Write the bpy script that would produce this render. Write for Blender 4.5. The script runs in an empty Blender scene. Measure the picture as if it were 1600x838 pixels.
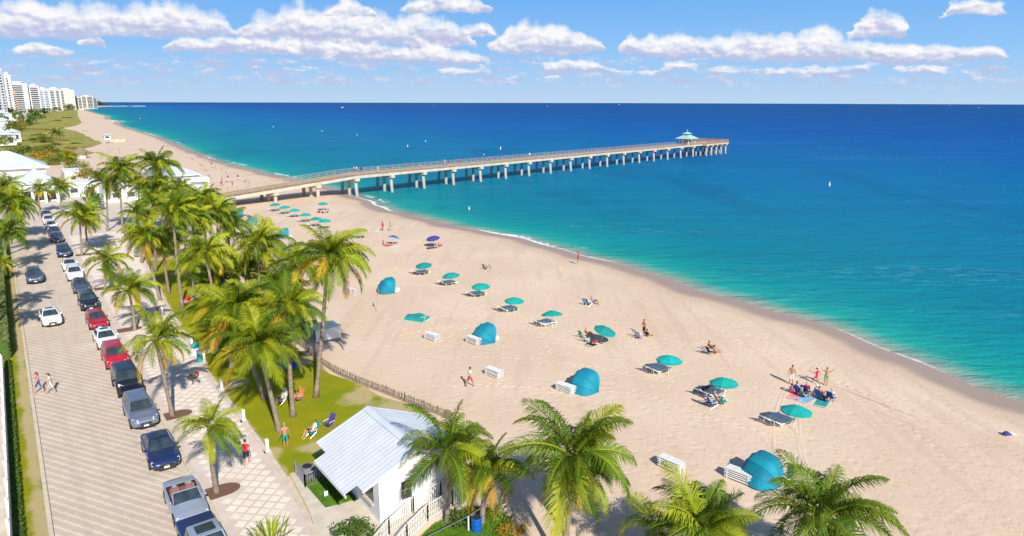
import bpy, bmesh, math, random
from mathutils import Vector, Matrix, noise
random.seed(7)
SC = bpy.context.scene
COL = SC.collection
rad = math.radians

# ------------------------------------------------------------------ camera
CAM_H, PITCH, ROLL = 23.0, rad(13.669), rad(0.15)
fwd = Vector((0, math.cos(PITCH), -math.sin(PITCH)))
up0 = Vector((0, math.sin(PITCH), math.cos(PITCH)))
rgt = Vector((1, 0, 0)) * math.cos(ROLL) + up0 * math.sin(ROLL)
upv = Vector((-1, 0, 0)) * math.sin(ROLL) + up0 * math.cos(ROLL)
cd = bpy.data.cameras.new('camera')
cam = bpy.data.objects.new('camera', cd)
COL.objects.link(cam)
cam.matrix_world = Matrix(((rgt.x, upv.x, -fwd.x, 0), (rgt.y, upv.y, -fwd.y, 0), (rgt.z, upv.z, -fwd.z, CAM_H), (0, 0, 0, 1)))
cd.sensor_fit = 'HORIZONTAL'; cd.sensor_width = 36.0; cd.lens = 24.0
cd.clip_start = 0.5; cd.clip_end = 60000
SC.camera = cam

# ------------------------------------------------------------------ light, sky, exposure
SUN_EL = rad(36.0)
SUN_DIR = Vector((0.38, -0.925, 0)).normalized() * math.cos(SUN_EL) + Vector((0, 0, math.sin(SUN_EL)))
sl = bpy.data.lights.new('sun', 'SUN'); sl.energy = 5.0; sl.angle = rad(0.53); sl.color = (1.0, 0.94, 0.84)
so = bpy.data.objects.new('sun', sl); COL.objects.link(so)
so.rotation_euler = SUN_DIR.to_track_quat('Z', 'Y').to_euler(); so.location = (0, -40, 80)
SC.view_settings.view_transform = 'Standard'; SC.view_settings.look = 'None'
SC.view_settings.exposure = 0.25; SC.view_settings.gamma = 1.0
try: SC.view_settings.use_curve_mapping = False
except Exception: pass
SC.render.engine = 'CYCLES'
SC.cycles.use_denoising = True
SC.cycles.max_bounces = 6; SC.cycles.diffuse_bounces = 3; SC.cycles.glossy_bounces = 2
SC.cycles.transmission_bounces = 3; SC.cycles.transparent_max_bounces = 4
SC.cycles.sample_clamp_indirect = 4.0
SC.cycles.caustics_reflective = False; SC.cycles.caustics_refractive = False

W = bpy.data.worlds.new('World'); SC.world = W; W.use_nodes = True
nt = W.node_tree; nt.nodes.clear(); NN = nt.nodes; LL = nt.links
def wm(op, a, b=None, c=None, clamp=False):
    n = NN.new('ShaderNodeMath'); n.operation = op; n.use_clamp = clamp
    for i, v in enumerate((a, b, c)):
        if v is None: continue
        if isinstance(v, (int, float)): n.inputs[i].default_value = v
        else: LL.new(v, n.inputs[i])
    return n.outputs[0]
def wsm(v, lo, hi):
    n = NN.new('ShaderNodeMapRange'); n.interpolation_type = 'SMOOTHSTEP'
    LL.new(v, n.inputs['Value']); n.inputs['From Min'].default_value = lo; n.inputs['From Max'].default_value = hi
    return n.outputs['Result']
def wnoise(x, y, z, sx, sy, det=5, rough=0.55, ox=0.0, oy=0.0):
    cb = NN.new('ShaderNodeCombineXYZ')
    LL.new(wm('MULTIPLY_ADD', x, sx, ox), cb.inputs[0]); LL.new(wm('MULTIPLY_ADD', y, sy, oy), cb.inputs[1]); cb.inputs[2].default_value = z
    n = NN.new('ShaderNodeTexNoise'); n.inputs['Scale'].default_value = 1.0
    n.inputs['Detail'].default_value = det; n.inputs['Roughness'].default_value = rough
    LL.new(cb.outputs[0], n.inputs['Vector'])
    return n.outputs['Fac']
sky = NN.new('ShaderNodeTexSky'); sky.sky_type = 'NISHITA'; sky.sun_disc = False
sky.sun_elevation = SUN_EL; sky.sun_rotation = math.atan2(SUN_DIR.x, SUN_DIR.y)
sky.altitude = 20; sky.air_density = 1.0; sky.dust_density = 0.0; sky.ozone_density = 1.6
hs = NN.new('ShaderNodeHueSaturation'); hs.inputs['Saturation'].default_value = 1.15; hs.inputs['Value'].default_value = 1.0
LL.new(sky.outputs[0], hs.inputs['Color'])
# marine haze: the lower sky fades to pale blue all round the horizon
tc = NN.new('ShaderNodeTexCoord'); sx = NN.new('ShaderNodeSeparateXYZ'); LL.new(tc.outputs['Generated'], sx.inputs[0])
hz = NN.new('ShaderNodeValToRGB'); LL.new(wm('MULTIPLY', sx.outputs[2], 2.0, None, True), hz.inputs[0]); er = hz.color_ramp.elements
for k_ in range(3): er.new(0.5)
for e_, (p_, c_) in zip(er, [(0.0, (4.3,5.7,7.3)), (.05, (3.6,5.4,7.6)), (.13, (2.5,4.8,7.9)), (.29, (1.35,3.7,7.6)), (1.0, (.6,2.1,5.4))]): e_.position = p_; e_.color = (*c_, 1)
hmx = NN.new('ShaderNodeMix'); hmx.data_type = 'RGBA'; LL.new(wm('SUBTRACT', 1.0, wsm(sx.outputs[2], 0.16, 0.55)), hmx.inputs[0])
LL.new(hs.outputs[0], hmx.inputs[6]); LL.new(hz.outputs[0], hmx.inputs[7])
bg = NN.new('ShaderNodeBackground'); LL.new(hmx.outputs[2], bg.inputs['Color']); bg.inputs['Strength'].default_value = 0.10
# cumulus rows: (azimuth, base elevation, half width, height) in units of about a thousandth of a radian,
# azimuth 0 = straight out over the water; the pattern repeats round the horizon
CLOUDS = [(-855,105,85,42),(-760,104,95,43),(-650,102,105,44),(-540,104,100,42),(-458,103,38,27),
 (-352,103,34,28),(-300,95,105,44),(-212,92,88,40),(-140,90,72,38),(-55,104,36,16),
 (-480,79,52,20),(-395,78,98,22),(-290,72,108,23),(-175,66,118,25),(-95,58,60,15),
 (45,77,72,38),(105,79,42,22),(5,80,34,20),(185,78,26,22),(243,73,55,30),(287,74,28,22),
 (360,68,62,36),(462,68,80,40),(545,70,68,22),(595,62,56,25),(655,68,56,20),(715,70,50,16),
 (560,106,42,32),(-245,133,38,20),(-100,139,70,20),(695,139,52,18),(-725,71,46,15),(-640,86,22,14),
 (100,49,62,14),(255,53,22,12),(330,46,60,9),(440,44,75,10),(525,48,40,10),(640,46,60,10),(200,40,55,7),(-70,43,55,9),(30,35,60,6),(-330,48,90,5),(-640,57,40,5),(-520,55,30,6)]
azr = wm('ARCTAN2', sx.outputs[0], sx.outputs[1])
az0 = wm('MULTIPLY', azr, 1100.0)
azw = wm('WRAP', azr, math.pi / 4, -math.pi / 4)      # four repeats to the full circle
azp = wm('MULTIPLY', wm('TANGENT', azw), 1098.0)
hor = wm('SQRT', wm('SUBTRACT', 1.0, wm('MULTIPLY', sx.outputs[2], sx.outputs[2])))
el0 = wm('DIVIDE', wm('MULTIPLY', wm('DIVIDE', sx.outputs[2], wm('MAXIMUM', hor, 0.01)), 1150.0), wm('COSINE', azw))
n1 = wnoise(az0, el0, 1.0, 0.028, 0.042, 4, 0.52)
n2 = wnoise(az0, el0, 7.0, 0.030, 0.045, 4, 0.52)
n3 = wnoise(az0, el0, 3.0, 0.030, 0.040, 5, 0.5)
azd = wm('MULTIPLY_ADD', wm('SUBTRACT', n1, 0.5), 46.0, azp)
eld = wm('MULTIPLY_ADD', wm('SUBTRACT', n2, 0.5), 22.0, el0)
def wcurve(fac, fn):
    n = NN.new('ShaderNodeFloatCurve'); cm = n.mapping; cv = cm.curves[0]; K = 100
    cv.points[0].location = (0, fn(-1098)); cv.points[1].location = (1, fn(1098))
    for k in range(1, K): cv.points.new(k/K, fn(-1098+2196*k/K))
    for p_ in cv.points: p_.handle_type = 'VECTOR'
    cm.update(); LL.new(fac, n.inputs['Value']); return n.outputs[0]
LAYERS = []
for c_ in CLOUDS:                              # sort the clouds into layers that do not overlap
    for ly in LAYERS:
        if all(abs(c_[0]-d_[0]) > (c_[2]+d_[2])*1.35 or abs(c_[1]-d_[1]) < 14 for d_ in ly): ly.append(c_); break
    else: LAYERS.append([c_])
def prof_h(ly, x): return max([0.02] + [math.sqrt(max(0, 1-((x-a_)/(w_*1.12))**2))*h_*1.16 for a_, b_, w_, h_ in ly])/60.0
def prof_b(ly, x):
    ws = [(max(1e-4, 1-((x-a_)/(w_*1.12))**2)**2 + 1e-3/(1+((x-a_)/40)**2), b_) for a_, b_, w_, h_ in ly]
    return sum(w_*b_ for w_, b_ in ws)/sum(w_ for w_, b_ in ws)/160.0
nlump = wnoise(az0, wm('MULTIPLY', el0, 0.0), 33.0, 0.030, 1.0, 3, 0.5)
lump = wm('MULTIPLY_ADD', nlump, 1.5, 0.32)
fac = wm('MULTIPLY_ADD', azd, 1/2196.0, 0.5, True)
mx = num = den = None
for ly in LAYERS:
    ch = wm('MAXIMUM', wm('MULTIPLY', wm('MULTIPLY', wcurve(fac, lambda x: prof_h(ly, x)), 60.0), lump), 0.5)
    cb_ = wm('MULTIPLY', wcurve(fac, lambda x: prof_b(ly, x)), 160.0)
    dy = wm('DIVIDE', wm('SUBTRACT', wm('SUBTRACT', eld, cb_), wm('MULTIPLY', ch, 0.12)), ch)
    dd = wm('MAXIMUM', dy, wm('MULTIPLY', dy, -3.6))
    thin = wsm(ch, 5.0, 15.0)
    m = wm('MULTIPLY', wm('MAXIMUM', wm('SUBTRACT', 1.0, wm('MULTIPLY', dd, dd)), 0.0), thin)
    q = wm('MULTIPLY', m, m)
    mx = m if mx is None else wm('MAXIMUM', mx, m)
    num = wm('MULTIPLY', q, dy) if num is None else wm('MULTIPLY_ADD', q, dy, num)
    den = q if den is None else wm('ADD', den, q)
rel = wm('DIVIDE', num, wm('MAXIMUM', den, 0.0001))
dens = wm('MULTIPLY_ADD', wm('SUBTRACT', n3, 0.5), 1.25, mx)
alpha = wm('MULTIPLY', wsm(dens, 0.08, 0.86), wsm(mx, 0.0, 0.25))
# scattered scraps in the far band and a loose deck overhead
n4 = wnoise(az0, el0, 12.0, 0.024, 0.075, 6, 0.6)
band = wm('MULTIPLY', wsm(el0, 18.0, 34.0), wm('SUBTRACT', 1.0, wsm(el0, 58.0, 84.0)))
scr = wm('MULTIPLY', wm('MULTIPLY', wsm(n4, 0.43, 0.62), band), 0.78)
zz = wm('MAXIMUM', sx.outputs[2], 0.05)
n5 = wnoise(wm('DIVIDE', sx.outputs[0], zz), wm('DIVIDE', sx.outputs[1], zz), 5.0, 1.3, 1.3, 6, 0.55)
over = wm('MULTIPLY', wsm(n5, 0.53, 0.66), wsm(el0, 170.0, 300.0))
alpha_all = wm('MAXIMUM', wm('MAXIMUM', alpha, scr), over)
n6a = wnoise(az0, el0, 21.0, 0.04, 0.055, 5, 0.55)
n6b = wnoise(az0, el0, 21.0, 0.04, 0.055, 5, 0.55, 0.14, 0.30)
relief = wm('MULTIPLY', wm('SUBTRACT', n6a, n6b), 1.5)
lit = wsm(wm('ADD', wm('ADD', rel, relief), wm('MULTIPLY', wm('SUBTRACT', n3, 0.5), 0.45)), -0.12, 0.60)
cmix = NN.new('ShaderNodeMix'); cmix.data_type = 'RGBA'
LL.new(lit, cmix.inputs[0])
cmix.inputs[6].default_value = (4.2, 4.7, 6.6, 1); cmix.inputs[7].default_value = (8.3, 8.15, 8.15, 1)
cbg = NN.new('ShaderNodeBackground'); LL.new(cmix.outputs[2], cbg.inputs['Color']); cbg.inputs['Strength'].default_value = 0.10
msh = NN.new('ShaderNodeMixShader'); LL.new(alpha_all, msh.inputs[0]); LL.new(bg.outputs[0], msh.inputs[1]); LL.new(cbg.outputs[0], msh.inputs[2])
W.cycles.sampling_method = 'MANUAL'; W.cycles.sample_map_resolution = 256
wout = NN.new('ShaderNodeOutputWorld'); LL.new(msh.outputs[0], wout.inputs['Surface'])

# ------------------------------------------------------------------ helpers
ROAD_A = rad(36.618)
def RD(s, t, z=0.0):                       # road frame: s metres up the street, t metres towards the sea
    return Vector((-math.sin(ROAD_A) * s + math.cos(ROAD_A) * t, math.cos(ROAD_A) * s + math.sin(ROAD_A) * t, z))
def new_obj(name, me, parent=None, loc=(0, 0, 0), rz=0.0):
    o = bpy.data.objects.new(name, me); COL.objects.link(o)
    o.location = loc; o.rotation_euler = (0, 0, rz)
    if parent is not None: o.parent = parent
    return o
def tag(o, label=None, cat=None, group=None, kind=None):
    if label: o['label'] = label
    if cat: o['category'] = cat
    if group: o['group'] = group
    if kind: o['kind'] = kind
    return o
def thing(name, label, cat, loc=(0, 0, 0), rz=0.0, group=None):
    if len(loc) == 2: loc = (loc[0], loc[1], 0.0)
    return tag(new_obj(name, None, None, loc, rz), label, cat, group)
def copy_tree(o, parent=None):
    c = o.copy(); COL.objects.link(c); c.parent = parent
    for ch in o.children: copy_tree(ch, c)
    return c
class MB:
    def __init__(s): s.v = []; s.f = []; s.m = []
    def add(s, vs, fs, mi=0, M=None):
        b = len(s.v)
        s.v += [tuple(M @ Vector(p)) for p in vs] if M is not None else [tuple(p) for p in vs]
        s.f += [tuple(b + i for i in f) for f in fs]; s.m += [mi] * len(fs)
        return s
    def box(s, x0, x1, y0, y1, z0, z1, mi=0, M=None):
        return s.add([(x0,y0,z0),(x1,y0,z0),(x1,y1,z0),(x0,y1,z0),(x0,y0,z1),(x1,y0,z1),(x1,y1,z1),(x0,y1,z1)],
              [(3,2,1,0),(4,5,6,7),(0,1,5,4),(1,2,6,5),(2,3,7,6),(3,0,4,7)], mi, M)
    def quad(s, a, b, c, d, mi=0): return s.add([a, b, c, d], [(0, 1, 2, 3)], mi)
    def tube(s, pts, r, n=6, mi=0, cap=True, M=None):
        pts = [Vector(p) for p in pts]; k = len(pts)
        rs = r if isinstance(r, (list, tuple)) else [r] * k
        vs = []; fs = []; prev = None
        for i, p in enumerate(pts):
            d = (pts[min(i + 1, k - 1)] - pts[max(i - 1, 0)])
            d = d.normalized() if d.length > 1e-9 else Vector((0, 0, 1))
            if prev is None:
                ref = Vector((0, 0, 1)) if abs(d.z) < 0.9 else Vector((1, 0, 0)); a = d.cross(ref).normalized()
            else:
                a = prev - d * prev.dot(d); a = a.normalized() if a.length > 1e-6 else d.orthogonal().normalized()
            prev = a; b = d.cross(a)
            for j in range(n):
                an = 2 * math.pi * j / n
                vs.append(p + (a * math.cos(an) + b * math.sin(an)) * rs[i])
        for i in range(k - 1):
            for j in range(n):
                j2 = (j + 1) % n; fs.append((i*n+j, i*n+j2, (i+1)*n+j2, (i+1)*n+j))
        if cap: fs.append(tuple(reversed(range(n)))); fs.append(tuple(range((k-1)*n, k*n)))
        return s.add(vs, fs, mi, M)
    def lathe(s, prof, n=12, mi=0, M=None, cap=True):
        vs = []; fs = []; k = len(prof)
        for (r, z) in prof:
            for j in range(n):
                a = 2*math.pi*j/n; vs.append((r*math.cos(a), r*math.sin(a), z))
        for i in range(k-1):
            for j in range(n):
                j2 = (j+1) % n; fs.append((i*n+j, i*n+j2, (i+1)*n+j2, (i+1)*n+j))
        if cap: fs.append(tuple(reversed(range(n)))); fs.append(tuple(range((k-1)*n, k*n)))
        return s.add(vs, fs, mi, M)
    def prism(s, poly, z0, z1, mi=0, M=None):
        n = len(poly)
        vs = [(p[0], p[1], z0) for p in poly] + [(p[0], p[1], z1) for p in poly]
        fs = [tuple(reversed(range(n))), tuple(range(n, 2*n))] + [(i, (i+1) % n, n+(i+1) % n, n+i) for i in range(n)]
        return s.add(vs, fs, mi, M)
    def grid(s, rows, mi=0, closed=False):
        nr = len(rows); nc = len(rows[0]); vs = [p for r in rows for p in r]; fs = []
        for i in range(nr-1):
            for j in range(nc if closed else nc-1):
                j2 = (j+1) % nc; fs.append((i*nc+j, i*nc+j2, (i+1)*nc+j2, (i+1)*nc+j))
        return s.add(vs, fs, mi)
    def mesh(s, name, mats, smooth=False):
        me = bpy.data.meshes.new(name); me.from_pydata(s.v, [], s.f)
        for m in (mats if isinstance(mats, (list, tuple)) else [mats]): me.materials.append(m)
        if any(s.m): me.polygons.foreach_set('material_index', s.m)
        if smooth: me.polygons.foreach_set('use_smooth', [True]*len(me.polygons))
        me.update(); return me
    def build(s, name, mats, parent=None, loc=(0, 0, 0), rz=0.0, smooth=False):
        return new_obj(name, s.mesh(name, mats, smooth), parent, loc, rz)

# ------------------------------------------------------------------ materials
def mat(name, c1, c2=None, scale=4.0, rough=0.8, bump=0.0, bscale=None, metallic=0.0, spec=0.4, rand=0.0, detail=4.0, coord='Object', lo=0.35, hi=0.65, stretch=None, trans=0.0, coat=0.0):
    m = bpy.data.materials.new(name); m.use_nodes = True; t = m.node_tree; N = t.nodes; L = t.links
    p = N['Principled BSDF']; p.inputs['Roughness'].default_value = rough; p.inputs['Metallic'].default_value = metallic
    p.inputs['Specular IOR Level'].default_value = spec
    if coat: p.inputs['Coat Weight'].default_value = coat; p.inputs['Coat Roughness'].default_value = 0.05
    p.inputs['Base Color'].default_value = (*c1, 1)
    co = None
    if c2 is not None or bump:
        tcn = N.new('ShaderNodeTexCoord'); co = tcn.outputs[coord]
        if stretch:
            mp = N.new('ShaderNodeMapping'); mp.inputs['Scale'].default_value = stretch; L.new(co, mp.inputs[0]); co = mp.outputs[0]
    last = None
    if c2 is not None:
        nz = N.new('ShaderNodeTexNoise'); nz.inputs['Scale'].default_value = scale; nz.inputs['Detail'].default_value = detail; L.new(co, nz.inputs['Vector'])
        mr = N.new('ShaderNodeMapRange'); mr.inputs['From Min'].default_value = lo; mr.inputs['From Max'].default_value = hi; L.new(nz.outputs['Fac'], mr.inputs['Value'])
        mx_ = N.new('ShaderNodeMix'); mx_.data_type = 'RGBA'; L.new(mr.outputs[0], mx_.inputs[0])
        mx_.inputs[6].default_value = (*c1, 1); mx_.inputs[7].default_value = (*c2, 1); last = mx_.outputs[2]
    if rand:
        oi = N.new('ShaderNodeObjectInfo'); h = N.new('ShaderNodeHueSaturation')
        if last is None: h.inputs['Color'].default_value = (*c1, 1)
        else: L.new(last, h.inputs['Color'])
        r1 = N.new('ShaderNodeMapRange'); r1.inputs['To Min'].default_value = 1 - rand; r1.inputs['To Max'].default_value = 1 + rand
        L.new(oi.outputs['Random'], r1.inputs['Value']); L.new(r1.outputs[0], h.inputs['Value'])
        r2 = N.new('ShaderNodeMapRange'); r2.inputs['To Min'].default_value = 0.5 + rand*0.06; r2.inputs['To Max'].default_value = 0.5 - rand*0.06
        ml = N.new('ShaderNodeMath'); ml.operation = 'MULTIPLY_ADD'; ml.inputs[1].default_value = 7.31; ml.inputs[2].default_value = 0.0
        fr = N.new('ShaderNodeMath'); fr.operation = 'FRACT'; L.new(oi.outputs['Random'], ml.inputs[0]); L.new(ml.outputs[0], fr.inputs[0])
        L.new(fr.outputs[0], r2.inputs['Value']); L.new(r2.outputs[0], h.inputs['Hue']); last = h.outputs[0]
    if last is not None: L.new(last, p.inputs['Base Color'])
    if bump:
        nb = N.new('ShaderNodeTexNoise'); nb.inputs['Scale'].default_value = bscale or scale*4; nb.inputs['Detail'].default_value = 5; L.new(co, nb.inputs['Vector'])
        bp = N.new('ShaderNodeBump'); bp.inputs['Strength'].default_value = 1.0; bp.inputs['Distance'].default_value = bump; L.new(nb.outputs['Fac'], bp.inputs['Height']); L.new(bp.outputs[0], p.inputs['Normal'])
    if trans:
        tr = N.new('ShaderNodeBsdfTranslucent'); ms = N.new('ShaderNodeMixShader'); ms.inputs[0].default_value = trans
        if last is not None: L.new(last, tr.inputs['Color'])
        else: tr.inputs['Color'].default_value = (*c1, 1)
        L.new(p.outputs[0], ms.inputs[1]); L.new(tr.outputs[0], ms.inputs[2]); L.new(ms.outputs[0], N['Material Output'].inputs['Surface'])
    return m
M = {}
M['white'] = mat('white_paint', (.80,.80,.79), (.70,.70,.69), 1.5, .55, rand=.03)
M['white_wall'] = mat('white_stucco', (.80,.80,.80), (.72,.71,.70), .7, .85, .004, 60)
M['white_plastic'] = mat('white_plastic', (.80,.80,.78), (.72,.72,.70), 3, .45)
M['metal_roof'] = mat('pale_metal_roof', (.66,.70,.74), (.60,.64,.69), .8, .45, metallic=.05, rand=.03)
M['white_roof'] = mat('white_metal_roof', (.56,.61,.67), (.50,.55,.61), .35, .5)
M['concrete'] = mat('concrete', (.66,.59,.48), (.56,.49,.40), 1.2, .9, .003, 50)
M['kerb'] = mat('kerb_concrete', (.66,.58,.46), (.54,.46,.36), 2.0, .9, .003, 40)
M['pier_conc'] = mat('pier_concrete', (.66,.57,.45), (.50,.43,.35), .5, .9, .005, 12)
M['pile'] = mat('pile_concrete', (.58,.53,.45), (.40,.35,.29), .6, .9, .006, 10, stretch=(1,1,.25))
M['deck_wood'] = mat('deck_wood', (.50,.38,.27), (.40,.30,.21), 2.5, .85, .004, 25, rand=.10)
M['rail_wood'] = mat('rail_wood', (.46,.36,.25), (.37,.28,.19), 3, .85, rand=.08)
M['end_wood'] = mat('end_wood', (.48,.26,.17), (.38,.21,.14), 3, .85, rand=.10)
M['teal'] = mat('teal_canvas', (.006,.38,.35), (.004,.32,.30), 2.5, .75, .02, 3.0, rand=.22, trans=.12)
M['teal_shell'] = mat('teal_shell_canvas', (.006,.27,.38), (.004,.235,.34), 2.0, .75, .03, 2.2, rand=.10, trans=.10)
M['pav_roof'] = mat('pale_teal_metal_roof', (.36,.58,.54), (.31,.53,.49), 2, .5)
M['tan_wall'] = mat('tan_wall', (.62,.50,.38), (.55,.44,.33), 1.2, .85)
M['dark_grey'] = mat('dark_grey_metal', (.045,.047,.05), (.035,.036,.04), 6, .5)
M['grey_metal'] = mat('grey_metal', (.35,.36,.38), (.28,.29,.31), 4, .45, metallic=.4)
M['black'] = mat('black_rubber', (.018,.018,.02), (.026,.026,.028), 9, .8)
M['steel'] = mat('bright_steel', (.62,.63,.65), (.52,.53,.56), 6, .3, metallic=.8)
M['glass'] = mat('dark_car_glass', (.016,.028,.045), (.05,.07,.085), 1.6, .06, spec=.8)
M['win'] = mat('dark_window_glass', (.05,.06,.08), (.09,.10,.12), .6, .12, spec=.6)
M['bluewin'] = mat('blue_tinted_glass', (.16,.26,.42), (.22,.33,.48), .05, .15, spec=.6)
M['mulch'] = mat('brown_mulch', (.15,.075,.05), (.22,.12,.085), 9, .95, .03, 30)
M['paver_light'] = mat('cream_pavers', (.84,.74,.62), (.76,.66,.55), 7, .9, .003, 60, rand=.06)
M['hedge'] = mat('clipped_hedge_leaf', (.055,.12,.012), (.10,.17,.02), 5, .6, trans=.2)
M['hedge_pale'] = mat('pale_hedge_leaf', (.16,.21,.06), (.24,.28,.10), 2.5, .7, trans=.2)
M['bush'] = mat('bush_leaf', (.10,.16,.012), (.25,.26,.02), .9, .6, rand=.18, trans=.25)
M['bush_gold'] = mat('golden_bush_leaf', (.34,.28,.02), (.42,.26,.03), .9, .6, rand=.12, trans=.25)
M['tree_leaf'] = mat('sea_grape_leaf', (.04,.13,.015), (.09,.20,.02), 1.0, .55, rand=.12, trans=.2)
M['grass_blade'] = mat('bright_grass_blade', (.10,.24,.012), (.16,.30,.02), 1.2, .65, trans=.25)
M['bark'] = mat('palm_bark', (.34,.27,.21), (.20,.155,.12), 3.0, .9, .02, 14, stretch=(1,1,3.5), rand=.15)
M['boots'] = mat('dry_palm_fibre', (.20,.11,.05), (.32,.19,.09), 9, .95, .02, 30)
M['wood'] = mat('weathered_wood', (.30,.23,.17), (.22,.17,.13), 5, .9, stretch=(1,1,.3), rand=.15)
M['snow_wood'] = mat('slat_fence_wood', (.42,.33,.25), (.32,.25,.19), 6, .9, rand=.15)
M['coconut'] = mat('coconut_husk', (.28,.22,.03), (.18,.13,.04), 6, .6)
def frond_mat(name, c1, c2, tr=.16):
    return mat(name, c1, c2, 1.1, .62, spec=.22, rand=.20, trans=tr, lo=.3, hi=.7)
M['frond_g'] = frond_mat('green_frond', (.040,.108,.008), (.17,.245,.014))
M['frond_y'] = frond_mat('yellow_green_frond', (.18,.25,.010), (.37,.385,.016))
M['frond_o'] = frond_mat('golden_dying_frond', (.52,.40,.02), (.46,.24,.035))
def col(name, c, rough=.75, c2=None, rand=0): return mat(name, c, c2 or tuple(x*.85 for x in c), 6, rough, rand=rand)
CLOTH = {k: col(k + '_cloth', c) for k, c in dict(white=(.78,.78,.76), red=(.62,.02,.05), blue=(.04,.10,.42), navy=(.02,.03,.10), teal=(.02,.34,.33), green=(.05,.40,.12), orange=(.70,.20,.05), pink=(.72,.20,.32), grey=(.35,.35,.37), black=(.02,.02,.022), lavender=(.46,.40,.66), yellow=(.72,.55,.10), sky=(.20,.48,.72), purple=(.07,.05,.30), beige=(.62,.50,.36), denim=(.05,.13,.34), brown=(.22,.11,.06)).items()}
SKIN = [col('fair_skin', (.62,.36,.25), .55), col('tanned_skin', (.50,.25,.15), .55), col('brown_skin', (.28,.14,.08), .55)]
HAIR = {k: col(k + '_hair', c, .6) for k, c in dict(dark=(.03,.02,.015), brown=(.10,.055,.03), blond=(.45,.30,.12), grey=(.45,.43,.40)).items()}

# ------------------------------------------------------------------ setting: ground, beach, sea
SEA_Z = -0.8
SHORE = [(-500,58),(-60,60),(0,62),(16,64.2),(22,66.1),(29,68.4),(36,69.7),(45,70.9),(54,71.3),(66,72.2),(82,73.4),(98,72.6),(116,70.2),(133,68.4),(151,70.2),(174,73.6),(200,73.2),(227,71.8),(287,71.0),(362,75.3),(440,82),(516,88.2),(717,97.2),(880,108),(960,128),(1054,120),(1300,150),(1500,158),(2200,200),(3000,310),(3400,380),(3560,430),(3620,560),(3660,560),(3720,420),(4400,330),(8000,0),(17000,-900)]
def interp(tab, s):
    if s <= tab[0][0]: return tab[0][1]
    for (a, b), (c, d) in zip(tab, tab[1:]):
        if s <= c:
            k = (s-a)/(c-a); return b + (d-b)*k
    return tab[-1][1]
def shore(s):
    w = 5 + abs(s)*0.02
    return sum(interp(SHORE, s+q*w)*k for q, k in ((-1,.25),(-.5,.25),(0,.0),(.5,.25),(1,.25))) + 0.55*math.sin(s*.21)*math.exp(-abs(s)/900) + .3*math.sin(s*.53+1)
def rows_s():
    s, out = -420.0, []
    while s < 16000:
        out.append(s)
        s += 40 if s < -80 else (1.5 if s < 260 else max(1.5, (s-200)*0.03))
    return out
def attr_sheet(name, rows, material, offs, kind='structure'):
    mb = MB(); mb.grid(rows); me = mb.mesh(name, material, True)
    at = me.attributes.new('off', 'FLOAT', 'POINT'); at.data.foreach_set('value', offs)
    return tag(new_obj(name, me), kind=kind)
class NT:                                   # small node helper
    def __init__(s, name):
        s.m = bpy.data.materials.new(name); s.m.use_nodes = True; s.t = s.m.node_tree; s.N = s.t.nodes; s.L = s.t.links; s.p = s.N['Principled BSDF']
    def put(s, sock, v):
        if isinstance(v, (int, float)): sock.default_value = v
        elif isinstance(v, tuple): sock.default_value = (*v, 1) if len(v) == 3 else v
        else: s.L.new(v, sock)
    def math(s, op, a, b=None, c=None, clamp=False):
        n = s.N.new('ShaderNodeMath'); n.operation = op; n.use_clamp = clamp
        for i, v in enumerate((a, b, c)):
            if v is not None: s.put(n.inputs[i], v)
        return n.outputs[0]
    def sm(s, v, lo, hi, a=0.0, b=1.0):
        n = s.N.new('ShaderNodeMapRange'); n.interpolation_type = 'SMOOTHSTEP'; s.put(n.inputs[0], v)
        for i, q in enumerate((lo, hi, a, b)): n.inputs[i+1].default_value = q
        return n.outputs[0]
    def mix(s, f, a, b):
        n = s.N.new('ShaderNodeMix'); n.data_type = 'RGBA'; s.put(n.inputs[0], f); s.put(n.inputs[6], a); s.put(n.inputs[7], b); return n.outputs[2]
    def coord(s, which='Object', scale=(1,1,1), rz=0.0, loc=(0,0,0)):
        t = s.N.new('ShaderNodeTexCoord'); m = s.N.new('ShaderNodeMapping'); m.inputs['Scale'].default_value = scale; m.inputs['Rotation'].default_value = (0,0,rz); m.inputs['Location'].default_value = loc
        s.L.new(t.outputs[which], m.inputs[0]); return m.outputs[0]
    def noise(s, co, sc, det=4, rough=.55, dist=0.0):
        n = s.N.new('ShaderNodeTexNoise'); s.L.new(co, n.inputs['Vector']); n.inputs['Scale'].default_value = sc; n.inputs['Detail'].default_value = det; n.inputs['Roughness'].default_value = rough; n.inputs['Distortion'].default_value = dist
        return n.outputs['Fac']
    def voro(s, co, sc, feat='F1', rnd=1.0):
        n = s.N.new('ShaderNodeTexVoronoi'); n.feature = feat; s.L.new(co, n.inputs['Vector']); n.inputs['Scale'].default_value = sc; n.inputs['Randomness'].default_value = rnd
        return n.outputs['Distance']
    def attr(s, name):
        n = s.N.new('ShaderNodeAttribute'); n.attribute_name = name; return n.outputs['Fac']
    def ramp(s, f, stops):
        n = s.N.new('ShaderNodeValToRGB'); s.put(n.inputs[0], f); e = n.color_ramp.elements
        while len(e) < len(stops): e.new(0.5)
        for i, (p, c) in enumerate(stops): e[i].position = p; e[i].color = (*c, 1)
        return n.outputs[0]
    def bump(s, h, dist, nrm=None):
        n = s.N.new('ShaderNodeBump'); n.inputs['Distance'].default_value = dist; s.L.new(h, n.inputs['Height'])
        if nrm is not None: s.L.new(nrm, n.inputs['Normal'])
        return n.outputs[0]
    def sep(s, v):
        n = s.N.new('ShaderNodeSeparateXYZ'); s.L.new(v, n.inputs[0]); return n.outputs

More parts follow.
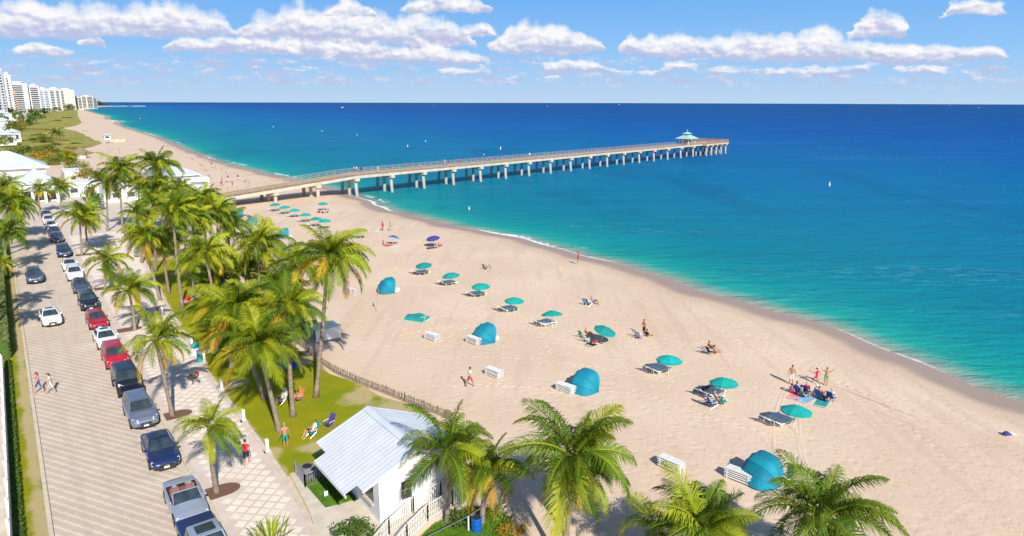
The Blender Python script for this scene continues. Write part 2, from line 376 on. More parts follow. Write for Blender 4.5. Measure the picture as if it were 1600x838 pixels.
# sand
q = NT('beach_sand'); co = q.coord(); off = q.attr('off')
nl = q.noise(co, .09, 4); nm = q.noise(co, .55, 5); nf = q.noise(co, 2.6, 5, .6)
base = q.mix(q.sm(nl, .35, .65), (.65,.49,.358), (.70,.54,.405))
base = q.mix(q.sm(nm, .50, .72, 0, .30), base, (.73,.57,.425))
track = q.noise(q.coord(scale=(.5, .045, 1), rz=-ROAD_A-.12), 1.0, 4, .6)
base = q.mix(q.sm(track, .53, .62, 0, .35), base, (.56,.405,.285))
vf = q.voro(co, 1.05); vs_ = q.voro(q.coord(loc=(3,7,0)), 2.1)
peb = q.sm(vs_, .05, .12, .30, 0.0)
dark_fleck = q.math('MULTIPLY', peb, q.sm(nm, .46, .60))
base = q.mix(dark_fleck, base, (.34,.215,.14))
tr2 = q.noise(co, .35, 3)
wet = q.math('MULTIPLY', q.sm(q.math('MULTIPLY_ADD', q.noise(co, .10, 4), 4.0, off), -2.8, -.4), .95)
damp = q.sm(q.math('MULTIPLY_ADD', q.noise(co, .14, 3), 4.0, off), -6.0, -2.6)
base = q.mix(q.math('MULTIPLY', damp, .55), base, (.56,.41,.29))
base = q.mix(wet, base, (.36,.265,.215))
wrk = q.math('MULTIPLY', q.sm(q.math('ABSOLUTE', q.math('ADD', q.math('MULTIPLY_ADD', q.noise(co, .12, 3), 4.0, off), 9.0)), 1.3, .2), q.sm(q.noise(co, 1.3, 5, .7), .60, .70))
base = q.mix(q.math('MULTIPLY', wrk, .6), base, (.17,.12,.08))
q.put(q.p.inputs['Base Color'], base)
q.put(q.p.inputs['Roughness'], q.math('MULTIPLY_ADD', wet, -.40, .93)); q.p.inputs['Specular IOR Level'].default_value = .3
hgt = q.math('ADD', q.math('MULTIPLY', q.sm(vf, .05, .45), .55), q.math('ADD', q.math('MULTIPLY', nf, .9), q.math('MULTIPLY', q.sm(vs_, .04, .30), .35)))
hgt = q.math('MULTIPLY', hgt, q.math('MULTIPLY_ADD', wet, -.95, 1.0))
q.put(q.p.inputs['Normal'], q.bump(hgt, .042))
M['sand'] = q.m
OFFS = [None, -24, -18, -14, -11, -8.5, -6.5, -5, -3.8, -2.8, -2, -1.2, -.5, .3, 1.2, 2.5, 5, 9, 16, 30, 60]
def beach_z(o):
    if o < -14: return 0.0
    if o < 0: return SEA_Z * ((o+14)/14.0)**1.5
    return SEA_Z - .09*o if o < 60 else -6.2
rows, offs = [], []
for s in rows_s():
    if s > 5000: break
    sh = shore(s); r = []
    ts = [-12, 0, 8, 12, 16, 20, 24, 28, 33, 38, 44] if s < 300 else [-12, 0, 15, 30]
    for t in [x for x in ts if x < sh-26]:
        z = .10*(noise.noise(Vector((s*.06, t*.06, 3)))) if t > 24 else 0.0
        r.append(tuple(RD(s, t, z))); offs.append(t-sh)
    while len(r) < 11: r.append(tuple(RD(s, sh-26+len(r)*.1, 0))); offs.append(-26+len(r)*.1)
    for o in OFFS[1:]:
        z = beach_z(o) + (.05*noise.noise(Vector((s*.11, o*.2, 9))) if o < -8 else 0)
        r.append(tuple(RD(s, sh+o, z))); offs.append(o)
    rows.append(r)
attr_sheet('beach', rows, M['sand'], offs)

# vehicle tracks and footprints pressed into the sand
def sand_z(s, t):
    o_ = t - shore(s); z = .10*noise.noise(Vector((s*.06, t*.06, 3))) if t > 24 else 0.0
    return (z if o_ < -26 else beach_z(o_))
def sand_obj(name, mb, label):
    me = mb.mesh(name, M['sand'], True); at = me.attributes.new('off', 'FLOAT', 'POINT'); at.data.foreach_set('value', [-30.0]*len(me.vertices))
    return tag(new_obj(name, me), label, 'tracks', kind='stuff')
rr = random.Random(12); tm = MB()
for (s0, t0, hd, ln, cv) in ((8,40,1.35,60,.006),(14,52,1.52,110,-.001),(20,34,1.30,40,.012),(30,56,1.60,90,.0),(12,30,.95,34,-.022),(60,36,1.45,70,.002),(26,47.5,1.50,120,.0008)):
    for sd in (-.85, .85):
        s_, t_, h_ = s0 - math.cos(hd)*sd, t0 + math.sin(hd)*0 + sd*math.sin(hd), hd; rws = []
        for k in range(int(ln/.8)):
            s_ += math.sin(h_)*.8; t_ += math.cos(h_)*.8; h_ += cv*.8 + rr.gauss(0, .003); n1_, n2_ = -math.cos(h_), math.sin(h_); row = []
            for w_, z_ in ((-.26,-.015),(-.17,.045),(-.09,.012),(.09,.012),(.17,.045),(.26,-.015)):
                a_, b_ = s_+n1_*w_, t_+n2_*w_; row.append(tuple(RD(a_, b_, sand_z(a_, b_)+z_*(.75+.35*math.sin(k*.31+sd)))))
            rws.append(row)
        tm.grid(rws)
sand_obj('vehicle_tracks', tm, 'faint vehicle tracks curving along the sand')
fm = MB()
for k in range(52):
    s_, t_ = rr.uniform(6, 130), rr.uniform(29, 62); h_ = rr.choice((1.4, 1.7, -1.5, .3, .6, 2.6)) + rr.gauss(0, .3)
    for i in range(rr.randint(14, 46)):
        s_ += math.sin(h_)*.68; t_ += math.cos(h_)*.68; h_ += rr.gauss(0, .06); sd = .11 if i % 2 else -.11
        if t_ > shore(s_)-5 or t_ < 27: break
        cs, ct = s_-math.cos(h_)*sd, t_+math.sin(h_)*sd; z0 = sand_z(cs, ct); rg = []
        for (ra, rb, zz) in ((.30,.20,-.02),(.19,.12,.036),(.10,.06,.01)):
            rg.append([tuple(RD(cs+math.sin(h_)*ra*math.cos(a)-math.cos(h_)*rb*math.sin(a), ct+math.cos(h_)*ra*math.cos(a)+math.sin(h_)*rb*math.sin(a), z0+zz)) for a in [j*1.0472 for j in range(6)]])
        fm.grid(rg, closed=True); fm.f.append(tuple(range(len(fm.v)-6, len(fm.v)))); fm.m.append(0)
sand_obj('footprints', fm, 'trails of footprints crossing the sand')

# land sheet to the horizon
q = NT('inland_ground'); co = q.coord()
q.put(q.p.inputs['Base Color'], q.mix(q.sm(q.noise(co, .02, 5), .4, .6), (.20,.21,.05), (.36,.29,.16))); q.p.inputs['Roughness'].default_value = .95
M['inland'] = q.m
mb = MB(); mb.grid([[tuple(RD(s, t, -.06 if t > -30 else -.04)) for t in (-9000,-2000,-500,-120,-12.0)] for s in (-420,-60,60,200,500,1200,3000,6000,16000)])
tag(mb.build('ground', M['inland']), kind='structure')

# sea
q = NT('sea_water'); co = q.coord(rz=-ROAD_A); off = q.attr('off')
lo_ = q.noise(q.coord(scale=(.02,.006,1), rz=-ROAD_A), 1.0, 4, .6); 
offn = q.math('MULTIPLY_ADD', q.math('SUBTRACT', lo_, .5), q.math('MULTIPLY_ADD', off, .75, 2.0), off)
lg = q.math('DIVIDE', q.math('LOGARITHM', q.math('ADD', q.math('MAXIMUM', offn, 0.0), 1.0), 10.0), 4.0)
def lp(o): return math.log10(o+1)/4
colr = q.ramp(lg, [(0.0,(.40,.34,.25)), (lp(1.6),(.22,.36,.28)), (lp(4.5),(.014,.34,.285)), (lp(11),(.003,.26,.275)), (lp(27),(.002,.20,.275)), (lp(70),(.002,.17,.30)), (lp(150),(.001,.142,.325)), (lp(270),(.001,.106,.335)), (lp(580),(.001,.074,.305)), (lp(1300),(.002,.062,.26)), (lp(5000),(.003,.055,.225))])
patch = q.noise(q.coord(scale=(.035,.012,1), rz=-ROAD_A, loc=(5,2,0)), 1.0, 5, .6)
colr = q.mix(q.sm(patch, .52, .66, 0, .30), colr, (.003,.085,.20))
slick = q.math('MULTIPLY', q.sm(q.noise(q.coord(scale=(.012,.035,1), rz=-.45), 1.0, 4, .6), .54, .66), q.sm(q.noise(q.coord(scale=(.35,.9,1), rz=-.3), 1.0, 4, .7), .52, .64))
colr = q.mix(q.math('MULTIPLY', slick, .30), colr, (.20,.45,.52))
# small crests
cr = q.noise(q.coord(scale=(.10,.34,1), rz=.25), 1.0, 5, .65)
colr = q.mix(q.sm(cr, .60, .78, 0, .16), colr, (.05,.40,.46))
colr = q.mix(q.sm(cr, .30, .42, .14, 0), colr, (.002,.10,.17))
# foam at the edge
fn = q.noise(q.coord(scale=(1.0,.35,1), rz=-ROAD_A), .9, 6, .7)
sline = q.noise(q.coord(scale=(0.02,.028,1), rz=-ROAD_A), 1.0, 3)
fw = q.math('MULTIPLY_ADD', q.math('SUBTRACT', sline, .50), 11.0, .15)
edge = q.math('MULTIPLY', q.sm(q.math('SUBTRACT', q.math('MAXIMUM', fw, .05), off), 0.0, .9), q.sm(off, -1.2, -.5))
foam = q.math('MULTIPLY', edge, q.sm(q.math('ADD', fn, q.math('MULTIPLY', q.sm(off, .8, .2), .12)), .42, .56))
brk = q.math('MULTIPLY', q.math('MULTIPLY', q.sm(off, 2.2, 2.9), q.sm(off, 5.0, 3.4)), q.math('MULTIPLY', q.sm(q.noise(q.coord(scale=(.012,.03,1), rz=-ROAD_A, loc=(2.3,8.1,0)), 1.0, 2), .55, .62), q.sm(fn, .46, .58)))
foam = q.math('MAXIMUM', foam, brk)
colr = q.mix(foam, colr, (.82,.82,.82))
w1 = q.noise(q.coord(scale=(.20,.62,1), rz=.22), 1.0, 6, .62)
w2 = q.noise(q.coord(scale=(.03,.085,1), rz=.3), 1.0, 3, .5)
nrm = q.bump(q.math('ADD', w1, q.math('MULTIPLY', w2, 2.0)), .75)
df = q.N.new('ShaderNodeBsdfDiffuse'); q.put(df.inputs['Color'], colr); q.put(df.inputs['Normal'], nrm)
gl = q.N.new('ShaderNodeBsdfGlossy'); gl.inputs['Roughness'].default_value = .22; gl.inputs['Color'].default_value = (.55,.82,1,1); q.put(gl.inputs['Normal'], nrm)
fr = q.N.new('ShaderNodeFresnel'); fr.inputs['IOR'].default_value = 1.33; q.put(fr.inputs['Normal'], nrm)
ms = q.N.new('ShaderNodeMixShader'); q.put(ms.inputs[0], q.math('MULTIPLY', q.math('MINIMUM', fr.outputs[0], .34), q.math('MULTIPLY_ADD', foam, -.4, .42)))
q.L.new(df.outputs[0], ms.inputs[1]); q.L.new(gl.outputs[0], ms.inputs[2]); q.L.new(ms.outputs[0], q.N['Material Output'].inputs['Surface'])
M['sea'] = q.m
SO = [-1.4,-.9,-.4,0,.5,1,1.6,2.3,3.2,4.5,6.5,9,13,18,26,38,55,80,115,170,250,380,600,1000,1700,3000,6000,11000,17000]
rows, offs = [], []
for s in rows_s():
    sh = shore(s); r = []
    for o in SO:
        r.append(tuple(RD(s, sh+o, SEA_Z))); offs.append(o)
    rows.append(r)
attr_sheet('sea', rows, M['sea'], offs)

# ------------------------------------------------------------------ road, kerbs, pavement, lawn
q = NT('road_pavers'); co = q.coord(); sp = q.sep(co)          # object x = across the street, y = along it
zig = q.math('PINGPONG', sp[0], .22)
ph = q.math('MULTIPLY_ADD', sp[0], 1.66, q.math('MULTIPLY_ADD', zig, -.45, sp[1]))
tri = q.math('PINGPONG', q.math('DIVIDE', ph, 1.02), .5)
stripe = q.sm(tri, .27, .40)
nz = q.noise(co, .45, 5); nfine = q.noise(co, 9.0, 3)
dark = q.mix(q.sm(nz, .35, .65), (.585,.48,.39), (.645,.535,.44)); light = q.mix(q.sm(nz, .35, .65), (.73,.60,.475), (.79,.665,.53))
cR = q.mix(stripe, dark, light)
bk = q.N.new('ShaderNodeTexBrick'); q.L.new(q.coord(rz=rad(45)), bk.inputs['Vector']); bk.inputs['Scale'].default_value = 4.0; bk.inputs['Mortar Size'].default_value = .02
bk.inputs['Color1'].default_value = (.94,.94,.94,1); bk.inputs['Color2'].default_value = (1.05,1.03,1.0,1); bk.inputs['Mortar'].default_value = (.80,.78,.75,1)
mu = q.N.new('ShaderNodeMix'); mu.data_type = 'RGBA'; mu.blend_type = 'MULTIPLY'; mu.inputs[0].default_value = .8; q.L.new(cR, mu.inputs[6]); q.L.new(bk.outputs[0], mu.inputs[7]); cR = mu.outputs[2]
stain = q.sm(q.noise(q.coord(scale=(.8,.12,1)), 1.0, 5, .65), .55, .70, 0, .30)
cR = q.mix(stain, cR, (.44,.36,.295))
oil = q.math('MULTIPLY', q.math('MULTIPLY', q.sm(sp[0], 4.3, 5.2), q.sm(sp[0], 6.7, 6.2)), q.sm(q.noise(q.coord(scale=(.7,.45,1), loc=(4,9,0)), 1.0, 4, .6), .54, .68))
cR = q.mix(q.math('MULTIPLY', oil, .5), cR, (.24,.20,.17))
tyre = q.math('MULTIPLY', q.math('MAXIMUM', q.sm(q.math('ABSOLUTE', q.math('SUBTRACT', sp[0], 1.05)), .34, .08), q.sm(q.math('ABSOLUTE', q.math('SUBTRACT', sp[0], 2.6)), .34, .08)), q.sm(nz, .35, .6, .04, .20))
cR = q.mix(tyre, cR, (.38,.32,.27))
drip = q.math('MULTIPLY', q.sm(q.voro(co, .55), .10, .03), q.sm(nz, .45, .6)); cR = q.mix(q.math('MULTIPLY', drip, .5), cR, (.12,.10,.09))
q.put(q.p.inputs['Base Color'], cR); q.p.inputs['Roughness'].default_value = .9
q.put(q.p.inputs['Normal'], q.bump(q.math('ADD', nfine, q.math('MULTIPLY', bk.outputs['Fac'], -1.0)), .006)); M['road'] = q.m
S0, S1 = -30.0, 172.0
T0, T1, T2 = -.5, 6.85, 11.65
def sheet_st(name, pts, z, material, kind='structure'):       # strip mesh in road coordinates
    mb = MB(); mb.grid([[(t, s, z) for t in ts] for s, ts in pts]); return tag(mb.build(name, material, rz=ROAD_A), kind=kind)
sheet_st('road', [(s, (T0, 3.2, T1)) for s in (S0, 20, 60, 100, 140, S1)], .004, M['road'])
# bay markings: thin painted lines across the parking lane
q = NT('bay_paint'); co = q.coord(); q.put(q.p.inputs['Base Color'], q.mix(q.sm(q.noise(co, 6, 4), .38, .6), (.55,.44,.35), (.74,.66,.54))); q.p.inputs['Roughness'].default_value = .8; M['bay'] = q.m
road = bpy.data.objects['road']
for k in range(-2, 15):
    MB().box(4.45, 6.6, -.05, .05, .006, .010).build('bay_line', M['bay'], road, (0, 43.6+7.0*k, 0))
mb = MB(); mb.box(T1, T1+.32, S0, S1, -.1, .13); kb = tag(mb.build('kerb', M['kerb'], rz=ROAD_A), kind='structure')
mb = MB(); mb.box(T1-.30, T1, S0, S1, -.1, .012); tag(mb.build('gutter', M['kerb'], rz=ROAD_A), kind='structure')
mb = MB(); mb.box(T0-.22, T0, S0, S1, -.1, .10); tag(mb.build('left_kerb', M['kerb'], rz=ROAD_A), kind='structure')
# pavement: darker pavers with raised cream squares set on the diagonal
q = NT('pavement_pavers'); co = q.coord(); nz = q.noise(co, .6, 5)
cP = q.mix(q.sm(nz, .35, .65), (.63,.52,.46), (.70,.59,.52)); bk = q.N.new('ShaderNodeTexBrick'); q.L.new(q.coord(rz=rad(45)), bk.inputs['Vector']); bk.inputs['Scale'].default_value = 4.6; bk.inputs['Mortar Size'].default_value = .02
bk.inputs['Color1'].default_value = (.92,.92,.92,1); bk.inputs['Color2'].default_value = (1.06,1.05,1.04,1); bk.inputs['Mortar'].default_value = (.78,.76,.74,1)
mu = q.N.new('ShaderNodeMix'); mu.data_type = 'RGBA'; mu.blend_type = 'MULTIPLY'; mu.inputs[0].default_value = .8; q.L.new(cP, mu.inputs[6]); q.L.new(bk.outputs[0], mu.inputs[7])
sep_ = q.sep(q.coord(rz=rad(45), scale=(1/.66,1/.66,1)))
fx = q.math('PINGPONG', sep_[0], .5); fy = q.math('PINGPONG', sep_[1], .5)
q.put(q.p.inputs['Base Color'], mu.outputs[2]); q.p.inputs['Roughness'].default_value = .9; M['pave'] = q.m
def pave_edge(s): return interp([(-30,9.5),(20,10.2),(34,10.9),(40,11.5),(60,11.7),(70,12.3),(82,12.8),(98,14.0),(118,15.2),(172,17.5)], s)
mb = MB(); mb.grid([[(t, s, .12) for t in (T1+.32, 9.0, pave_edge(s))] for s in [S0+4*i for i in range(51)]])
pave = tag(mb.build('pavement', M['pave'], rz=ROAD_A), kind='structure')
mb = MB(); ed = [(pave_edge(s), s) for s in [S0+4*i for i in range(51)]]
mb.grid([[(t, s, .0), (t, s, .155), (t+.28, s, .155), (t+.28, s, .0)] for t, s in ed]); tag(mb.build('pavement_edging', M['kerb'], rz=ROAD_A), kind='structure')
PALM_PITS = [(7.75, 40.1), (7.75, 52.9), (8.1, 77.2), (8.2, 97.0), (8.3, 121.0)]
sq = MB(); h = .25; sq.add([(-h,-h,0),(h,-h,0),(h,h,0),(-h,h,0),(-h+.012,-h+.012,.006),(h-.012,-h+.012,.006),(h-.012,h-.012,.006),(-h+.012,h-.012,.006)], [(4,5,6,7),(0,1,5,4),(1,2,6,5),(2,3,7,6),(3,0,4,7)])
sqm = sq.mesh('paver_square', M['paver_light'])
cells = []
for i in range(-120, 220):
    for j in range(-160, 160):
        u, v = i*.66, j*.66; t = (u - v)*.70711; s = (u + v)*.70711
        if s < 28 or s > 140 or t < T1+.32+.36 or t > pave_edge(s)-.36: continue
        if any(math.hypot((t-a)/1.35, (s-b)/.95) < 1.25 and t < a+1.5 for a, b in PALM_PITS): continue
        cells.append((abs(s-34.5), t, s))
cells.sort()
far = MB()
for k, (d, t, s) in enumerate(cells):
    if k < 300: o = new_obj('paver_square', sqm, pave, (t, s, .12), rad(45))
    else: far.add([Matrix.Rotation(rad(45), 3, 'Z') @ Vector(p) + Vector((t, s, .12)) for p in sq.v], sq.f)
tag(far.build('far_paver_squares', M['paver_light'], pave), kind='stuff')
# round-ended planting pits in the pavement
for a, b in PALM_PITS:
    pts = [(T1+.30, b-.72), (a+.35, b-.72)] + [(a+.35+.95*math.sin(math.pi*k/10), b-.72*math.cos(math.pi*k/10)) for k in range(1, 10)] + [(a+.35, b+.72), (T1+.30, b+.72)]
    m_ = MB(); m_.prism(pts, .05, .132); m_.build('planting_pit', M['mulch'], pave)

# lawn
q = NT('lawn_grass'); co = q.coord(); nl = q.noise(co, .11, 5, .6); nm = q.noise(co, .5, 5, .6); nf = q.noise(co, 14, 4, .7)
cL = q.mix(q.sm(nl, .36, .62), (.35,.335,.006), (.25,.305,.006))
cL = q.mix(q.sm(nm, .42, .70, 0, .55), cL, (.44,.375,.010))
bare = q.math('MULTIPLY', q.sm(q.math('ADD', q.math('MULTIPLY', q.attr('bare'), .42), q.math('MULTIPLY', nm, .62)), .46, .66), .85)
cL = q.mix(bare, cL, (.64,.50,.28))
cL = q.mix(q.sm(nf, .45, .68, 0, .30), cL, (.20,.20,.004))
q.put(q.p.inputs['Base Color'], cL); q.p.inputs['Roughness'].default_value = .9; q.p.inputs['Specular IOR Level'].default_value = .15
q.put(q.p.inputs['Normal'], q.bump(q.math('ADD', nf, q.noise(co, 45, 3)), .05)); M['lawn'] = q.m
def lawn_r(s): return interp([(20,15),(38.5,24.3),(40.7,23.6),(42.8,23.2),(47,22.1),(53.7,20.6),(61.6,20.5),(70,20.6),(80.6,21.6),(100,21.0),(121,20.5),(140,19),(172,18.0)], s) + .25*math.sin(s*.9)
rows = []; bare = []
BARE = [(42.0, 14.3, 1.2),(43,11.8,.9),(56.5,13.2,1.3),(66,13.0,1.6),(44.3,21.3,2.6),(48,20.5,2.0),(58,19.5,1.6),(41,21.8,2.2),(112,17.5,2.5),(100,18.5,2.5),(75,20.5,2.0),(86,20.5,2.5),(123,18,4),(135,18,4),(150,17,6),(63,19.5,2.0)]
SS = [36+.5*i for i in range(0, 225)]
for s in SS:
    l = pave_edge(s)+.28 if s > 39.4 else interp([(36,19),(39.4,12.2)], s)
    if s < 39.4: l = 19.5
    r_ = max(lawn_r(s), l+.4); row = []
    for k in range(25):
        t = l + (r_-l)*k/24; row.append((t, s, .075 if 0 < k < 24 else .05))
        e = min(abs(t-l), abs(r_-t))
        b = max([math.exp(-((s-bs)**2+(t-bt)**2)/(br*br)) for bs, bt, br in BARE] + [.75*math.exp(-e/.35)])
        bare.append(b)
    rows.append(row)
mb = MB(); mb.grid(rows); me = mb.mesh('lawn', M['lawn'], True)
at = me.attributes.new('bare', 'FLOAT', 'POINT'); at.data.foreach_set('value', bare)
tag(new_obj('lawn', me, rz=ROAD_A), kind='structure')
# grass verge left of the street
me_rows = []; bare = []
for i in range(0, 140):
    s = -30+1.3*i; r = []
    for k in range(8):
        t = -2.35 + (2.35-.72)*k/7; r.append((t, s, .06)); bare.append(.72*math.exp(-((t+1.0)/.42)**2) + .20)
    me_rows.append(r)
mb = MB(); mb.grid(me_rows); me = mb.mesh('verge', M['lawn'], True)
at = me.attributes.new('bare', 'FLOAT', 'POINT'); at.data.foreach_set('value', bare)
tag(new_obj('grass_verge', me, rz=ROAD_A), kind='structure')
# concrete path and slab beside the hut, paved yard left of the fence, plaza at the pier
sheet_st('concrete_path', [(26, (10.6, 11.9, 13.4)), (30, (10.8, 11.6, 14.2)), (33.2, (11.1, 12.6, 14.2)), (34.2, (11.3, 12.8, 14.2)), (34.6, (11.4, 11.9, 12.3)), (39.5, (11.9, 12.05, 12.2))], .165, M['concrete'])
sheet_st('side_yard', [(s, (-12, -7, -2.62)) for s in (-30, 20, 74)], .004, M['concrete'])
sheet_st('entrance_plaza', [(172, (-8, 5, 17)), (190, (-8, 5, 16)), (215, (-8, 5, 14))], .008, M['concrete'])
sheet_st('promenade', [(118, (15.6, 17, 19)), (140, (17, 20, 25)), (160, (18, 26, 34)), (178, (17, 30, 40)), (196, (16, 30, 38))], .05, M['concrete'])

# ------------------------------------------------------------------ palms
def frond_mesh(name, th0, droop, seed, nl, segs, near=True):
    rr = random.Random(seed); mb = MB(); pts = []; p = Vector((0, .05, 0)); n = 12; L = 1.0
    side = rr.uniform(-.25, .25)
    for i in range(n+1):
        u = i/n; th = rad(th0 - droop*u**1.25); d = Vector((math.sin(side*u*1.2), math.cos(th), math.sin(th))); d.normalize()
        pts.append((p.copy(), d)); p = p + d*(L/n)
    mb.tube([a for a, b in pts], [.013*(1-.85*i/n)+.0025 for i in range(n+1)], 4, 1, cap=False)
    for k in range(nl):
        u = .12 + .88*(k+.5)/nl; fi = min(u*n, n-1e-4); i = int(fi); f = fi-i
        q0 = pts[i][0].lerp(pts[i+1][0], f); T = pts[i][1].lerp(pts[i+1][1], f).normalized()
        B = T.cross(Vector((0, 0, 1))); B = B.normalized() if B.length > .05 else Vector((1, 0, 0)); Nn = B.cross(T).normalized()
        ln = .34*(math.sin(math.pi*min(1, .22+u*.74))**.7)*rr.uniform(.86, 1.1)
        if u > .9: ln *= .8
        if rr.random() < .05: continue
        if rr.random() < .08: ln *= .55
        wd = (.0165 if near else .030)*(1.1-.35*u)
        for sd in (-1, 1):
            sw = rad(28 + 40*u + rr.uniform(-7, 7))
            d1 = (B*sd*math.cos(sw) + T*math.sin(sw) + Nn*(.22 + rr.uniform(-.12, .12))).normalized()
            d2 = (d1 + Vector((rr.uniform(-.2, .2), rr.uniform(-.2, .2), -.70 - rr.uniform(0, .55)))).normalized()
            a = q0; b = a + d1*ln*.5; c = b + d2*ln*.55
            wv = T*wd*.5 + Nn*wd*.12*sd
            if segs == 2:
                mb.add([a-wv*.7, a+wv*.7, b+wv, b-wv, c], [(0, 1, 2, 3), (3, 2, 4)])
            else: mb.add([a-wv*.8, a+wv*.8, (b+c)*.5+wv*.25-(d1*0), c], [(0, 1, 2), (0, 2, 3)])
    return mb
FR = {}
KINDS = [('spear', 82, 22), ('up', 66, 62), ('mid', 42, 88), ('flat', 16, 84), ('low', -12, 72), ('hang', -48, 36)]
for lod, nl, sg in (('near', 74, 2), ('far', 36, 2)):
    for kn, th, dr in KINDS:
        for v in range(2):
            mb = frond_mesh('f', th + (v*7-3), dr*(1+.12*v), hash((kn, v)) % 1000 if False else (KINDS.index((kn, th, dr))*13+v*5+1), nl, sg, lod == 'near')
            for cn in 'gyo':
                me = bpy.data.meshes.new('frond'); me.from_pydata(mb.v, [], mb.f)
                me.materials.append(M['frond_'+cn]); me.materials.append(M['frond_y'] if cn != 'o' else M['frond_o'])
                me.polygons.foreach_set('material_index', mb.m); me.update(); FR[(lod, kn, v, cn)] = me
def palm(base, label, fl=3.1, nf=22, lod='far', gold=.16, seed=0, group='coconut palms', r0=.17, z0=.1, nuts=True, wind=(.9, .45), name='palm_tree', cat='palm tree', ylw=.45):
    bx, by, dx, hz = base; fl *= (1.12 if group == 'palms on the lawn' else 1.16); nf = int(nf*(1.7 if group == 'palms on the lawn' else 1.5 if lod == 'far' else 1.3)); rr = random.Random(seed*31+11)
    t = thing(name, label, cat, (bx, by, z0), 0, group)
    hz -= z0; n = 12; pts = []; rs = []
    bend = rr.uniform(-.25, .25); by_ = rr.uniform(-.2, .2)
    for i in range(n+1):
        u = i/n; x = dx*(u + bend*u*(1-u)*1.2*(1 if abs(dx) > .2 else 0)) ; y = by_*math.sin(math.pi*u)
        pts.append((x, y, -.15 + (hz+.15)*u)); rs.append((r0*(1.75-2.6*u*3 if u < .09 else 1.05-.36*u))*(1+.05*(i % 2)))
    rs[0] = r0*1.75; rs[1] = r0*1.18
    MB().tube(pts, rs, 9).build('trunk', M['bark'], t, smooth=True)
    top = Vector(pts[-1])
    cb = MB(); cb.lathe([(r0*.55,-.45),(r0*.95,-.15),(r0*1.0,.05),(r0*.5,.35)], 8, M=Matrix.Translation(top)); cb.build('crown_shaft', M['boots'], t)
    if nuts:
        for k in range(rr.randint(2, 5)):
            a = rr.uniform(0, 6.28); ic = MB(); ic.lathe([(.02,-.13),(.09,-.08),(.11,0),(.08,.09),(.02,.13)], 7, M=Matrix.Translation(top+Vector((math.cos(a)*.24, math.sin(a)*.24, -.22-.1*rr.random()))))
            ic.build('coconut', M['coconut'], t, smooth=True)
    ks = ['spear'] + ['up']*max(2, int(nf*.18)) + ['mid']*int(nf*.26) + ['flat']*int(nf*.24) + ['low']*int(nf*.18) + ['hang']*int(nf*.12)
    wa = math.atan2(wind[1], wind[0])
    for k, kn in enumerate(ks):
        az = k*2.39996 + rr.uniform(-.25, .25)
        # lee side carries more fronds
        az = az - .35*math.sin(az - wa)
        c = 'o' if (kn in ('low', 'hang') and rr.random() < gold*2.0) else ('y' if rr.random() < (ylw+.1 if kn in ('spear', 'up', 'low', 'hang') else ylw) else 'g')
        o = new_obj('frond', FR[(lod, kn, rr.randint(0, 1), c)], t, top + Vector((0, 0, .05)))
        sc = fl*rr.uniform(.74, 1.14)*(0.8 if kn == 'spear' else 1)
        o.scale = (sc, sc, sc)
        lee = math.cos(az - wa)
        o.rotation_euler = (rad(rr.uniform(-7, 7) + 7*lee*-1), rad(rr.uniform(-24, 24)), az - math.pi/2)
    return t
# pavement row: single palms in planting pits
palm((-17.74, 36.76, -0.02, 4.38), 'short young palm in the nearest brown planting pit of the pavement', 2.05, 15, 'near', .05, 1, 'palms in pavement pits', .15, .12, False, ylw=.75)
palm((-25.37, 47.03, -0.57, 6.02), 'palm with long bare trunk in the second planting pit from camera', 2.6, 18, 'near', .32, 2, 'palms in pavement pits', .15, .12, False, ylw=.65)
palm((-38.71, 66.60, -0.10, 4.30), 'low bushy palm in planting pit beside the parked red cars', 2.95, 19, 'near', .22, 3, 'palms in pavement pits', .15, .12, ylw=.6)
palm((-50.65, 81.87, 0.53, 3.84), 'yellowish palm in planting pit beside the parked white sedans', 2.75, 18, 'far', .25, 4, 'palms in pavement pits', .15, .12, ylw=.75)
palm((-65.66, 101.70, 0.48, 5.93), 'tall palm over the row of distant parked cars', 3.1, 20, 'far', .12, 5, 'palms in pavement pits', .16, .12, ylw=.5)
palm((-68.17, 107.30, 0.40, 5.61), 'palm standing just behind another palm beside the distant parked cars', 2.8, 18, 'far', .2, 6, 'palms at the end of the street', .16, .1, ylw=.5)
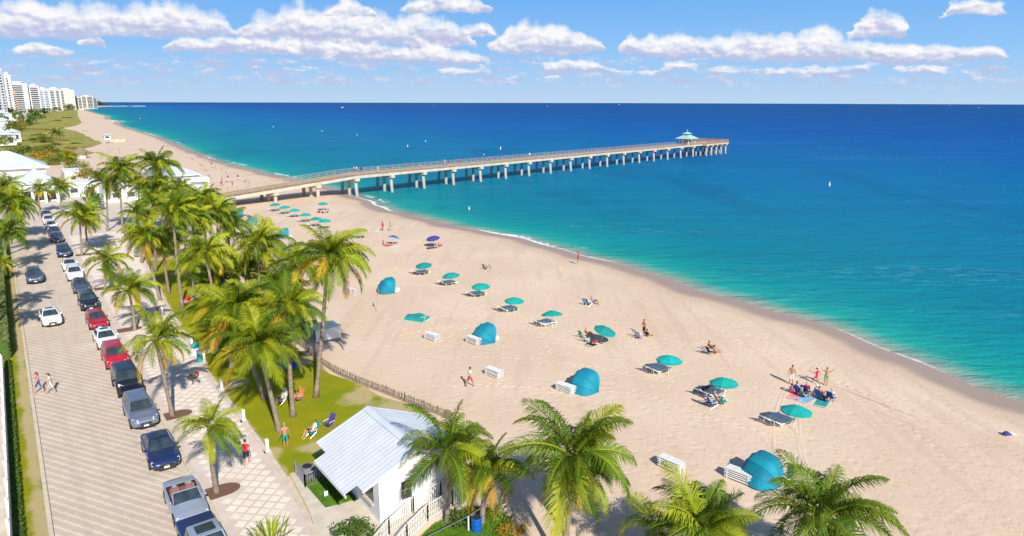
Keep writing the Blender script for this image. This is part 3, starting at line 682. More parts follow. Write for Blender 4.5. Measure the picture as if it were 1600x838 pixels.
# palms on the lawn
LAWN = [((-15.66, 50.51, 1.68, 11.53), 'tallest palm, long bare trunk rising clear against the sand', 2.95, 24, .22, .5),
 ((-16.38, 47.09, 0.21, 8.52), 'straight palm rising beside the people on folding chairs', 2.9, 22, .12, .5),
 ((-16.61, 44.74, -0.96, 6.55), 'leaning palm with trunk base closest to the shirtless man', 2.95, 22, .28, .55),
 ((-19.51, 50.12, -1.68, 7.57), 'palm leaning left over the lawn behind the nearest leaning palm', 3.2, 22, .24, .5),
 ((-26.34, 61.12, -1.44, 4.43), 'lower palm crown above the teal drinking fountain', 2.6, 18, .3, .5),
 ((-37.63, 74.67, 0.17, 11.06), 'slender palm with trunk beside the red chair on the lawn', 2.9, 22, .2, .5),
 ((-42.16, 80.79, -0.12, 6.97), 'middle palm of the three slender lawn trunks', 2.6, 20, .22, .5),
 ((-41.52, 77.47, -1.22, 7.77), 'leftmost palm of the three slender lawn trunks', 2.7, 20, .25, .6),
 ((-29.76, 66.27, -0.77, 8.31), 'palm with bright yellow spear leaf in the middle of the grove', 3.0, 22, .28, .65),
 ((-26.53, 68.77, 0.34, 8.78), 'palm in the grove with a purple object glimpsed under its fronds', 3.2, 22, .14, .45),
 ((-22.27, 65.35, 0.68, 7.50), 'palm whose crown touches the tallest palm on its left', 3.0, 22, .2, .5),
 ((-38.23, 86.68, 0.32, 9.08), 'palm at the grove edge nearest the teal beach shelters', 3.2, 22, .08, .5),
 ((-38.91, 81.99, 0.05, 9.27), 'palm crowded between two others at the back of the grove', 2.9, 20, .22, .55),
 ((-31.89, 77.82, -1.03, 3.52), 'half hidden low palm among the grove trunks', 2.6, 18, .35, .55),
 ((-26.50, 66.30, -0.35, 3.41), 'short palm deep in the grove shade', 2.5, 18, .3, .5),
 ((-27.23, 75.26, -0.12, 3.05), 'small palm filling the gap before the sand', 2.4, 18, .3, .6),
 ((-44.76, 93.69, 0.69, 8.92), 'palm at the far side of the grove, below the restaurant', 3.1, 18, .1, .4),
 ((-37.88, 89.39, 0.17, 7.19), 'palm just left of the teal shelters at the grove edge', 3.0, 18, .1, .4),
 ((-32.67, 71.60, 0.07, 4.14), 'low palm in the heart of the grove', 2.8, 18, .2, .4),
 ((-37.72, 77.77, 0.26, 4.52), 'palm behind the red chair, partly covering the lawn', 2.5, 16, .2, .5),
 ((-30.02, 75.24, 0.11, 4.55), 'palm in the grove centre, right of the yellow spear leaf', 2.8, 18, .2, .4),
 ((-23.04, 66.32, -0.17, 4.62), 'palm between the straight palm and the tallest palm', 2.6, 18, .2, .4),
 ((-24.86, 56.79, -0.33, 3.59), 'palm at the grove front above the blue mat', 2.6, 18, .25, .45),
 ((-53.86, 96.73, 0.27, 7.25), 'thin palm between the pavement palms and the grove', 2.6, 16, .15, .45),
 ((-49.86, 99.70, 0.78, 10.28), 'thin palm directly below the restaurant roof', 2.9, 18, .1, .4),
 ((-42.41, 91.85, 0.70, 10.08), 'thin palm right of the one below the restaurant roof', 2.8, 18, .1, .4),
 ((-49.39, 91.77, 0.89, 9.55), 'thin palm at the road side of the grove back', 2.7, 16, .15, .45)]
for i, (b, lb, fl, nf, go, yl) in enumerate(LAWN):
    palm(b, lb, fl, nf, 'near' if i < 5 else 'far', go, 20+i, 'palms on the lawn', .17, .075, ylw=yl)
# palms near the pier entrance
ENTR = [((-73.29, 121.72, 0.88, 8.92), 'left palm of the tall pair before the pier restaurant', 3.3, 22, .12),
 ((-69.18, 119.32, 0.94, 11.31), 'tall dark palm left of the big twin crown', 3.6, 24, .1),
 ((-61.96, 115.89, 1.95, 12.52), 'highest crown of the big cluster in front of the restaurant', 3.8, 24, .06),
 ((-58.67, 112.59, 0.20, 8.84), 'lower crown of the big cluster in front of the restaurant', 3.6, 24, .15),
 ((-65.16, 118.17, 0.30, 8.57), 'palm between the two tall clumps by the pier entrance', 3.0, 20, .25),
 ((-99.47, 142.57, 0.40, 5.00), 'ochre fan-headed palm before the columned porch', 2.4, 18, .7),
 ((-96.72, 145.22, 0.39, 5.22), 'dark palm beside the porch columns of the white building', 2.9, 20, .15),
 ((-54.43, 111.58, -0.00, 6.66), 'palm peeking over the grove towards the restaurant', 3.0, 20, .1)]
for i, (b, lb, fl, nf, go) in enumerate(ENTR):
    palm(b, lb, fl, nf, 'far', go, 50+i, 'palms near the pier entrance', .18, .05, ylw=.5)
# palms left of the street
LEFT = [((-77.04, 100.68, 2.37, 8.18), 'big palm crown hanging over the left edge of the street', 3.5, 24, .10, .5),
 ((-84.20, 109.11, 2.44, 9.21), 'palm higher up behind the big crown at the left edge', 3.2, 22, .15, .5),
 ((-70.24, 91.55, 1.33, 5.67), 'dark lower palm under the big crown at the left edge', 2.8, 20, .15, .3),
 ((-87.76, 116.69, 1.81, 5.39), 'palm right behind the big crown, reaching over the street', 2.8, 20, .2, .6),
 ((-67.15, 87.04, 0.39, 2.25), 'stubby yellow palm beside the hedge at the left edge', 1.5, 12, .2, .9),
 ((*RD(83,-3.8)[:2], .3, 11.0), 'tall palm beyond the left frame edge throwing its shadow on the road', 2.6, 18, .1, .4),
 ((*RD(77,-3.9)[:2], .2, 9.5), 'palm beyond the left frame edge shading the verge', 2.3, 16, .1, .4)]
for i, (b, lb, fl, nf, go, yl) in enumerate(LEFT):
    palm(b, lb, fl, nf, 'far', go, 70+i, 'palms left of the street', .18, .0, ylw=yl)
# big palms in front
palm((-3.60, 33.92, 0.12, 4.40), 'nearest palm left of centre, standing by the hut ramp', 2.75, 22, 'near', .2, 81, 'palms in the foreground', .15, .05, ylw=.35)
palm((-1.69, 33.87, 0.31, 3.31), 'dark bushy palm half hidden behind the ramp palm', 2.3, 20, 'near', .45, 82, 'palms in the foreground', .16, .05, ylw=.3)
palm((2.24, 31.10, 0.77, 5.72), 'large windblown palm in the centre foreground', 3.35, 25, 'near', .12, 83, 'palms in the foreground', .15, .0, ylw=.30)
palm((2.97, 32.73, 0.37, 3.61), 'second trunk leaning beside the large windblown palm', 2.4, 14, 'near', .2, 84, 'palms in the foreground', .14, .0, ylw=.4)
palm((9.05, 27.96, -0.17, 3.78), 'palm at the bottom edge between the two big foreground crowns', 2.9, 22, 'near', .08, 85, 'palms in the foreground', .16, .0, ylw=.30)
palm((7.01, 29.53, 0.24, 2.61), 'small yellowish palm at the bottom edge beside the windblown palm', 1.9, 12, 'near', .1, 86, 'palms in the foreground', .14, .0, ylw=.6)
palm((14.41, 27.98, -0.09, 4.45), 'rightmost foreground palm with dense green crown', 3.1, 25, 'near', .02, 87, 'palms in the foreground', .17, .0, ylw=.22)

# ------------------------------------------------------------------ shrubs and trees
def leaf_blob(name, rx, ry, rz_, n, size, seed, material, flat=0.0):
    rr = random.Random(seed); mb = MB(); cl = []
    for k in range(max(6, n//40)):
        a = rr.uniform(0, 6.283); e = rr.uniform(-.1, 1.4); q_ = rr.uniform(.45, .85)
        cl.append(Vector((math.cos(a)*math.cos(e)*q_, math.sin(a)*math.cos(e)*q_, math.sin(e)*q_)))
    for k in range(n):
        c = rr.choice(cl); d = Vector((rr.gauss(0, 1), rr.gauss(0, 1), rr.gauss(0, 1))).normalized()*rr.uniform(.12, .36)
        p = c + d
        if p.z < -.25: p.z = -.25*rr.random()
        P = Vector((p.x*rx, p.y*ry, p.z*rz_))
        nrm = (Vector((p.x, p.y, p.z+.25)).normalized() + Vector((rr.gauss(0, .6), rr.gauss(0, .6), rr.gauss(0, .6)))).normalized()
        t1 = nrm.orthogonal().normalized(); t1 = (Matrix.Rotation(rr.uniform(0, 6.28), 3, nrm) @ t1); t2 = nrm.cross(t1); s_ = size*rr.uniform(.6, 1.3)
        mb.add([P-t1*s_, P+t2*s_*.45, P+t1*s_, P-t2*s_*.45], [(0, 1, 2, 3)])
    return mb.mesh(name, material)
BL = {}
for i, mk in enumerate(('bush', 'bush_gold', 'tree_leaf', 'hedge')):
    for v in range(2): BL[(mk, v)] = leaf_blob('foliage', 1, 1, 1, 900, .085, 40+i*7+v, M[mk])
def shrub(name, label, cat, loc, r, h, mk, v=0, trunk=0.0, group=None, rz=0.0):
    r *= 1.3 if group == 'bushes behind the white roofs' else 1.12 if group == 'trees below the towers' else 1.0
    t = thing(name, label, cat, (loc[0], loc[1], 0.0 if len(loc) < 3 else loc[2]), rz, group)
    o = new_obj('crown' if trunk else 'foliage', BL[(mk, v)], t, (0, 0, trunk + (h*.12))); o.scale = (r, r*random.uniform(.85, 1.1), h)
    st_ = MB(); th = max(trunk, .25)
    st_.tube([(0, 0, -.1), (.04, .03, th*.6), (.0, .06, th+h*.5)], [.05+.03*r, .04+.02*r, .02], 7)
    for k in range(3):
        a = k*2.1+v; st_.tube([(.03, .03, th*.75), (math.cos(a)*r*.35, math.sin(a)*r*.35, th+h*.45)], [.03+.012*r, .012], 5)
    st_.build('trunk' if trunk else 'stem', M['wood'], t)
    return t
shrub('tree', 'round dark green tree beside the porch building', 'tree', (-90.06, 145.34), 2.6, 3.8, 'tree_leaf', 0, 1.4)
shrub('tree', 'round ochre-topped tree behind the porch roofs', 'tree', (-119.09, 190.96), 3.2, 3.4, 'bush_gold', 1, 2.2)
shrub('shrub', 'clipped green shrub at the foot of the hut ramp', 'shrub', (-8.52, 32.45), 1.5, 1.0, 'hedge', 0)
shrub('shrub', 'dark leafy shrub under the foreground palm beside the hut ramp', 'shrub', (-2.96, 33.63), .9, 1.0, 'hedge', 1)
FARV = [(8,232,5,7,'bush'),(22,214,7,11,'bush'),(5,205,8,13,'tree_leaf'),(40,203,8,10,'bush'),(58,194,10,12,'tree_leaf'),(30,192,10,14,'bush'),(12,187,12,16,'bush'),(50,185,12,13,'bush'),(70,181,12,12,'tree_leaf'),(40,178,14,18,'bush'),(86,176,14,12,'bush'),(66,226,5.5,4,'bush'),(44,240,4.2,4,'bush'),(78,238,4.0,3.2,'bush'),(60,252,3.5,3.4,'bush_gold'),(98,252,3.6,3.6,'bush'),(118,262,3.2,3.2,'bush'),(84,258,3.0,3.4,'bush'),(104,246,3.0,2.6,'bush_gold'),(26,248,4.2,5,'bush'),(30,206,6,8,'bush_gold'),(110,172,16,16,'bush'),(128,169.5,20,20,'tree_leaf'),(100,171,18,22,'bush'),(152,167.3,26,22,'tree_leaf'),(160,166.6,26,18,'bush')]
FARV_POS = [(-251.54, 342.95),(-325.95, 454.15),(-395.76, 540.67),(-395.75, 565.79),(-482.32, 707.64),(-528.45, 747.45),(-631.40, 873.61),(-646.92, 940.82),(-738.69, 1104.63),(-878.67, 1262.92),(-920.83, 1409.35),(-261.75, 385.73),(-217.09, 309.54),(-212.73, 317.73),(-185.59, 269.64),(-176.25, 269.93),(-154.89, 243.65),(-168.95, 253.36),(-186.65, 288.70),(-202.50, 281.53),(-375.94, 530.15),(-1142.63, 1811.15),(-1353.89, 2204.63),(-1243.84, 1943.83),(-1616.67, 2731.24),(-1727.90, 2956.06)]
ordn = ['first','second','third','fourth','fifth','sixth','seventh','eighth','ninth','tenth','eleventh','twelfth','thirteenth','fourteenth','fifteenth','sixteenth','seventeenth','eighteenth','nineteenth','twentieth','twenty-first','twenty-second','twenty-third','twenty-fourth']
for i, ((x, y, r, h, mk), p) in enumerate(zip(FARV, FARV_POS)):
    if i in (11,12,13,14,15,16,17,18,19):
        lb = 'leafy bush in the hedge belt behind the white roofs, %s of nine from the left' % ordn[sorted((11,12,13,14,15,16,17,18,19), key=lambda k: FARV[k][0]).index(i)]
        shrub('bush', lb, 'bush', p, r, h, mk, i % 2, 0, 'bushes behind the white roofs', i*1.3)
    else:
        idx = [k for k in range(len(FARV)) if k not in (11,12,13,14,15,16,17,18,19)]
        lb = 'far leafy tree below the beachfront towers, %s of the belt from the left' % ordn[sorted(idx, key=lambda k: FARV[k][0]).index(i)]
        shrub('tree', lb, 'tree', p, r, h*.6, mk, i % 2, h*.35, 'trees below the towers', i*1.1)
DB = [((-310.58, 454.96),6,2.2),((-283.96, 424.77),5,1.8),((-257.74, 398.44),4,1.5),((-236.58, 375.05),3.5,1.2),((-364.73, 542.64),7,2.4),((-331.72, 510.68),4,1.4),((-274.87, 397.65),5,2.4),((-237.61, 358.57),4.5,2.2),((-214.19, 335.04),3.5,1.6),((-198.33, 318.26),2.8,1.2),((-221.69, 325.85),4.5,3.0),((-201.19, 306.24),4,2.6),((-176.55, 276.01),3.2,2.6),((-195.04, 288.42),4.2,3.4),((-521.17, 797.52),7,2.0),((-601.87, 945.90),8,2.0)]
for i, (p, r, h) in enumerate(sorted(DB, key=lambda d: d[0][1])):
    shrub('bush', 'dune bush beyond the white roofs, %s counting outwards from the street' % ordn[i], 'bush', p, r, h, ('bush','bush_gold','bush','tree_leaf')[i % 4], i % 2, 0, 'dune bushes', i*.9)
# dune palms
palm((-261.67, 398.26, 0.42, 5.06), 'lone small palm standing on the green dune', 4.2, 16, 'far', .1, 95, None, .25, 0, False, ylw=.2)
palm((-157.12, 243.59, 0.02, 3.15), 'small palm behind the porch roofs at the sand edge', 2.6, 16, 'far', .2, 96, None, .2, 0, False, ylw=.5)
palm((-1603.08, 2510.42, 0.43, 17.81), 'palm group silhouette at the foot of the far white towers', 11, 14, 'far', .1, 97, None, .6, 0, False, ylw=.3)

# dune vegetation: uneven green and straw ground cover on low swells
q = NT('dune_cover'); co = q.coord(); nl = q.noise(co, .045, 5, .6); nm = q.noise(co, .22, 5, .65)
cD = q.mix(q.sm(nl, .40, .60), (.36,.27,.05), (.20,.26,.008)); cD = q.mix(q.sm(nm, .48, .66, 0, .75), cD, (.52,.39,.15)); cD = q.mix(q.sm(nm, .30, .46, .75, 0), cD, (.06,.11,.008))
q.put(q.p.inputs['Base Color'], cD); q.p.inputs['Roughness'].default_value = .95; q.put(q.p.inputs['Normal'], q.bump(q.math('ADD', nm, q.noise(co, 1.2, 4)), .6)); M['dune'] = q.m
DUNE_R = [(268,8),(300,12),(328,20),(337,25.5),(350,31),(370,35.5),(392,30),(404,34),(418,40),(447,47),(504,48),(576,49.6),(640,51),(690,47),(720,48),(772,61),(882,76),(1200,100),(1497,125),(2477,206),(3000,250)]
rows = []
for i in range(120):
    s = 268*(3000/268)**(i/119); r_ = interp(DUNE_R, s) + 2.5*noise.noise(Vector((s*.05, 0, 2))); l = -60 if s > 330 else -14; row = []
    for k in range(17):
        t = l + (r_-l)*k/16; e = min((r_-t)/6, 1); row.append(tuple(RD(s, t, .03 + e*(.5+.9*noise.noise(Vector((s*.03, t*.05, 5)))))))
    rows.append(row)
mb = MB(); mb.grid(rows); tag(mb.build('dune_vegetation', M['dune'], smooth=True), 'green and straw-coloured creeping vegetation on the dunes', 'ground cover', kind='stuff')

# ------------------------------------------------------------------ vehicles (local +y = nose)
def car_paint(name, c, metallic=.25): return mat(name, c, tuple(min(1, x*1.08) for x in c), .8, .28, metallic=metallic, spec=.5, coat=.6)
PAINT = {'white': car_paint('white_car_paint', (.78,.78,.77), 0), 'silver': car_paint('silver_car_paint', (.40,.45,.55), .45), 'grey': car_paint('grey_blue_car_paint', (.20,.235,.33), .45),
 'navy': car_paint('navy_car_paint', (.018,.035,.12)), 'black': car_paint('black_car_paint', (.012,.015,.03)), 'red': car_paint('red_car_paint', (.50,.012,.03), .1), 'slate': car_paint('slate_car_paint', (.07,.09,.15)), 'crimson': car_paint('crimson_car_paint', (.36,.01,.025), .1)}
M['lamp'] = mat('headlamp_glass', (.72,.76,.80), (.60,.64,.70), 8, .12, spec=.7)
M['tail'] = mat('tail_lamp', (.40,.01,.01), (.30,.01,.01), 8, .2)
M['plate'] = mat('number_plate', (.80,.80,.76), (.66,.70,.72), 14, .5)
M['leather'] = mat('red_brown_leather', (.24,.10,.08), (.17,.07,.06), 5, .6)
M['grey_seat'] = mat('grey_seat', (.30,.32,.34), (.22,.24,.26), 5, .7)
def loft_body(st, crease=.965):
    mb = MB(); rows = []
    for (y, w, zb, zs, zt) in st:
        half = [(w*.86, zb), (w*.985, zb+.10), (w, zb+(zs-zb)*.55), (w*.985, zs-.05), (w*.93, zs), (w*.62, zs+(zt-zs)*.75), (w*.3, zt-.004), (0, zt)]
        rows.append([(x, y, z) for x, z in half] + [(-x, y, z) for x, z in reversed(half[:-1])])
    mb.grid(rows); n = len(rows[0])
    b = len(mb.v); mb.f.append(tuple(reversed(range(n)))); mb.m.append(0); mb.f.append(tuple(range(b-n, b))); mb.m.append(0)
    for i in range(len(rows)-1): mb.f.append((i*n, (i+1)*n, (i+1)*n+n-1, i*n+n-1)); mb.m.append(0)
    return mb
def wheel(parent, x, y, r, rimmat):
    s = 1 if x > 0 else -1
    Mx = Matrix.Translation((0, 0, 0)) @ Matrix.Rotation(rad(90)*s, 4, 'Y')
    t = MB(); t.lathe([(r*.62,-.10),(r*.93,-.11),(r,-.06),(r,.06),(r*.93,.11),(r*.62,.10)], 18, M=Mx); o = t.build('wheel', M['black'], parent, (x, y, r), smooth=False)
    g = MB(); g.lathe([(r*.66,.085),(r*.60,.10),(r*.16,.075),(r*.12,.10),(.01,.10)], 14, M=Mx)
    for k in range(5): g.box(-.022, .022, r*.1, r*.6, .082, .106, M=Mx @ Matrix.Rotation(k*2*math.pi/5, 4, 'Z'))
    g.build('rim', rimmat, o)
def pane(name, parent, pts, off=.012, m=None):
    a, b, c, d = [Vector(p) for p in pts]; n = (b-a).cross(d-a).normalized()
    mb = MB(); mb.add([p + n*off for p in (a, b, c, d)] + [p - n*.01 for p in (a, b, c, d)], [(0,1,2,3),(0,4,5,1),(1,5,6,2),(2,6,7,3),(3,7,4,0)])
    return mb.build(name, m or M['glass'], parent)
def lerp4(q4, u0, u1, v0, v1):
    a, b, c, d = [Vector(p) for p in q4]
    def f(u, v): return a.lerp(b, u).lerp(d.lerp(c, u), v)
    return [f(u0, v0), f(u1, v0), f(u1, v1), f(u0, v1)]
def make_car(kind):
    P = dict(
     sedan=dict(L=4.75, W=.92, st=[(-2.36,.66,.42,.70,.74),(-2.30,.80,.30,.86,.90),(-2.05,.875,.24,.93,.98),(-1.6,.91,.20,.95,1.01),(-.9,.92,.20,.94,.98),(0,.92,.20,.92,.96),(.85,.92,.20,.90,.97),(1.35,.91,.20,.86,.93),(1.85,.885,.22,.78,.85),(2.15,.83,.25,.68,.75),(2.31,.72,.32,.58,.62),(2.37,.56,.38,.52,.54)], yb=(-1.80,1.02), yt=(-1.02,.18), wb=.84, wt=.60, zb=.94, zt=1.45, ax=(-1.42,1.42), r=.33),
     suv=dict(L=4.65, W=.94, st=[(-2.32,.70,.48,.86,.92),(-2.28,.84,.36,1.00,1.03),(-2.1,.90,.30,1.06,1.08),(-1.5,.935,.26,1.07,1.09),(-.7,.94,.26,1.06,1.08),(0,.94,.26,1.05,1.07),(.8,.94,.26,1.04,1.09),(1.3,.93,.26,1.01,1.07),(1.8,.91,.28,.95,1.01),(2.1,.87,.30,.86,.92),(2.28,.78,.36,.72,.77),(2.33,.62,.42,.62,.65)], yb=(-2.22,1.05), yt=(-1.92,.30), wb=.86, wt=.66, zb=1.06, zt=1.68, ax=(-1.36,1.36), r=.36),
     hatch=dict(L=4.3, W=.90, st=[(-2.14,.68,.42,.74,.80),(-2.10,.81,.30,.90,.94),(-1.9,.87,.24,.97,.99),(-1.4,.90,.20,.97,.99),(-.6,.90,.20,.95,.98),(0,.90,.20,.94,.97),(.8,.90,.20,.92,.98),(1.3,.885,.20,.88,.94),(1.7,.86,.22,.80,.86),(2.0,.80,.26,.70,.76),(2.12,.70,.32,.60,.64),(2.16,.55,.38,.54,.56)], yb=(-2.05,1.0), yt=(-1.5,.15), wb=.82, wt=.62, zb=.97, zt=1.50, ax=(-1.3,1.32), r=.32),
     jeep=dict(L=4.4, W=.93, st=[(-2.2,.86,.50,1.00,1.04),(-2.18,.90,.44,1.05,1.07),(-1.5,.93,.40,1.07,1.09),(-.7,.93,.40,1.07,1.09),(0,.93,.40,1.07,1.09),(.7,.93,.40,1.07,1.10),(.85,.80,.44,1.06,1.10),(1.5,.78,.46,1.04,1.08),(2.0,.76,.46,1.00,1.04),(2.08,.74,.48,.98,1.00)], yb=(-2.14,.80), yt=(-2.06,.46), wb=.88, wt=.76, zb=1.08, zt=1.82, ax=(-1.3,1.45), r=.40),
     convertible=dict(L=4.6, W=.92, st=[(-2.28,.64,.42,.72,.76),(-2.2,.80,.30,.86,.91),(-1.9,.88,.24,.92,.99),(-1.45,.91,.20,.94,1.00),(.88,.92,.20,.90,.96),(1.4,.905,.20,.85,.92),(1.85,.88,.22,.77,.84),(2.12,.82,.25,.68,.74),(2.26,.70,.32,.58,.62),(2.31,.56,.38,.52,.54)], yb=(-1.42,.92), yt=(-.9,.32), wb=.84, wt=.66, zb=.93, zt=1.36, ax=(-1.35,1.42), r=.34),
     pickup=dict(L=5.6, W=.98, st=[(-2.8,.93,.46,1.04,1.06),(-2.74,.95,.40,1.10,1.12),(-.72,.98,.36,1.12,1.14),(0,.98,.36,1.12,1.14),(.95,.98,.36,1.12,1.17),(1.5,.97,.36,1.10,1.17),(2.2,.95,.38,1.05,1.11),(2.6,.91,.42,.94,.99),(2.78,.82,.48,.80,.84),(2.82,.70,.52,.70,.72)], yb=(-.86,1.22), yt=(-.70,.50), wb=.90, wt=.72, zb=1.13, zt=1.86, ax=(-1.75,1.75), r=.40))[kind]
    t = new_obj('parked_car', None); W_ = P['W']
    body = loft_body(P['st']) if kind != 'convertible' else None
    if kind == 'convertible':
        st = P['st']; front = [s for s in st if s[0] >= .88]; rear = [s for s in st if s[0] <= -1.45]
        mb = loft_body(rear); m2 = loft_body(front); mb.add(m2.v, m2.f)
        for sd in (-1, 1): mb.add([(sd*.92,-1.45,.30),(sd*.92,.88,.30),(sd*.905,.88,.90),(sd*.905,-1.45,.94),(sd*.80,.88,.30),(sd*.80,-1.45,.30),(sd*.80,.88,.90),(sd*.80,-1.45,.94)], [(0,1,2,3),(4,5,7,6),(2,6,7,3)] if sd > 0 else [(3,2,1,0),(6,7,5,4),(3,7,6,2)])
        body = mb
    body.build('body', PAINT['white'], t, smooth=False)
    (yr, yf), (tr, tf), wb, wt, zb, zt = P['yb'], P['yt'], P['wb'], P['wt'], P['zb'], P['zt']
    F = [(-wb,yf,zb-.05),(wb,yf,zb-.05),(wt,tf,zt-.04),(-wt,tf,zt-.04)]; Bk = [(wb,yr,zb-.05),(-wb,yr,zb-.05),(-wt,tr,zt-.04),(wt,tr,zt-.04)]
    Rt = [(wb,yf,zb-.05),(wb,yr,zb-.05),(wt,tr,zt-.04),(wt,tf,zt-.04)]; Lf = [(-wb,yr,zb-.05),(-wb,yf,zb-.05),(-wt,tf,zt-.04),(-wt,tr,zt-.04)]
    if kind != 'convertible':
        cb = MB()
        F = [(wb,yf,zb-.05),(-wb,yf,zb-.05),(-wt,tf,zt-.04),(wt,tf,zt-.04)]
        Bk = [(-wb,yr,zb-.05),(wb,yr,zb-.05),(wt,tr,zt-.04),(-wt,tr,zt-.04)]
        Rt = [(wb,yr,zb-.05),(wb,yf,zb-.05),(wt,tf,zt-.04),(wt,tr,zt-.04)]
        Lf = [(-wb,yf,zb-.05),(-wb,yr,zb-.05),(-wt,tr,zt-.04),(-wt,tf,zt-.04)]
        for q4 in (F, Bk, Rt, Lf): cb.quad(*q4)
        # crowned roof
        rows = []
        for i in range(6):
            y = tr + (tf-tr)*i/5; e = 1-abs(i/2.5-1)**4*.6
            rows.append([(wt*math.cos(math.pi*k/6), y, zt-.04 + .055*math.sin(math.pi*k/6)*e) for k in range(7)])
        cb.grid(rows); cb.build('roof', PAINT['white'], t, smooth=False)
        pane('windscreen', t, lerp4(F, .05, .95, .12, .95)); pane('rear_window', t, lerp4(Bk, .08, .92, .22, .90))
        sp = [(.10,.47),(.51,.90)] if kind != 'pickup' else [(.08,.46),(.52,.92)]
        for q4 in (Rt, Lf):
            for (a, b) in sp: pane('side_window', t, lerp4(q4, a, b, .18, .88))
    else:
        fr = MB()
        for sd in (-1, 1): fr.tube([(sd*.76,yf,zb-.02),(sd*wt,tf,zt)], .035, 5)
        fr.tube([(-wt,tf,zt),(wt,tf,zt)], .035, 5); fr.build('windscreen_frame', PAINT['silver'], t)
        pane('windscreen', t, [(.74,yf,zb),(-.74,yf,zb),(-wt+.03,tf,zt-.02),(wt-.03,tf,zt-.02)])
        MB().box(-.80,.80,-1.44,.90,.28,.40).build('cabin_floor', M['black'], t)
        MB().box(-.79,.79,.55,.90,.40,.86).build('dashboard', M['black'], t)
        MB().box(-.80,.80,-1.45,-1.05,.40,.90).build('rear_deck', M['black'], t)
        for sd in (-1, 1):
            s_ = MB(); s_.box(sd*.40-.27, sd*.40+.27, -.45, .15, .40, .62); s_.add([(sd*.40-.27,-.62,.55),(sd*.40+.27,-.62,.55),(sd*.40+.25,-.80,1.12),(sd*.40-.25,-.80,1.12),(sd*.40-.27,-.45,.60),(sd*.40+.27,-.45,.60),(sd*.40+.24,-.66,1.12),(sd*.40-.24,-.66,1.12)], [(1,0,3,2),(4,5,6,7),(2,3,7,6),(0,4,7,3),(5,1,2,6)])
            so_ = s_.build('seat', M['leather'], t); MB().box(sd*.40-.12, sd*.40+.12, -.84, -.72, 1.12, 1.30).build('headrest', M['grey_seat'], so_)
        b_ = MB(); b_.box(-.68,.68,-1.05,-.92,.45,.92); b_.build('rear_bench', M['leather'], t)
        for sd in (-1, 1): b2 = MB(); b2.box(sd*.36-.13, sd*.36+.13, -1.24, -1.14, .88, 1.04); b2.build('headrest', M['grey_seat'], t)
    if kind == 'pickup':
        MB().box(-.80,.80,-2.68,-.92,1.145,1.165).build('bed_cover', PAINT['navy'], t)
        MB().box(-.46,.46,-.42,.34,zt+.004,zt+.022).build('sunroof', M['glass'], t)
        for k in range(3): MB().box(-.80,.80,-2.24+k*.44,-2.22+k*.44,1.166,1.176).build('bed_cover_seam', M['black'], t)
    nose = P['st'][-1][0]; tl = P['st'][0][0]; zl = P['st'][-3][3]
    yn = P['st'][-3][0]
    for sd in (-1, 1):
        h = MB(); h.add([(sd*W_*.90,yn-.10,zl-.02),(sd*W_*.50,nose-.10,zl-.09),(sd*W_*.50,nose-.015,zl-.20),(sd*W_*.88,yn+.04,zl-.17),(sd*W_*.86,yn-.16,zl+.045),(sd*W_*.52,nose-.20,zl-.02)], [(0,1,2,3),(4,5,1,0)] if sd < 0 else [(3,2,1,0),(0,1,5,4)])
        h.v = [(x, y+.035, z+.022) for x, y, z in h.v]; h.build('headlight', M['lamp'], t)
        tb = MB(); zt_ = P['st'][1][3]; tb.box(sd*W_*.62-.14, sd*W_*.62+.14, tl-.025, tl+.05, zt_-.20, zt_-.05); tb.build('tail_light', M['tail'], t)
        mr = MB(); mr.box(sd*(wb+.08)-.10, sd*(wb+.08)+.10, yf-.36, yf-.26, zb+.0, zb+.13); mr.build('mirror', PAINT['white'] if kind != 'jeep' else M['black'], t)
        for k, yy in enumerate(((yr+yf)/2-.15, (yr+yf)/2+.85)): MB().box(sd*W_-.012, sd*W_+.012, yy-.09, yy+.09, zb-.16, zb-.13).build('door_handle', M['steel'], t)
        for yy in P['ax']:
            wheel(t, sd*(W_-.10), yy, P['r'], M['steel'] if kind != 'jeep' else M['dark_grey'])
            ar = MB(); ar.lathe([(P['r']*1.16,-.004),(P['r']*1.16,.004)], 20, M=Matrix.Translation((sd*(W_-.004), yy, P['r']+.02)) @ Matrix.Rotation(rad(90), 4, 'Y')); ar.build('wheel_arch', M['black'], t)
    zg = P['st'][-1][2]
    MB().box(-W_*.36, W_*.36, nose-.06, nose+.018, zg+.02, zg+.20).build('grille', M['black'], t)
    MB().box(-W_*.55, W_*.55, nose-.16, nose+.010, zg-.16, zg-.02).build('lower_grille', M['dark_grey'], t)
    MB().box(-.16, .16, nose+.018, nose+.030, zg-.08, zg+.04).build('number_plate', M['plate'], t)
    MB().box(-W_*.20, W_*.20, nose+.019, nose+.028, zg+.10, zg+.13).build('grille_bar', M['steel'], t)
    MB().box(-.16, .16, tl-.035, tl-.02, .60, .74).build('rear_number_plate', M['plate'], t)
    if kind in ('suv', 'jeep'):
        for sd in (-1, 1): MB().tube([(sd*(wt-.06),tr+.15,zt+.03),(sd*(wt-.06),tr+.25,zt+.075),(sd*(wt-.06),tf-.25,zt+.075),(sd*(wt-.06),tf-.12,zt+.03)], .02, 5).build('roof_rail', M['grey_metal'], t)
    if kind == 'sedan': MB().box(-.34,.34,tr+.30,tr+.85,zt+.012,zt+.022).build('sunroof', M['glass'], t)
    if kind == 'jeep':
        MB().lathe([(.38,-.10),(.40,.0),(.38,.10)], 16, M=Matrix.Translation((0, tl-.13, 1.0)) @ Matrix.Rotation(rad(90), 4, 'X')).build('spare_wheel', M['black'], t)
        MB().box(-.90,.90,nose-.02,nose+.16,.50,.66).build('bumper', M['dark_grey'], t)
    return t
CARP = {}
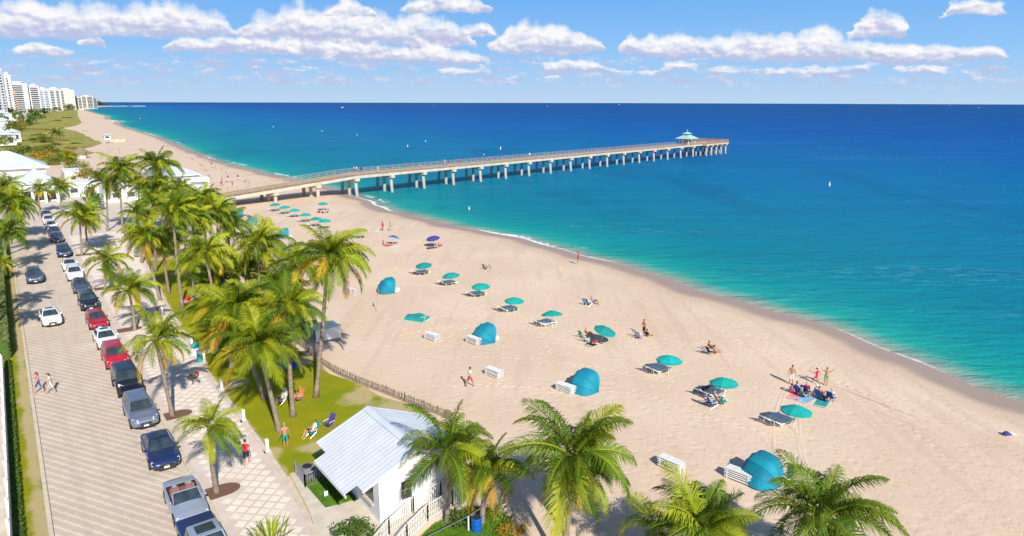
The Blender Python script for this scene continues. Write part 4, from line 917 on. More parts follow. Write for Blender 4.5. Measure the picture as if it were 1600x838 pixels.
def place_car(kind, paint, s, t, label, group, name='parked_car', rz=math.pi, roof=None):
    first = kind not in CARP
    if first: CARP[kind] = make_car(kind)
    o = CARP[kind] if first else copy_tree(CARP[kind])
    o.name = name; o.location = RD(s, t, .006); o.rotation_euler = (0, 0, ROAD_A + rz)
    tag(o, label, 'car' if kind != 'pickup' else 'pickup truck', group)
    for c in o.children:
        nm = c.name.split('.')[0]
        if nm in ('body', 'roof', 'mirror', 'windscreen_frame') and not (kind == 'jeep' and nm == 'mirror'):
            c.material_slots[0].link = 'OBJECT'; c.material_slots[0].material = PAINT[roof if (roof and nm == 'roof') else paint]
    return o
PK = 'cars parked along the kerb'
for kind, paint, s, lab in [
 ('pickup','navy',33.9,'dark blue pickup with pale grey cab roof at the bottom edge'),
 ('convertible','silver',39.6,'silver convertible with its top down, behind the dark pickup'),
 ('sedan','navy',47.0,'dark navy sedan parked beside the nearest planting pits'),
 ('suv','grey',54.0,'grey-blue compact SUV parked behind the navy sedan'),
 ('jeep','black',60.6,'boxy black off-roader parked between grey SUV and red SUV'),
 ('suv','red',67.9,'bright red SUV parked between the black off-roader and a white sedan'),
 ('sedan','white',74.0,'white sedan parked between the two red cars'),
 ('hatch','crimson',81.0,'smaller red hatchback parked ahead of the white sedan'),
 ('suv','black',89.4,'black SUV parked next to the red hatchback'),
 ('sedan','slate',98.0,'slate grey sedan parked behind the black SUV'),
 ('suv','white',105.6,'white SUV parked just behind the slate sedan'),
 ('sedan','white',112.2,'white sedan parked farther up, under the yellowish pavement palm'),
 ('suv','navy',123.0,'dark navy SUV in the middle of the distant parked row'),
 ('hatch','slate',136.4,'slate hatchback in the distant parked row near the palm shadow'),
 ('sedan','navy',143.2,'navy sedan in the distant parked row beyond the palm shadow'),
 ('hatch','white',150.6,'white hatchback near the far end of the parked row'),
 ('suv','white',157.4,'white SUV, last but one at the far end of the parked row'),
 ('sedan','black',165.4,'black sedan, last at the far end of the parked row')]:
    place_car(kind, paint, s + random.uniform(-.15, .15), (5.82 if kind != 'pickup' else 5.72) + random.uniform(-.08, .05), lab, PK, rz=math.pi + random.uniform(-.025, .025), roof='silver' if kind == 'pickup' else None)
place_car('suv', 'slate', 107.0, 1.45, 'dark blue-grey SUV driving down the middle of the street', 'cars driving', 'driving_car', math.pi)
place_car('sedan', 'white', 85.3, 1.95, 'white sedan with sunroof driving down the street towards camera', 'cars driving', 'driving_car', math.pi+.03)

# ------------------------------------------------------------------ white beach hut with metal roof
hut = thing('beach_hut', 'small white hut with pale ribbed metal gable roof', 'hut', RD(31.35, 14.2, 0), ROAD_A)
# local x = t - 14.2, y = s - 31.35
RX, RZ_, EZ, SL = 2.2, 4.30, 2.62, (4.30-2.62)/(16.4-12.35)
def roof_z(x): return RZ_ - abs(x-RX)*SL
wl = MB(); x0, x1, y0, y1 = 0.0, 4.6, 0.0, 5.4; tk = .16
zl, zr = roof_z(x0)-.06, roof_z(x1)-.06
wx0, wx1, wz0, wz1 = 1.30, 2.05, 1.02, 2.28
# near gable wall pieced round its window
wl.box(x0, wx0, y0, y0+tk, 0, wz1); wl.box(wx1, x1, y0, y0+tk, 0, wz1); wl.box(wx0, wx1, y0, y0+tk, 0, wz0)
wl.add([(x0,y0,wz1),(x1,y0,wz1),(x1,y0,zr),(RX,y0,RZ_-.06),(x0,y0,zl),(x0,y0+tk,wz1),(x1,y0+tk,wz1),(x1,y0+tk,zr),(RX,y0+tk,RZ_-.06),(x0,y0+tk,zl)], [(0,1,2,3,4),(9,8,7,6,5),(1,6,7,2),(0,4,9,5)])
wl.box(x1-tk, x1, y0+tk, y1-tk, 0, zr-.01); 
wl.add([(x0,y1,0),(x1,y1,0),(x1,y1,zr),(RX,y1,RZ_-.06),(x0,y1,zl)], [(4,3,2,1,0)])
# street wall with porch opening at its near end
wl.box(x0, x0+tk, y0+tk, .75, 0, zl); wl.box(x0, x0+tk, .75, 2.05, 0, .95); wl.box(x0, x0+tk, .75, 2.05, 2.15, zl); wl.box(x0, x0+tk, 2.05, y1, 0, zl)
wall = wl.build('wall', M['white_wall'], hut)
MB().box(.5, 4.3, .5, 5.0, 0, .05).build('floor', M['concrete'], hut)
MB().box(-.16, x0-.002, .70, 2.10, .90, .97).build('counter', M['tan_wall'], hut)
MB().box(x0+.05, x0+.08, .75, 2.05, .95, 2.15).build('shop_hatch', M['win'], hut)
wd = MB()
for (a, b, c, d) in ((wx0,wx0+.05,wz0,wz1),(wx1-.05,wx1,wz0,wz1),(wx0+.05,wx1-.05,wz0,wz0+.06),(wx0+.05,wx1-.05,wz1-.06,wz1),(wx0+.05,wx1-.05,1.63,1.69)): wd.box(a, b, -.03, .06, c, d)
wd = wd.build('window', M['white'], hut)
MB().box(wx0+.05, wx1-.05, .0, .02, wz0+.06, 1.63).build('pane', M['win'], wd); MB().box(wx0+.05, wx1-.05, .02, .04, 1.69, wz1-.06).build('pane', M['win'], wd)
MB().box(wx0-.06, wx1+.06, -.09, .0, wz0-.06, wz0).build('sill', M['white'], wd)
# gable trim and corner boards
# roof: base sheets plus one panel per rib bay
def slope(name, xa, xb, ya, yb, lift, th, m, parent):
    z_a, z_b = roof_z(xa)+lift, roof_z(xb)+lift
    mb = MB(); mb.add([(xa,ya,z_a),(xb,ya,z_b),(xb,yb,z_b),(xa,yb,z_a),(xa,ya,z_a+th),(xb,ya,z_b+th),(xb,yb,z_b+th),(xa,yb,z_a+th)], [(3,2,1,0),(4,5,6,7),(0,1,5,4),(1,2,6,5),(2,3,7,6),(3,0,4,7)])
    return mb.build(name, m, parent)
roof = MB(); roof.add([(RX, -.6, RZ_+.085), (RX, 5.95, RZ_+.085), (RX-.34,-.6,roof_z(RX-.34)+.10), (RX-.34,5.95,roof_z(RX-.34)+.10), (RX+.34,-.6,roof_z(RX+.34)+.10), (RX+.34,5.95,roof_z(RX+.34)+.10)], [(0,1,3,2),(1,0,4,5)])
roof = roof.build('roof', M['metal_roof'], hut)
pw = .36; ya = -.62; k = 0
while ya < 5.95:
    yb = min(ya+pw, 5.97); mid = (ya+yb)/2
    xl = -1.95 if (-.05 < mid < 4.5) else -1.22
    slope('roof_panel', xl, RX-.02, ya+.004, yb-.004, .0, .035, M['metal_roof'], roof)
    slope('roof_panel', RX+.02, 6.05, ya+.004, yb-.004, .0, .035, M['metal_roof'], roof)
    slope('roof_rib', xl-.01, RX-.10, yb-.03, yb+.03, .036, .015, M['metal_roof'], roof); slope('roof_rib', RX+.10, 6.06, yb-.03, yb+.03, .036, .015, M['metal_roof'], roof)
    ya = yb
slope('fascia', -1.95, -1.90, -.05, 4.5, -.16, .15, M['white'], hut); slope('fascia', 6.0, 6.05, -.6, 5.95, -.16, .15, M['white'], hut)
slope('barge_board', -1.2, RX, -.61, -.56, -.17, .16, M['white'], hut); slope('barge_board', RX, 6.04, -.61, -.56, -.17, .16, M['white'], hut)
# air-conditioning units in their pen beside the hut
for i, (s, t) in enumerate(((38.6, 12.75), (38.3, 13.75))):
    u = thing('air_conditioner', ('grey air conditioner nearer the pavement beside the hut roof', 'grey air conditioner nearer the hut wall in the pen')[i], 'air conditioner', RD(s, t, .05), ROAD_A, 'air conditioners beside the hut')
    MB().box(-.38,.38,-.38,.38,0,.78).build('casing', M['grey_metal'], u); MB().lathe([(.30,.785),(.30,.80),(.06,.80)], 14).build('fan_guard', M['black'], u)
    for k in range(5): MB().box(-.385,-.38,-.33,.33,.12+k*.12,.16+k*.12).build('vent_slot', M['dark_grey'], u)
def rail_fence(name, label, pts, h=1.0, gap=.13, m=None, cat='railing', z0=(.0, .0), post=1.6, bal=True):
    t = thing(name, label, cat, pts[0] if len(pts[0]) == 3 else (*pts[0], 0)); o = Vector(t.location); n = 0
    bm_ = MB(); bm_.box(-.014,.014,-.014,.014,.08,h-.04); bmesh_ = bm_.mesh('baluster', m)
    for a, b in zip(pts, pts[1:]):
        a = Vector(a) - o; b = Vector(b) - o; L = (b-a).length; d = (b-a)/L
        MB().tube([a+Vector((0,0,h)), b+Vector((0,0,h))], .035, 6).build('top_rail', m, t); MB().tube([a+Vector((0,0,.1)), b+Vector((0,0,.1))], .022, 5).build('bottom_rail', m, t)
        k = max(1, round(L/post))
        for i in range(k+1): p = a + (b-a)*i/k; MB().box(-.035,.035,-.035,.035,-.05,h+.04).build('post', m, t, p)
        if bal:
            for i in range(1, int(L/gap)): new_obj('baluster', bmesh_, t, a + d*gap*i)
    return t
rail_fence('railing', 'low white pen rail round the air conditioners', [RD(39.3,12.25,.05), RD(37.4,12.15,.05), RD(37.6,13.6,.05)], .95, .16, M['grey_metal'])
# ramp with white railings climbing past the gable wall
RAMP = [RD(28.6,12.9), RD(29.6,14.4), RD(30.35,16.2), RD(30.5,18.0), RD(30.6,19.6)]
z_ = [.05,.12,.32,.52,.55]
mb = MB(); rows = []
for i, p in enumerate(RAMP):
    d = (RAMP[min(i+1,4)]-RAMP[max(i-1,0)]).normalized(); n = Vector((-d.y, d.x, 0))
    rows.append([tuple(p+n*.62+Vector((0,0,-.2))), tuple(p+n*.62+Vector((0,0,z_[i]))), tuple(p-n*.62+Vector((0,0,z_[i]))), tuple(p-n*.62+Vector((0,0,-.2)))])
mb.grid(rows); ramp = tag(mb.build('ramp', M['concrete']), 'curved concrete ramp climbing along the hut gable wall', 'ramp')
for sd, lb in ((1, 'white baluster railing on the wall side of the hut ramp'), (-1, 'white baluster railing on the grass side of the hut ramp')):
    pts = []
    for i, p in enumerate(RAMP):
        d = (RAMP[min(i+1,4)]-RAMP[max(i-1,0)]).normalized(); n = Vector((-d.y, d.x, 0)); pts.append(p + n*.58*sd + Vector((0,0,z_[i])))
    rail_fence('railing', lb, pts, 1.0, .14, M['white'])
rail_fence('railing', 'short white gate railing at the top end of the hut ramp', [RD(31.3,19.5,.5), RD(31.0,20.9,.5)], 1.0, .16, M['white'])
shrub('shrub', 'golden scrubby shrub right of the blue barrel', 'shrub', (0.04, 32.83), .9, .7, 'bush_gold', 0)
shrub('shrub', 'olive scrubby shrub under the dark bushy palm', 'shrub', (-0.99, 34.61), .8, .7, 'bush', 1)
shrub('shrub', 'low straw-coloured shrub behind the blue barrel', 'shrub', (-2.34, 34.60), .7, .5, 'bush_gold', 1)
# long pale pole rail sloping across the foreground
hr = thing('handrail', 'long pale rail on two posts in front of the blue barrel', 'handrail', (*(-4.57, 31.07), 0)); o = Vector(hr.location)
pA, pB, pC = Vector((*(-4.57, 31.07), 1.0)), Vector((*(-2.35, 33.05), 1.0)), Vector((*(-0.70, 34.98), 1.0))
MB().tube([pA-o, pB-o, pC-o], .028, 6).build('rail', M['steel'], hr)
for p in (pB, pC): MB().tube([p-o-Vector((0,0,1.05)), p-o], .05, 6).build('post', M['white'], hr)
# blue barrel
def barrel(label, loc, m, z=.05, r=.29, h=.88):
    t = thing('barrel', label, 'barrel', (loc[0], loc[1], z))
    MB().lathe([(r*.93,0),(r,.04),(r,.27),(r*1.04,.30),(r,.33),(r,.58),(r*1.04,.61),(r,.64),(r,h-.04),(r*.94,h)], 18).build('drum', m, t, smooth=False); MB().lathe([(r*.80,h-.02),(r*.80,h+.015),(.02,h+.015)], 14).build('liner', M['black'], t); return t
M['blue_plastic'] = mat('blue_plastic', (.005,.12,.52), (.004,.10,.44), 4, .45)
barrel('bright blue barrel beside the foreground rail', (-1.90, 33.05), M['blue_plastic'])
barrel('blue-lidded barrel near the white tent on the sand edge', (-19.47, 64.79), M['blue_plastic'])
# grass clumps beside the hut (uncountable)
def grass_patch(name, label, poly, z, n, hgt, seed):
    rr = random.Random(seed); mb = MB(); xs = [p.x for p in poly]; ys = [p.y for p in poly]; c = 0
    def inside(x, y):
        r = False; j = len(poly)-1
        for i in range(len(poly)):
            a, b = poly[i], poly[j]
            if (a.y > y) != (b.y > y) and x < (b.x-a.x)*(y-a.y)/(b.y-a.y)+a.x: r = not r
            j = i
        return r
    while c < n:
        x, y = rr.uniform(min(xs), max(xs)), rr.uniform(min(ys), max(ys))
        if not inside(x, y): continue
        c += 1; a = rr.uniform(0, 6.28); w = rr.uniform(.012, .028); h_ = hgt*rr.uniform(.5, 1.2); ln = rr.uniform(.02, .10); dx, dy = math.cos(a), math.sin(a)
        mb.add([(x-dx*w, y-dy*w, z), (x+dx*w, y+dy*w, z), (x-dy*ln, y+dx*ln, z+h_)], [(0, 1, 2)])
    return tag(mb.build(name, M['grass_blade']), label, 'grass', kind='stuff')
pl = [RD(34.7,12.4), RD(38.0,12.2), RD(38.1,13.4), RD(37.6,14.15), RD(34.6,14.15)]
mb = MB(); mb.prism([(p.x, p.y) for p in pl], .0, .10); tag(mb.build('hut_lawn', mat('bright_turf', (.085,.20,.008), (.14,.26,.012), 3, .9, .04, 40)), kind='structure')
grass_patch('grass', 'bright thick grass between pavement and hut', pl, .09, 9000, .14, 5)
pl2 = [RD(26.5,13.8), RD(28.8,15.0), RD(29.6,16.6), RD(29.75,19.4), RD(27.5,20.5), RD(24,18)]
mb = MB(); mb.prism([(p.x, p.y) for p in pl2], .0, .10); tag(mb.build('ramp_lawn', bpy.data.materials['bright_turf']), kind='structure')
grass_patch('grass', 'bright thick grass below the hut ramp railing', pl2, .09, 9000, .14, 6)
sg = thing('lawn_sign', 'small white square sign in the grass beside the hut', 'sign', RD(35.6, 12.75, .1), ROAD_A); MB().box(-.12,.12,-.015,.015,.16,.46).build('sign_board', M['white'], sg); MB().box(-.012,.012,.016,.034,0,.34).build('stake', M['wood'], sg)
# small spiky shrub at the bottom of the pavement
sp = thing('spiky_shrub', 'yellow-green spiky shrub at the bottom edge of the pavement', 'shrub', (*(-12.94, 32.10), .1))
rr = random.Random(3)
for k in range(110):
    a = rr.uniform(0, 6.283); e = rad(rr.uniform(15, 80)); L = rr.uniform(.8, 1.4); d = Vector((math.cos(a)*math.cos(e), math.sin(a)*math.cos(e), math.sin(e))); sidev = Vector((-math.sin(a), math.cos(a), 0))*.035
    b = Vector((math.cos(a), math.sin(a), 0))*rr.uniform(0, .9); mid = b + d*L*.6; tip = b + d*L - Vector((0,0,.10*L))
    m_ = MB(); m_.add([b-sidev, b+sidev, mid+sidev*.8, mid-sidev*.8, tip], [(0,1,2,3),(3,2,4)]); m_.build('leaf', M['frond_y'] if k % 3 else M['frond_g'], sp)

# ------------------------------------------------------------------ slat fence along the lawn edge
FN = [RD(40.3,24.1), RD(42.8,23.5), RD(45.0,22.9), RD(47.1,22.4), RD(50.2,21.5), RD(53.7,20.8), RD(57.5,20.6), RD(61.6,20.8), RD(66,21.0), RD(70,21.1)]
sf = thing('slat_fence', 'sagging wooden slat sand fence between lawn and beach', 'fence', FN[0]); o = Vector(sf.location)
slm = MB(); slm.box(-.036,.036,-.007,.007,0,1.05); slm = slm.mesh('slat', M['snow_wood'])
rr = random.Random(8); cnt = 0; far_sl = MB()
for a, b in zip(FN, FN[1:]):
    L = (b-a).length; ang = math.atan2(b.y-a.y, b.x-a.x); n = int(L/.09)
    MB().tube([a-o+Vector((0,0,.62)), (a+b)/2-o+Vector((0,0,.58)), b-o+Vector((0,0,.62))], .012, 4).build('wire', M['dark_grey'], sf)
    MB().tube([a-o+Vector((0,0,.25)), b-o+Vector((0,0,.25))], .012, 4).build('wire', M['dark_grey'], sf)
    MB().tube([a-o+Vector((0,0,-.2)), a-o+Vector((rr.uniform(-.06,.06),rr.uniform(-.06,.06),.85))], .032, 6).build('post', M['wood'], sf)
    for i in range(n):
        p = a + (b-a)*(i+.5)/n - o + Vector((rr.uniform(-.02,.02), rr.uniform(-.02,.02), 0)); hs_ = rr.uniform(.60, .74)
        if cnt < 290:
            s_ = new_obj('slat', slm, sf, p, ang); s_.rotation_euler = (rad(rr.uniform(-5,9)), rad(rr.uniform(-4,4)), ang); s_.scale = (1,1,hs_); cnt += 1
        else: far_sl.box(-.036,.036,-.006,.006,0,hs_, M=Matrix.Translation(p) @ Matrix.Rotation(ang, 4, 'Z'))
tag(far_sl.build('far_slats', M['snow_wood'], sf), kind='stuff')

# ------------------------------------------------------------------ left side: white fence, hedge
wf = thing('picket_fence', 'long white picket fence along the left edge', 'fence', RD(24,-2.3,0), ROAD_A)
pkm = MB(); pkm.add([(-.012,-.055,.08),(.012,-.055,.08),(.012,.055,.08),(-.012,.055,.08),(-.012,-.055,1.32),(.012,-.055,1.32),(.012,.055,1.32),(-.012,.055,1.32),(-.012,0,1.42),(.012,0,1.42)], [(3,2,1,0),(0,1,5,4),(1,2,6,5),(2,3,7,6),(3,0,4,7),(4,5,9,8),(6,7,8,9),(5,6,9),(7,4,8)]); pkm = pkm.mesh('picket', M['white_plastic'])
for i in range(290): new_obj('picket', pkm, wf, (0, i*.165, 0))
for i in range(20): MB().box(-.16,-.04,-.06,.06,0,1.55).build('post', M['white_plastic'], wf, (0, i*2.5, 0))
for z in (.35, 1.15): MB().box(-.06,-.014,0,47.8,z,z+.09).build('rail', M['white_plastic'], wf)
def hedge(label, s0, s1, t0, t1, h, m, n, seed, z0=.0):
    L = s1-s0; W2 = t1-t0; t = thing('hedge', label, 'hedge', RD((s0+s1)/2, (t0+t1)/2, z0), ROAD_A); rr = random.Random(seed)
    core = MB(); core.box(-W2/2+.06, W2/2-.06, -L/2+.06, L/2-.06, 0, h-.08); core.build('branches', M['hedge'], t)
    mb = MB()
    for k in range(n):
        f = rr.choice('tttlrr' if h > .8 else 'ttlr'); x, y, z = rr.uniform(-W2/2, W2/2), rr.uniform(-L/2, L/2), rr.uniform(.0, h)
        if f == 't': z = h + rr.gauss(0, .03)
        elif f == 'l': x = -W2/2 + rr.gauss(0, .03)
        else: x = W2/2 + rr.gauss(0, .03)
        nn = Vector((rr.gauss(0,1), rr.gauss(0,1), rr.gauss(.5,1))).normalized(); a = nn.orthogonal().normalized(); b = nn.cross(a); s_ = rr.uniform(.05, .11); p = Vector((x, y, z))
        mb.add([p-a*s_, p+b*s_*.5, p+a*s_, p-b*s_*.5], [(0,1,2,3)])
    mb.build('foliage', m, t); return t
hedge('tall pale green clipped hedge at the left edge of the street', 74.5, 108.5, -3.35, -1.75, 1.75, M['hedge_pale'], 14000, 1)
hedge('low dark hedge at the foot of the white picket fence', 30, 73.5, -2.20, -1.80, .34, M['hedge'], 6000, 2, .05)
hedge('dark hedge under the palms farther up the left kerb', 110, 150, -3.6, -1.2, 1.6, M['hedge'], 9000, 4)

# ------------------------------------------------------------------ bollards, fountains on the lawn edge
for i, p in enumerate(((-16.42, 41.71), (-19.74, 46.23), (-23.61, 51.70), (-27.64, 57.69), (-30.98, 62.48), (-38.46, 71.78))):
    b = thing('bollard', 'white square-topped bollard at the lawn edge, %s from the camera' % ordn[i], 'bollard', (*p, .08), ROAD_A, 'bollards along the lawn edge')
    MB().box(-.10,.10,-.10,.10,0,.88).build('post', M['white'], b); m_ = MB(); m_.add([(-.13,-.13,.88),(.13,-.13,.88),(.13,.13,.88),(-.13,.13,.88),(0,0,1.0)], [(3,2,1,0),(0,1,4),(1,2,4),(2,3,4),(3,0,4)]); m_.build('cap', M['white'], b)
    MB().box(-.24,.24,-.24,.24,-.02,.04).build('footing', M['concrete'], b)
M['teal_paint'] = mat('teal_paint', (.01,.36,.40), (.008,.30,.34), 5, .5)
tb = thing('trash_can', 'white litter bin with teal domed lid on the pavement edge', 'bin', (*(-29.37, 59.75), .1)); MB().lathe([(.30,0),(.33,.75)], 16).build('drum', M['white'], tb); MB().lathe([(.37,.75),(.37,.86),(.34,1.02),(.20,1.12),(.02,1.14)], 16).build('lid', M['teal_paint'], tb, smooth=True)
fc = thing('drinking_fountain', 'turquoise drinking fountain post by the lawn edge', 'fountain', (*(-28.17, 57.84), .1), ROAD_A); MB().box(-.16,.16,-.16,.16,0,1.05).build('pedestal', M['teal_paint'], fc); MB().lathe([(.10,1.05),(.20,1.10),(.20,1.15),(.16,1.14),(.02,1.10)], 12).build('basin', M['steel'], fc)
tb2 = thing('trash_can', 'small green litter bin on the grass behind the bollards', 'bin', (*(-27.65, 59.76), .1)); MB().lathe([(.22,0),(.25,.80),(.20,.90),(.02,.92)], 14).build('drum', CLOTH['green'], tb2); MB().lathe([(.255,.70),(.255,.80)], 14, cap=False).build('rim_band', M['white'], tb2)
# planting beds are built with the pavement; benches at the far pavement

# ------------------------------------------------------------------ people: skinned skeletons, one mesh per pose
BONES = [('pelvis','spine',1),('spine','chest',1),('chest','neck',1),('neck','head0',0),
 ('chest','shl',1),('shl','ell',4),('ell','wrl',0),('wrl','hal',0),('chest','shr',1),('shr','elr',4),('elr','wrr',0),('wrr','har',0),
 ('pelvis','hil',2),('hil','knl',2),('knl','anl',0),('anl','tol',5),('pelvis','hir',2),('hir','knr',2),('knr','anr',0),('anr','tor',5)]
RADI = dict(pelvis=(.155,.115),spine=(.135,.10),chest=(.165,.11),neck=(.058,.06),head0=(.055,.06),shl=(.062,.06),shr=(.062,.06),ell=(.042,.042),elr=(.042,.042),wrl=(.030,.026),wrr=(.030,.026),hal=(.042,.020),har=(.042,.020),hil=(.095,.095),hir=(.095,.095),knl=(.060,.062),knr=(.060,.062),anl=(.040,.042),anr=(.040,.042),tol=(.042,.028),tor=(.042,.028))
def stand(arms=((.27,.02,1.12),(.30,.06,.88)), walk=0.0):
    J = dict(pelvis=(0,0,.95),spine=(0,.01,1.13),chest=(0,0,1.34),neck=(0,.0,1.50),head0=(0,.02,1.57))
    for s, sg in (('l',-1),('r',1)):
        w = walk*sg
        J['sh'+s] = (sg*.18,0,1.42); J['el'+s] = (sg*arms[0][0], arms[0][1]-w*.16, arms[0][2]); J['wr'+s] = (sg*arms[1][0], arms[1][1]-w*.30, arms[1][2]+abs(w)*.05); e = Vector(J['el'+s]); r = Vector(J['wr'+s]); J['ha'+s] = tuple(r+(r-e).normalized()*.08)
        J['hi'+s] = (sg*.095,0,.90); J['kn'+s] = (sg*.10, .03+w*.22, .50+(.03 if w < 0 else 0)); J['an'+s] = (sg*.105, w*.36-.02, .085+(.10 if w < 0 else 0)*abs(w)); a = J['an'+s]; J['to'+s] = (a[0]+sg*.015, a[1]+.15, max(.03, a[2]-.05))
    return J
def seated(z=.32, rec=30, knees=.30, feet=.62, ground=False):
    r = rad(rec); up = Vector((0,-math.sin(r),math.cos(r))); p = Vector((0,0,z+.10)); J = dict(pelvis=tuple(p),spine=tuple(p+up*.18),chest=tuple(p+up*.39),neck=tuple(p+up*.55),head0=tuple(p+up*.60+Vector((0,.03,.02))))
    for s, sg in (('l',-1),('r',1)):
        c = Vector(J['chest']); J['sh'+s] = tuple(c+Vector((sg*.18,0,0))+up*.08); J['el'+s] = (sg*.27, c.y+.10, z+.24); J['wr'+s] = (sg*.22, c.y+.36, z+.26); J['ha'+s] = (sg*.20, c.y+.44, z+.25)
        J['hi'+s] = (sg*.095, .03, z+.09); J['kn'+s] = (sg*.14, .42, z+knees); J['an'+s] = (sg*.13, feet+.05, .08); J['to'+s] = (sg*.15, feet+.20, .035)
    return J
def lying(z=.10):
    J = dict(pelvis=(0,0,z+.11),spine=(0,-.19,z+.11),chest=(0,-.40,z+.12),neck=(0,-.56,z+.12),head0=(0,-.62,z+.13))
    for s, sg in (('l',-1),('r',1)):
        J['sh'+s] = (sg*.18,-.48,z+.10); J['el'+s] = (sg*.30,-.22,z+.06); J['wr'+s] = (sg*.27,.03,z+.05); J['ha'+s] = (sg*.26,.11,z+.05)
        J['hi'+s] = (sg*.095,.05,z+.09); J['kn'+s] = (sg*.12,.47,z+(.16 if sg > 0 else .08)); J['an'+s] = (sg*.11,.88,z+.06); J['to'+s] = (sg*.14,.95,z+.16)
    return J
POSES = dict(stand=stand(), stand2=stand(((.30,.05,1.16),(.16,.26,1.10))), walk=stand(walk=.8), run=stand(((.30,.0,1.18),(.26,.22,1.20)), 1.25), sit=seated(), ground=seated(0.0,18,.42,.48), lie=lying(), wave=stand(((.34,.04,1.40),(.50,.08,1.62))))
def build_pose(key, J):
    names = list(J); me = bpy.data.meshes.new('pose'); me.from_pydata([J[n] for n in names], [(names.index(a), names.index(b)) for a, b, m in BONES], [])
    ob = bpy.data.objects.new('pose', me); COL.objects.link(ob)
    ob.modifiers.new('skin', 'SKIN'); sv = me.skin_vertices[0].data
    for i, n in enumerate(names): sv[i].radius = RADI[n]; sv[i].use_root = (n == 'pelvis')
    sd = ob.modifiers.new('sub', 'SUBSURF'); sd.levels = 1; sd.render_levels = 1
    dg = bpy.context.evaluated_depsgraph_get(); dg.update(); ev = ob.evaluated_get(dg); em = ev.to_mesh()
    mb = MB(); vs = [v.co.copy() for v in em.vertices]; segs = [(Vector(J[a]), Vector(J[b]), m) for a, b, m in BONES]
    fs = [tuple(p.vertices) for p in em.polygons]; mats_ = []
    for p in em.polygons:
        c = p.center; best = None
        for a, b, m in segs:
            d = b-a; u = max(0, min(1, (c-a).dot(d)/max(d.length_squared, 1e-9))); dist = (c-a-d*u).length
            if best is None or dist < best[0]: best = (dist, m, u)
        m = best[1]
        if m == 4: m = 1 if best[2] < .45 else 0
        if m == 2 and False: m = 2
        mats_.append(m if m != 5 else 4)
    mb.v = [tuple(v) for v in vs]; mb.f = fs; mb.m = mats_
    ev.to_mesh_clear(); bpy.data.objects.remove(ob)
    # head: skull, nose, ears, eyes, mouth; hair cap
    h0 = Vector(J['head0']); ax = (h0 - Vector(J['neck'])).normalized(); hc = h0 + ax*.10
    facing = Vector((0,1,0)) if key != 'lie' else Vector((0,0,1)); fx = facing - ax*facing.dot(ax); fx.normalize(); rx = fx.cross(ax)
    HM = Matrix(((rx.x,fx.x,ax.x,hc.x),(rx.y,fx.y,ax.y,hc.y),(rx.z,fx.z,ax.z,hc.z),(0,0,0,1)))
    vs = []; fs = []; n = 10; R_ = 7
    for i in range(R_+1):
        ph = math.pi*i/R_
        for j in range(n):
            a = 2*math.pi*j/n; z = math.cos(ph)*.122; r = math.sin(ph); x = r*math.cos(a)*.078; y = r*math.sin(a)*.097
            if z < -.03: y *= .88; x *= .85
            vs.append((x, y, z))
    hm = []
    for i in range(R_):
        for j in range(n):
            j2 = (j+1) % n; fs.append((i*n+j, i*n+j2, (i+1)*n+j2, (i+1)*n+j)[::-1]); hm.append(0)
    b = len(mb.v); mb.add(vs, fs, 0, HM)
    mb.add([(-.014,.090,.0),(.014,.090,.0),(0,.118,-.022),(0,.092,.028)], [(0,1,2),(1,3,2),(3,0,2)], 0, HM)
    for sg in (-1, 1):
        mb.add([(sg*.076,-.01,-.02),(sg*.092,-.02,.02),(sg*.076,.0,.03),(sg*.076,-.03,.0)], [(0,1,2),(0,3,1),(3,2,1)], 0, HM)
        mb.add([(sg*.030-.012,.0925,.010),(sg*.030+.012,.0925,.010),(sg*.030+.012,.0915,.024),(sg*.030-.012,.0915,.024)], [(0,1,2,3)], 3, HM)
    mb.add([(-.022,.0865,-.052),(.022,.0865,-.052),(.018,.089,-.044),(-.018,.089,-.044)], [(0,1,2,3)], 5, HM)
    hv = []; hf = []
    for i in range(5):
        ph = math.pi*.62*i/4
        for j in range(n):
            a = 2*math.pi*j/n; k = .62 if math.sin(a) > .45 else 1.0; p_ = ph*k
            hv.append((math.sin(p_)*math.cos(a)*.087, math.sin(p_)*math.sin(a)*.105-.006, math.cos(p_)*.132))
    for i in range(4):
        for j in range(n): j2 = (j+1) % n; hf.append((i*n+j, (i+1)*n+j, (i+1)*n+j2, i*n+j2))
    mb.add(hv, hf, 3, HM)
    # five fingers on each hand
    for s in ('l', 'r'):
        wv = Vector(J['wr'+s]); hv_ = Vector(J['ha'+s]); d = (hv_-wv).normalized(); sdv = d.cross(Vector((1,0,0)) if abs(d.x) < .8 else Vector((0,1,0))).normalized(); cu = d.cross(sdv)
        for k, (o_, ln) in enumerate(((-.030,.060),(-.010,.074),(.010,.078),(.030,.068))):
            a = hv_ + sdv*o_ + d*.01; m1 = a + d*ln*.55; mb.tube([a, m1, m1 + (d+cu*.5).normalized()*ln*.5], [.0095,.0085,.006], 5, 0)
        a = wv + d*.03 - sdv*.028; mb.tube([a, a + (d-sdv*.9).normalized()*.05, a + (d-sdv*.9).normalized()*.05 + d*.03], [.011,.010,.007], 5, 0)
    return mb
POSE_MESH = {}
for k_, J_ in POSES.items():
    mb = build_pose(k_, J_); me = mb.mesh('person', [SKIN[0], CLOTH['white'], CLOTH['blue'], HAIR['dark'], SKIN[0], CLOTH['red']], True); POSE_MESH[k_] = me
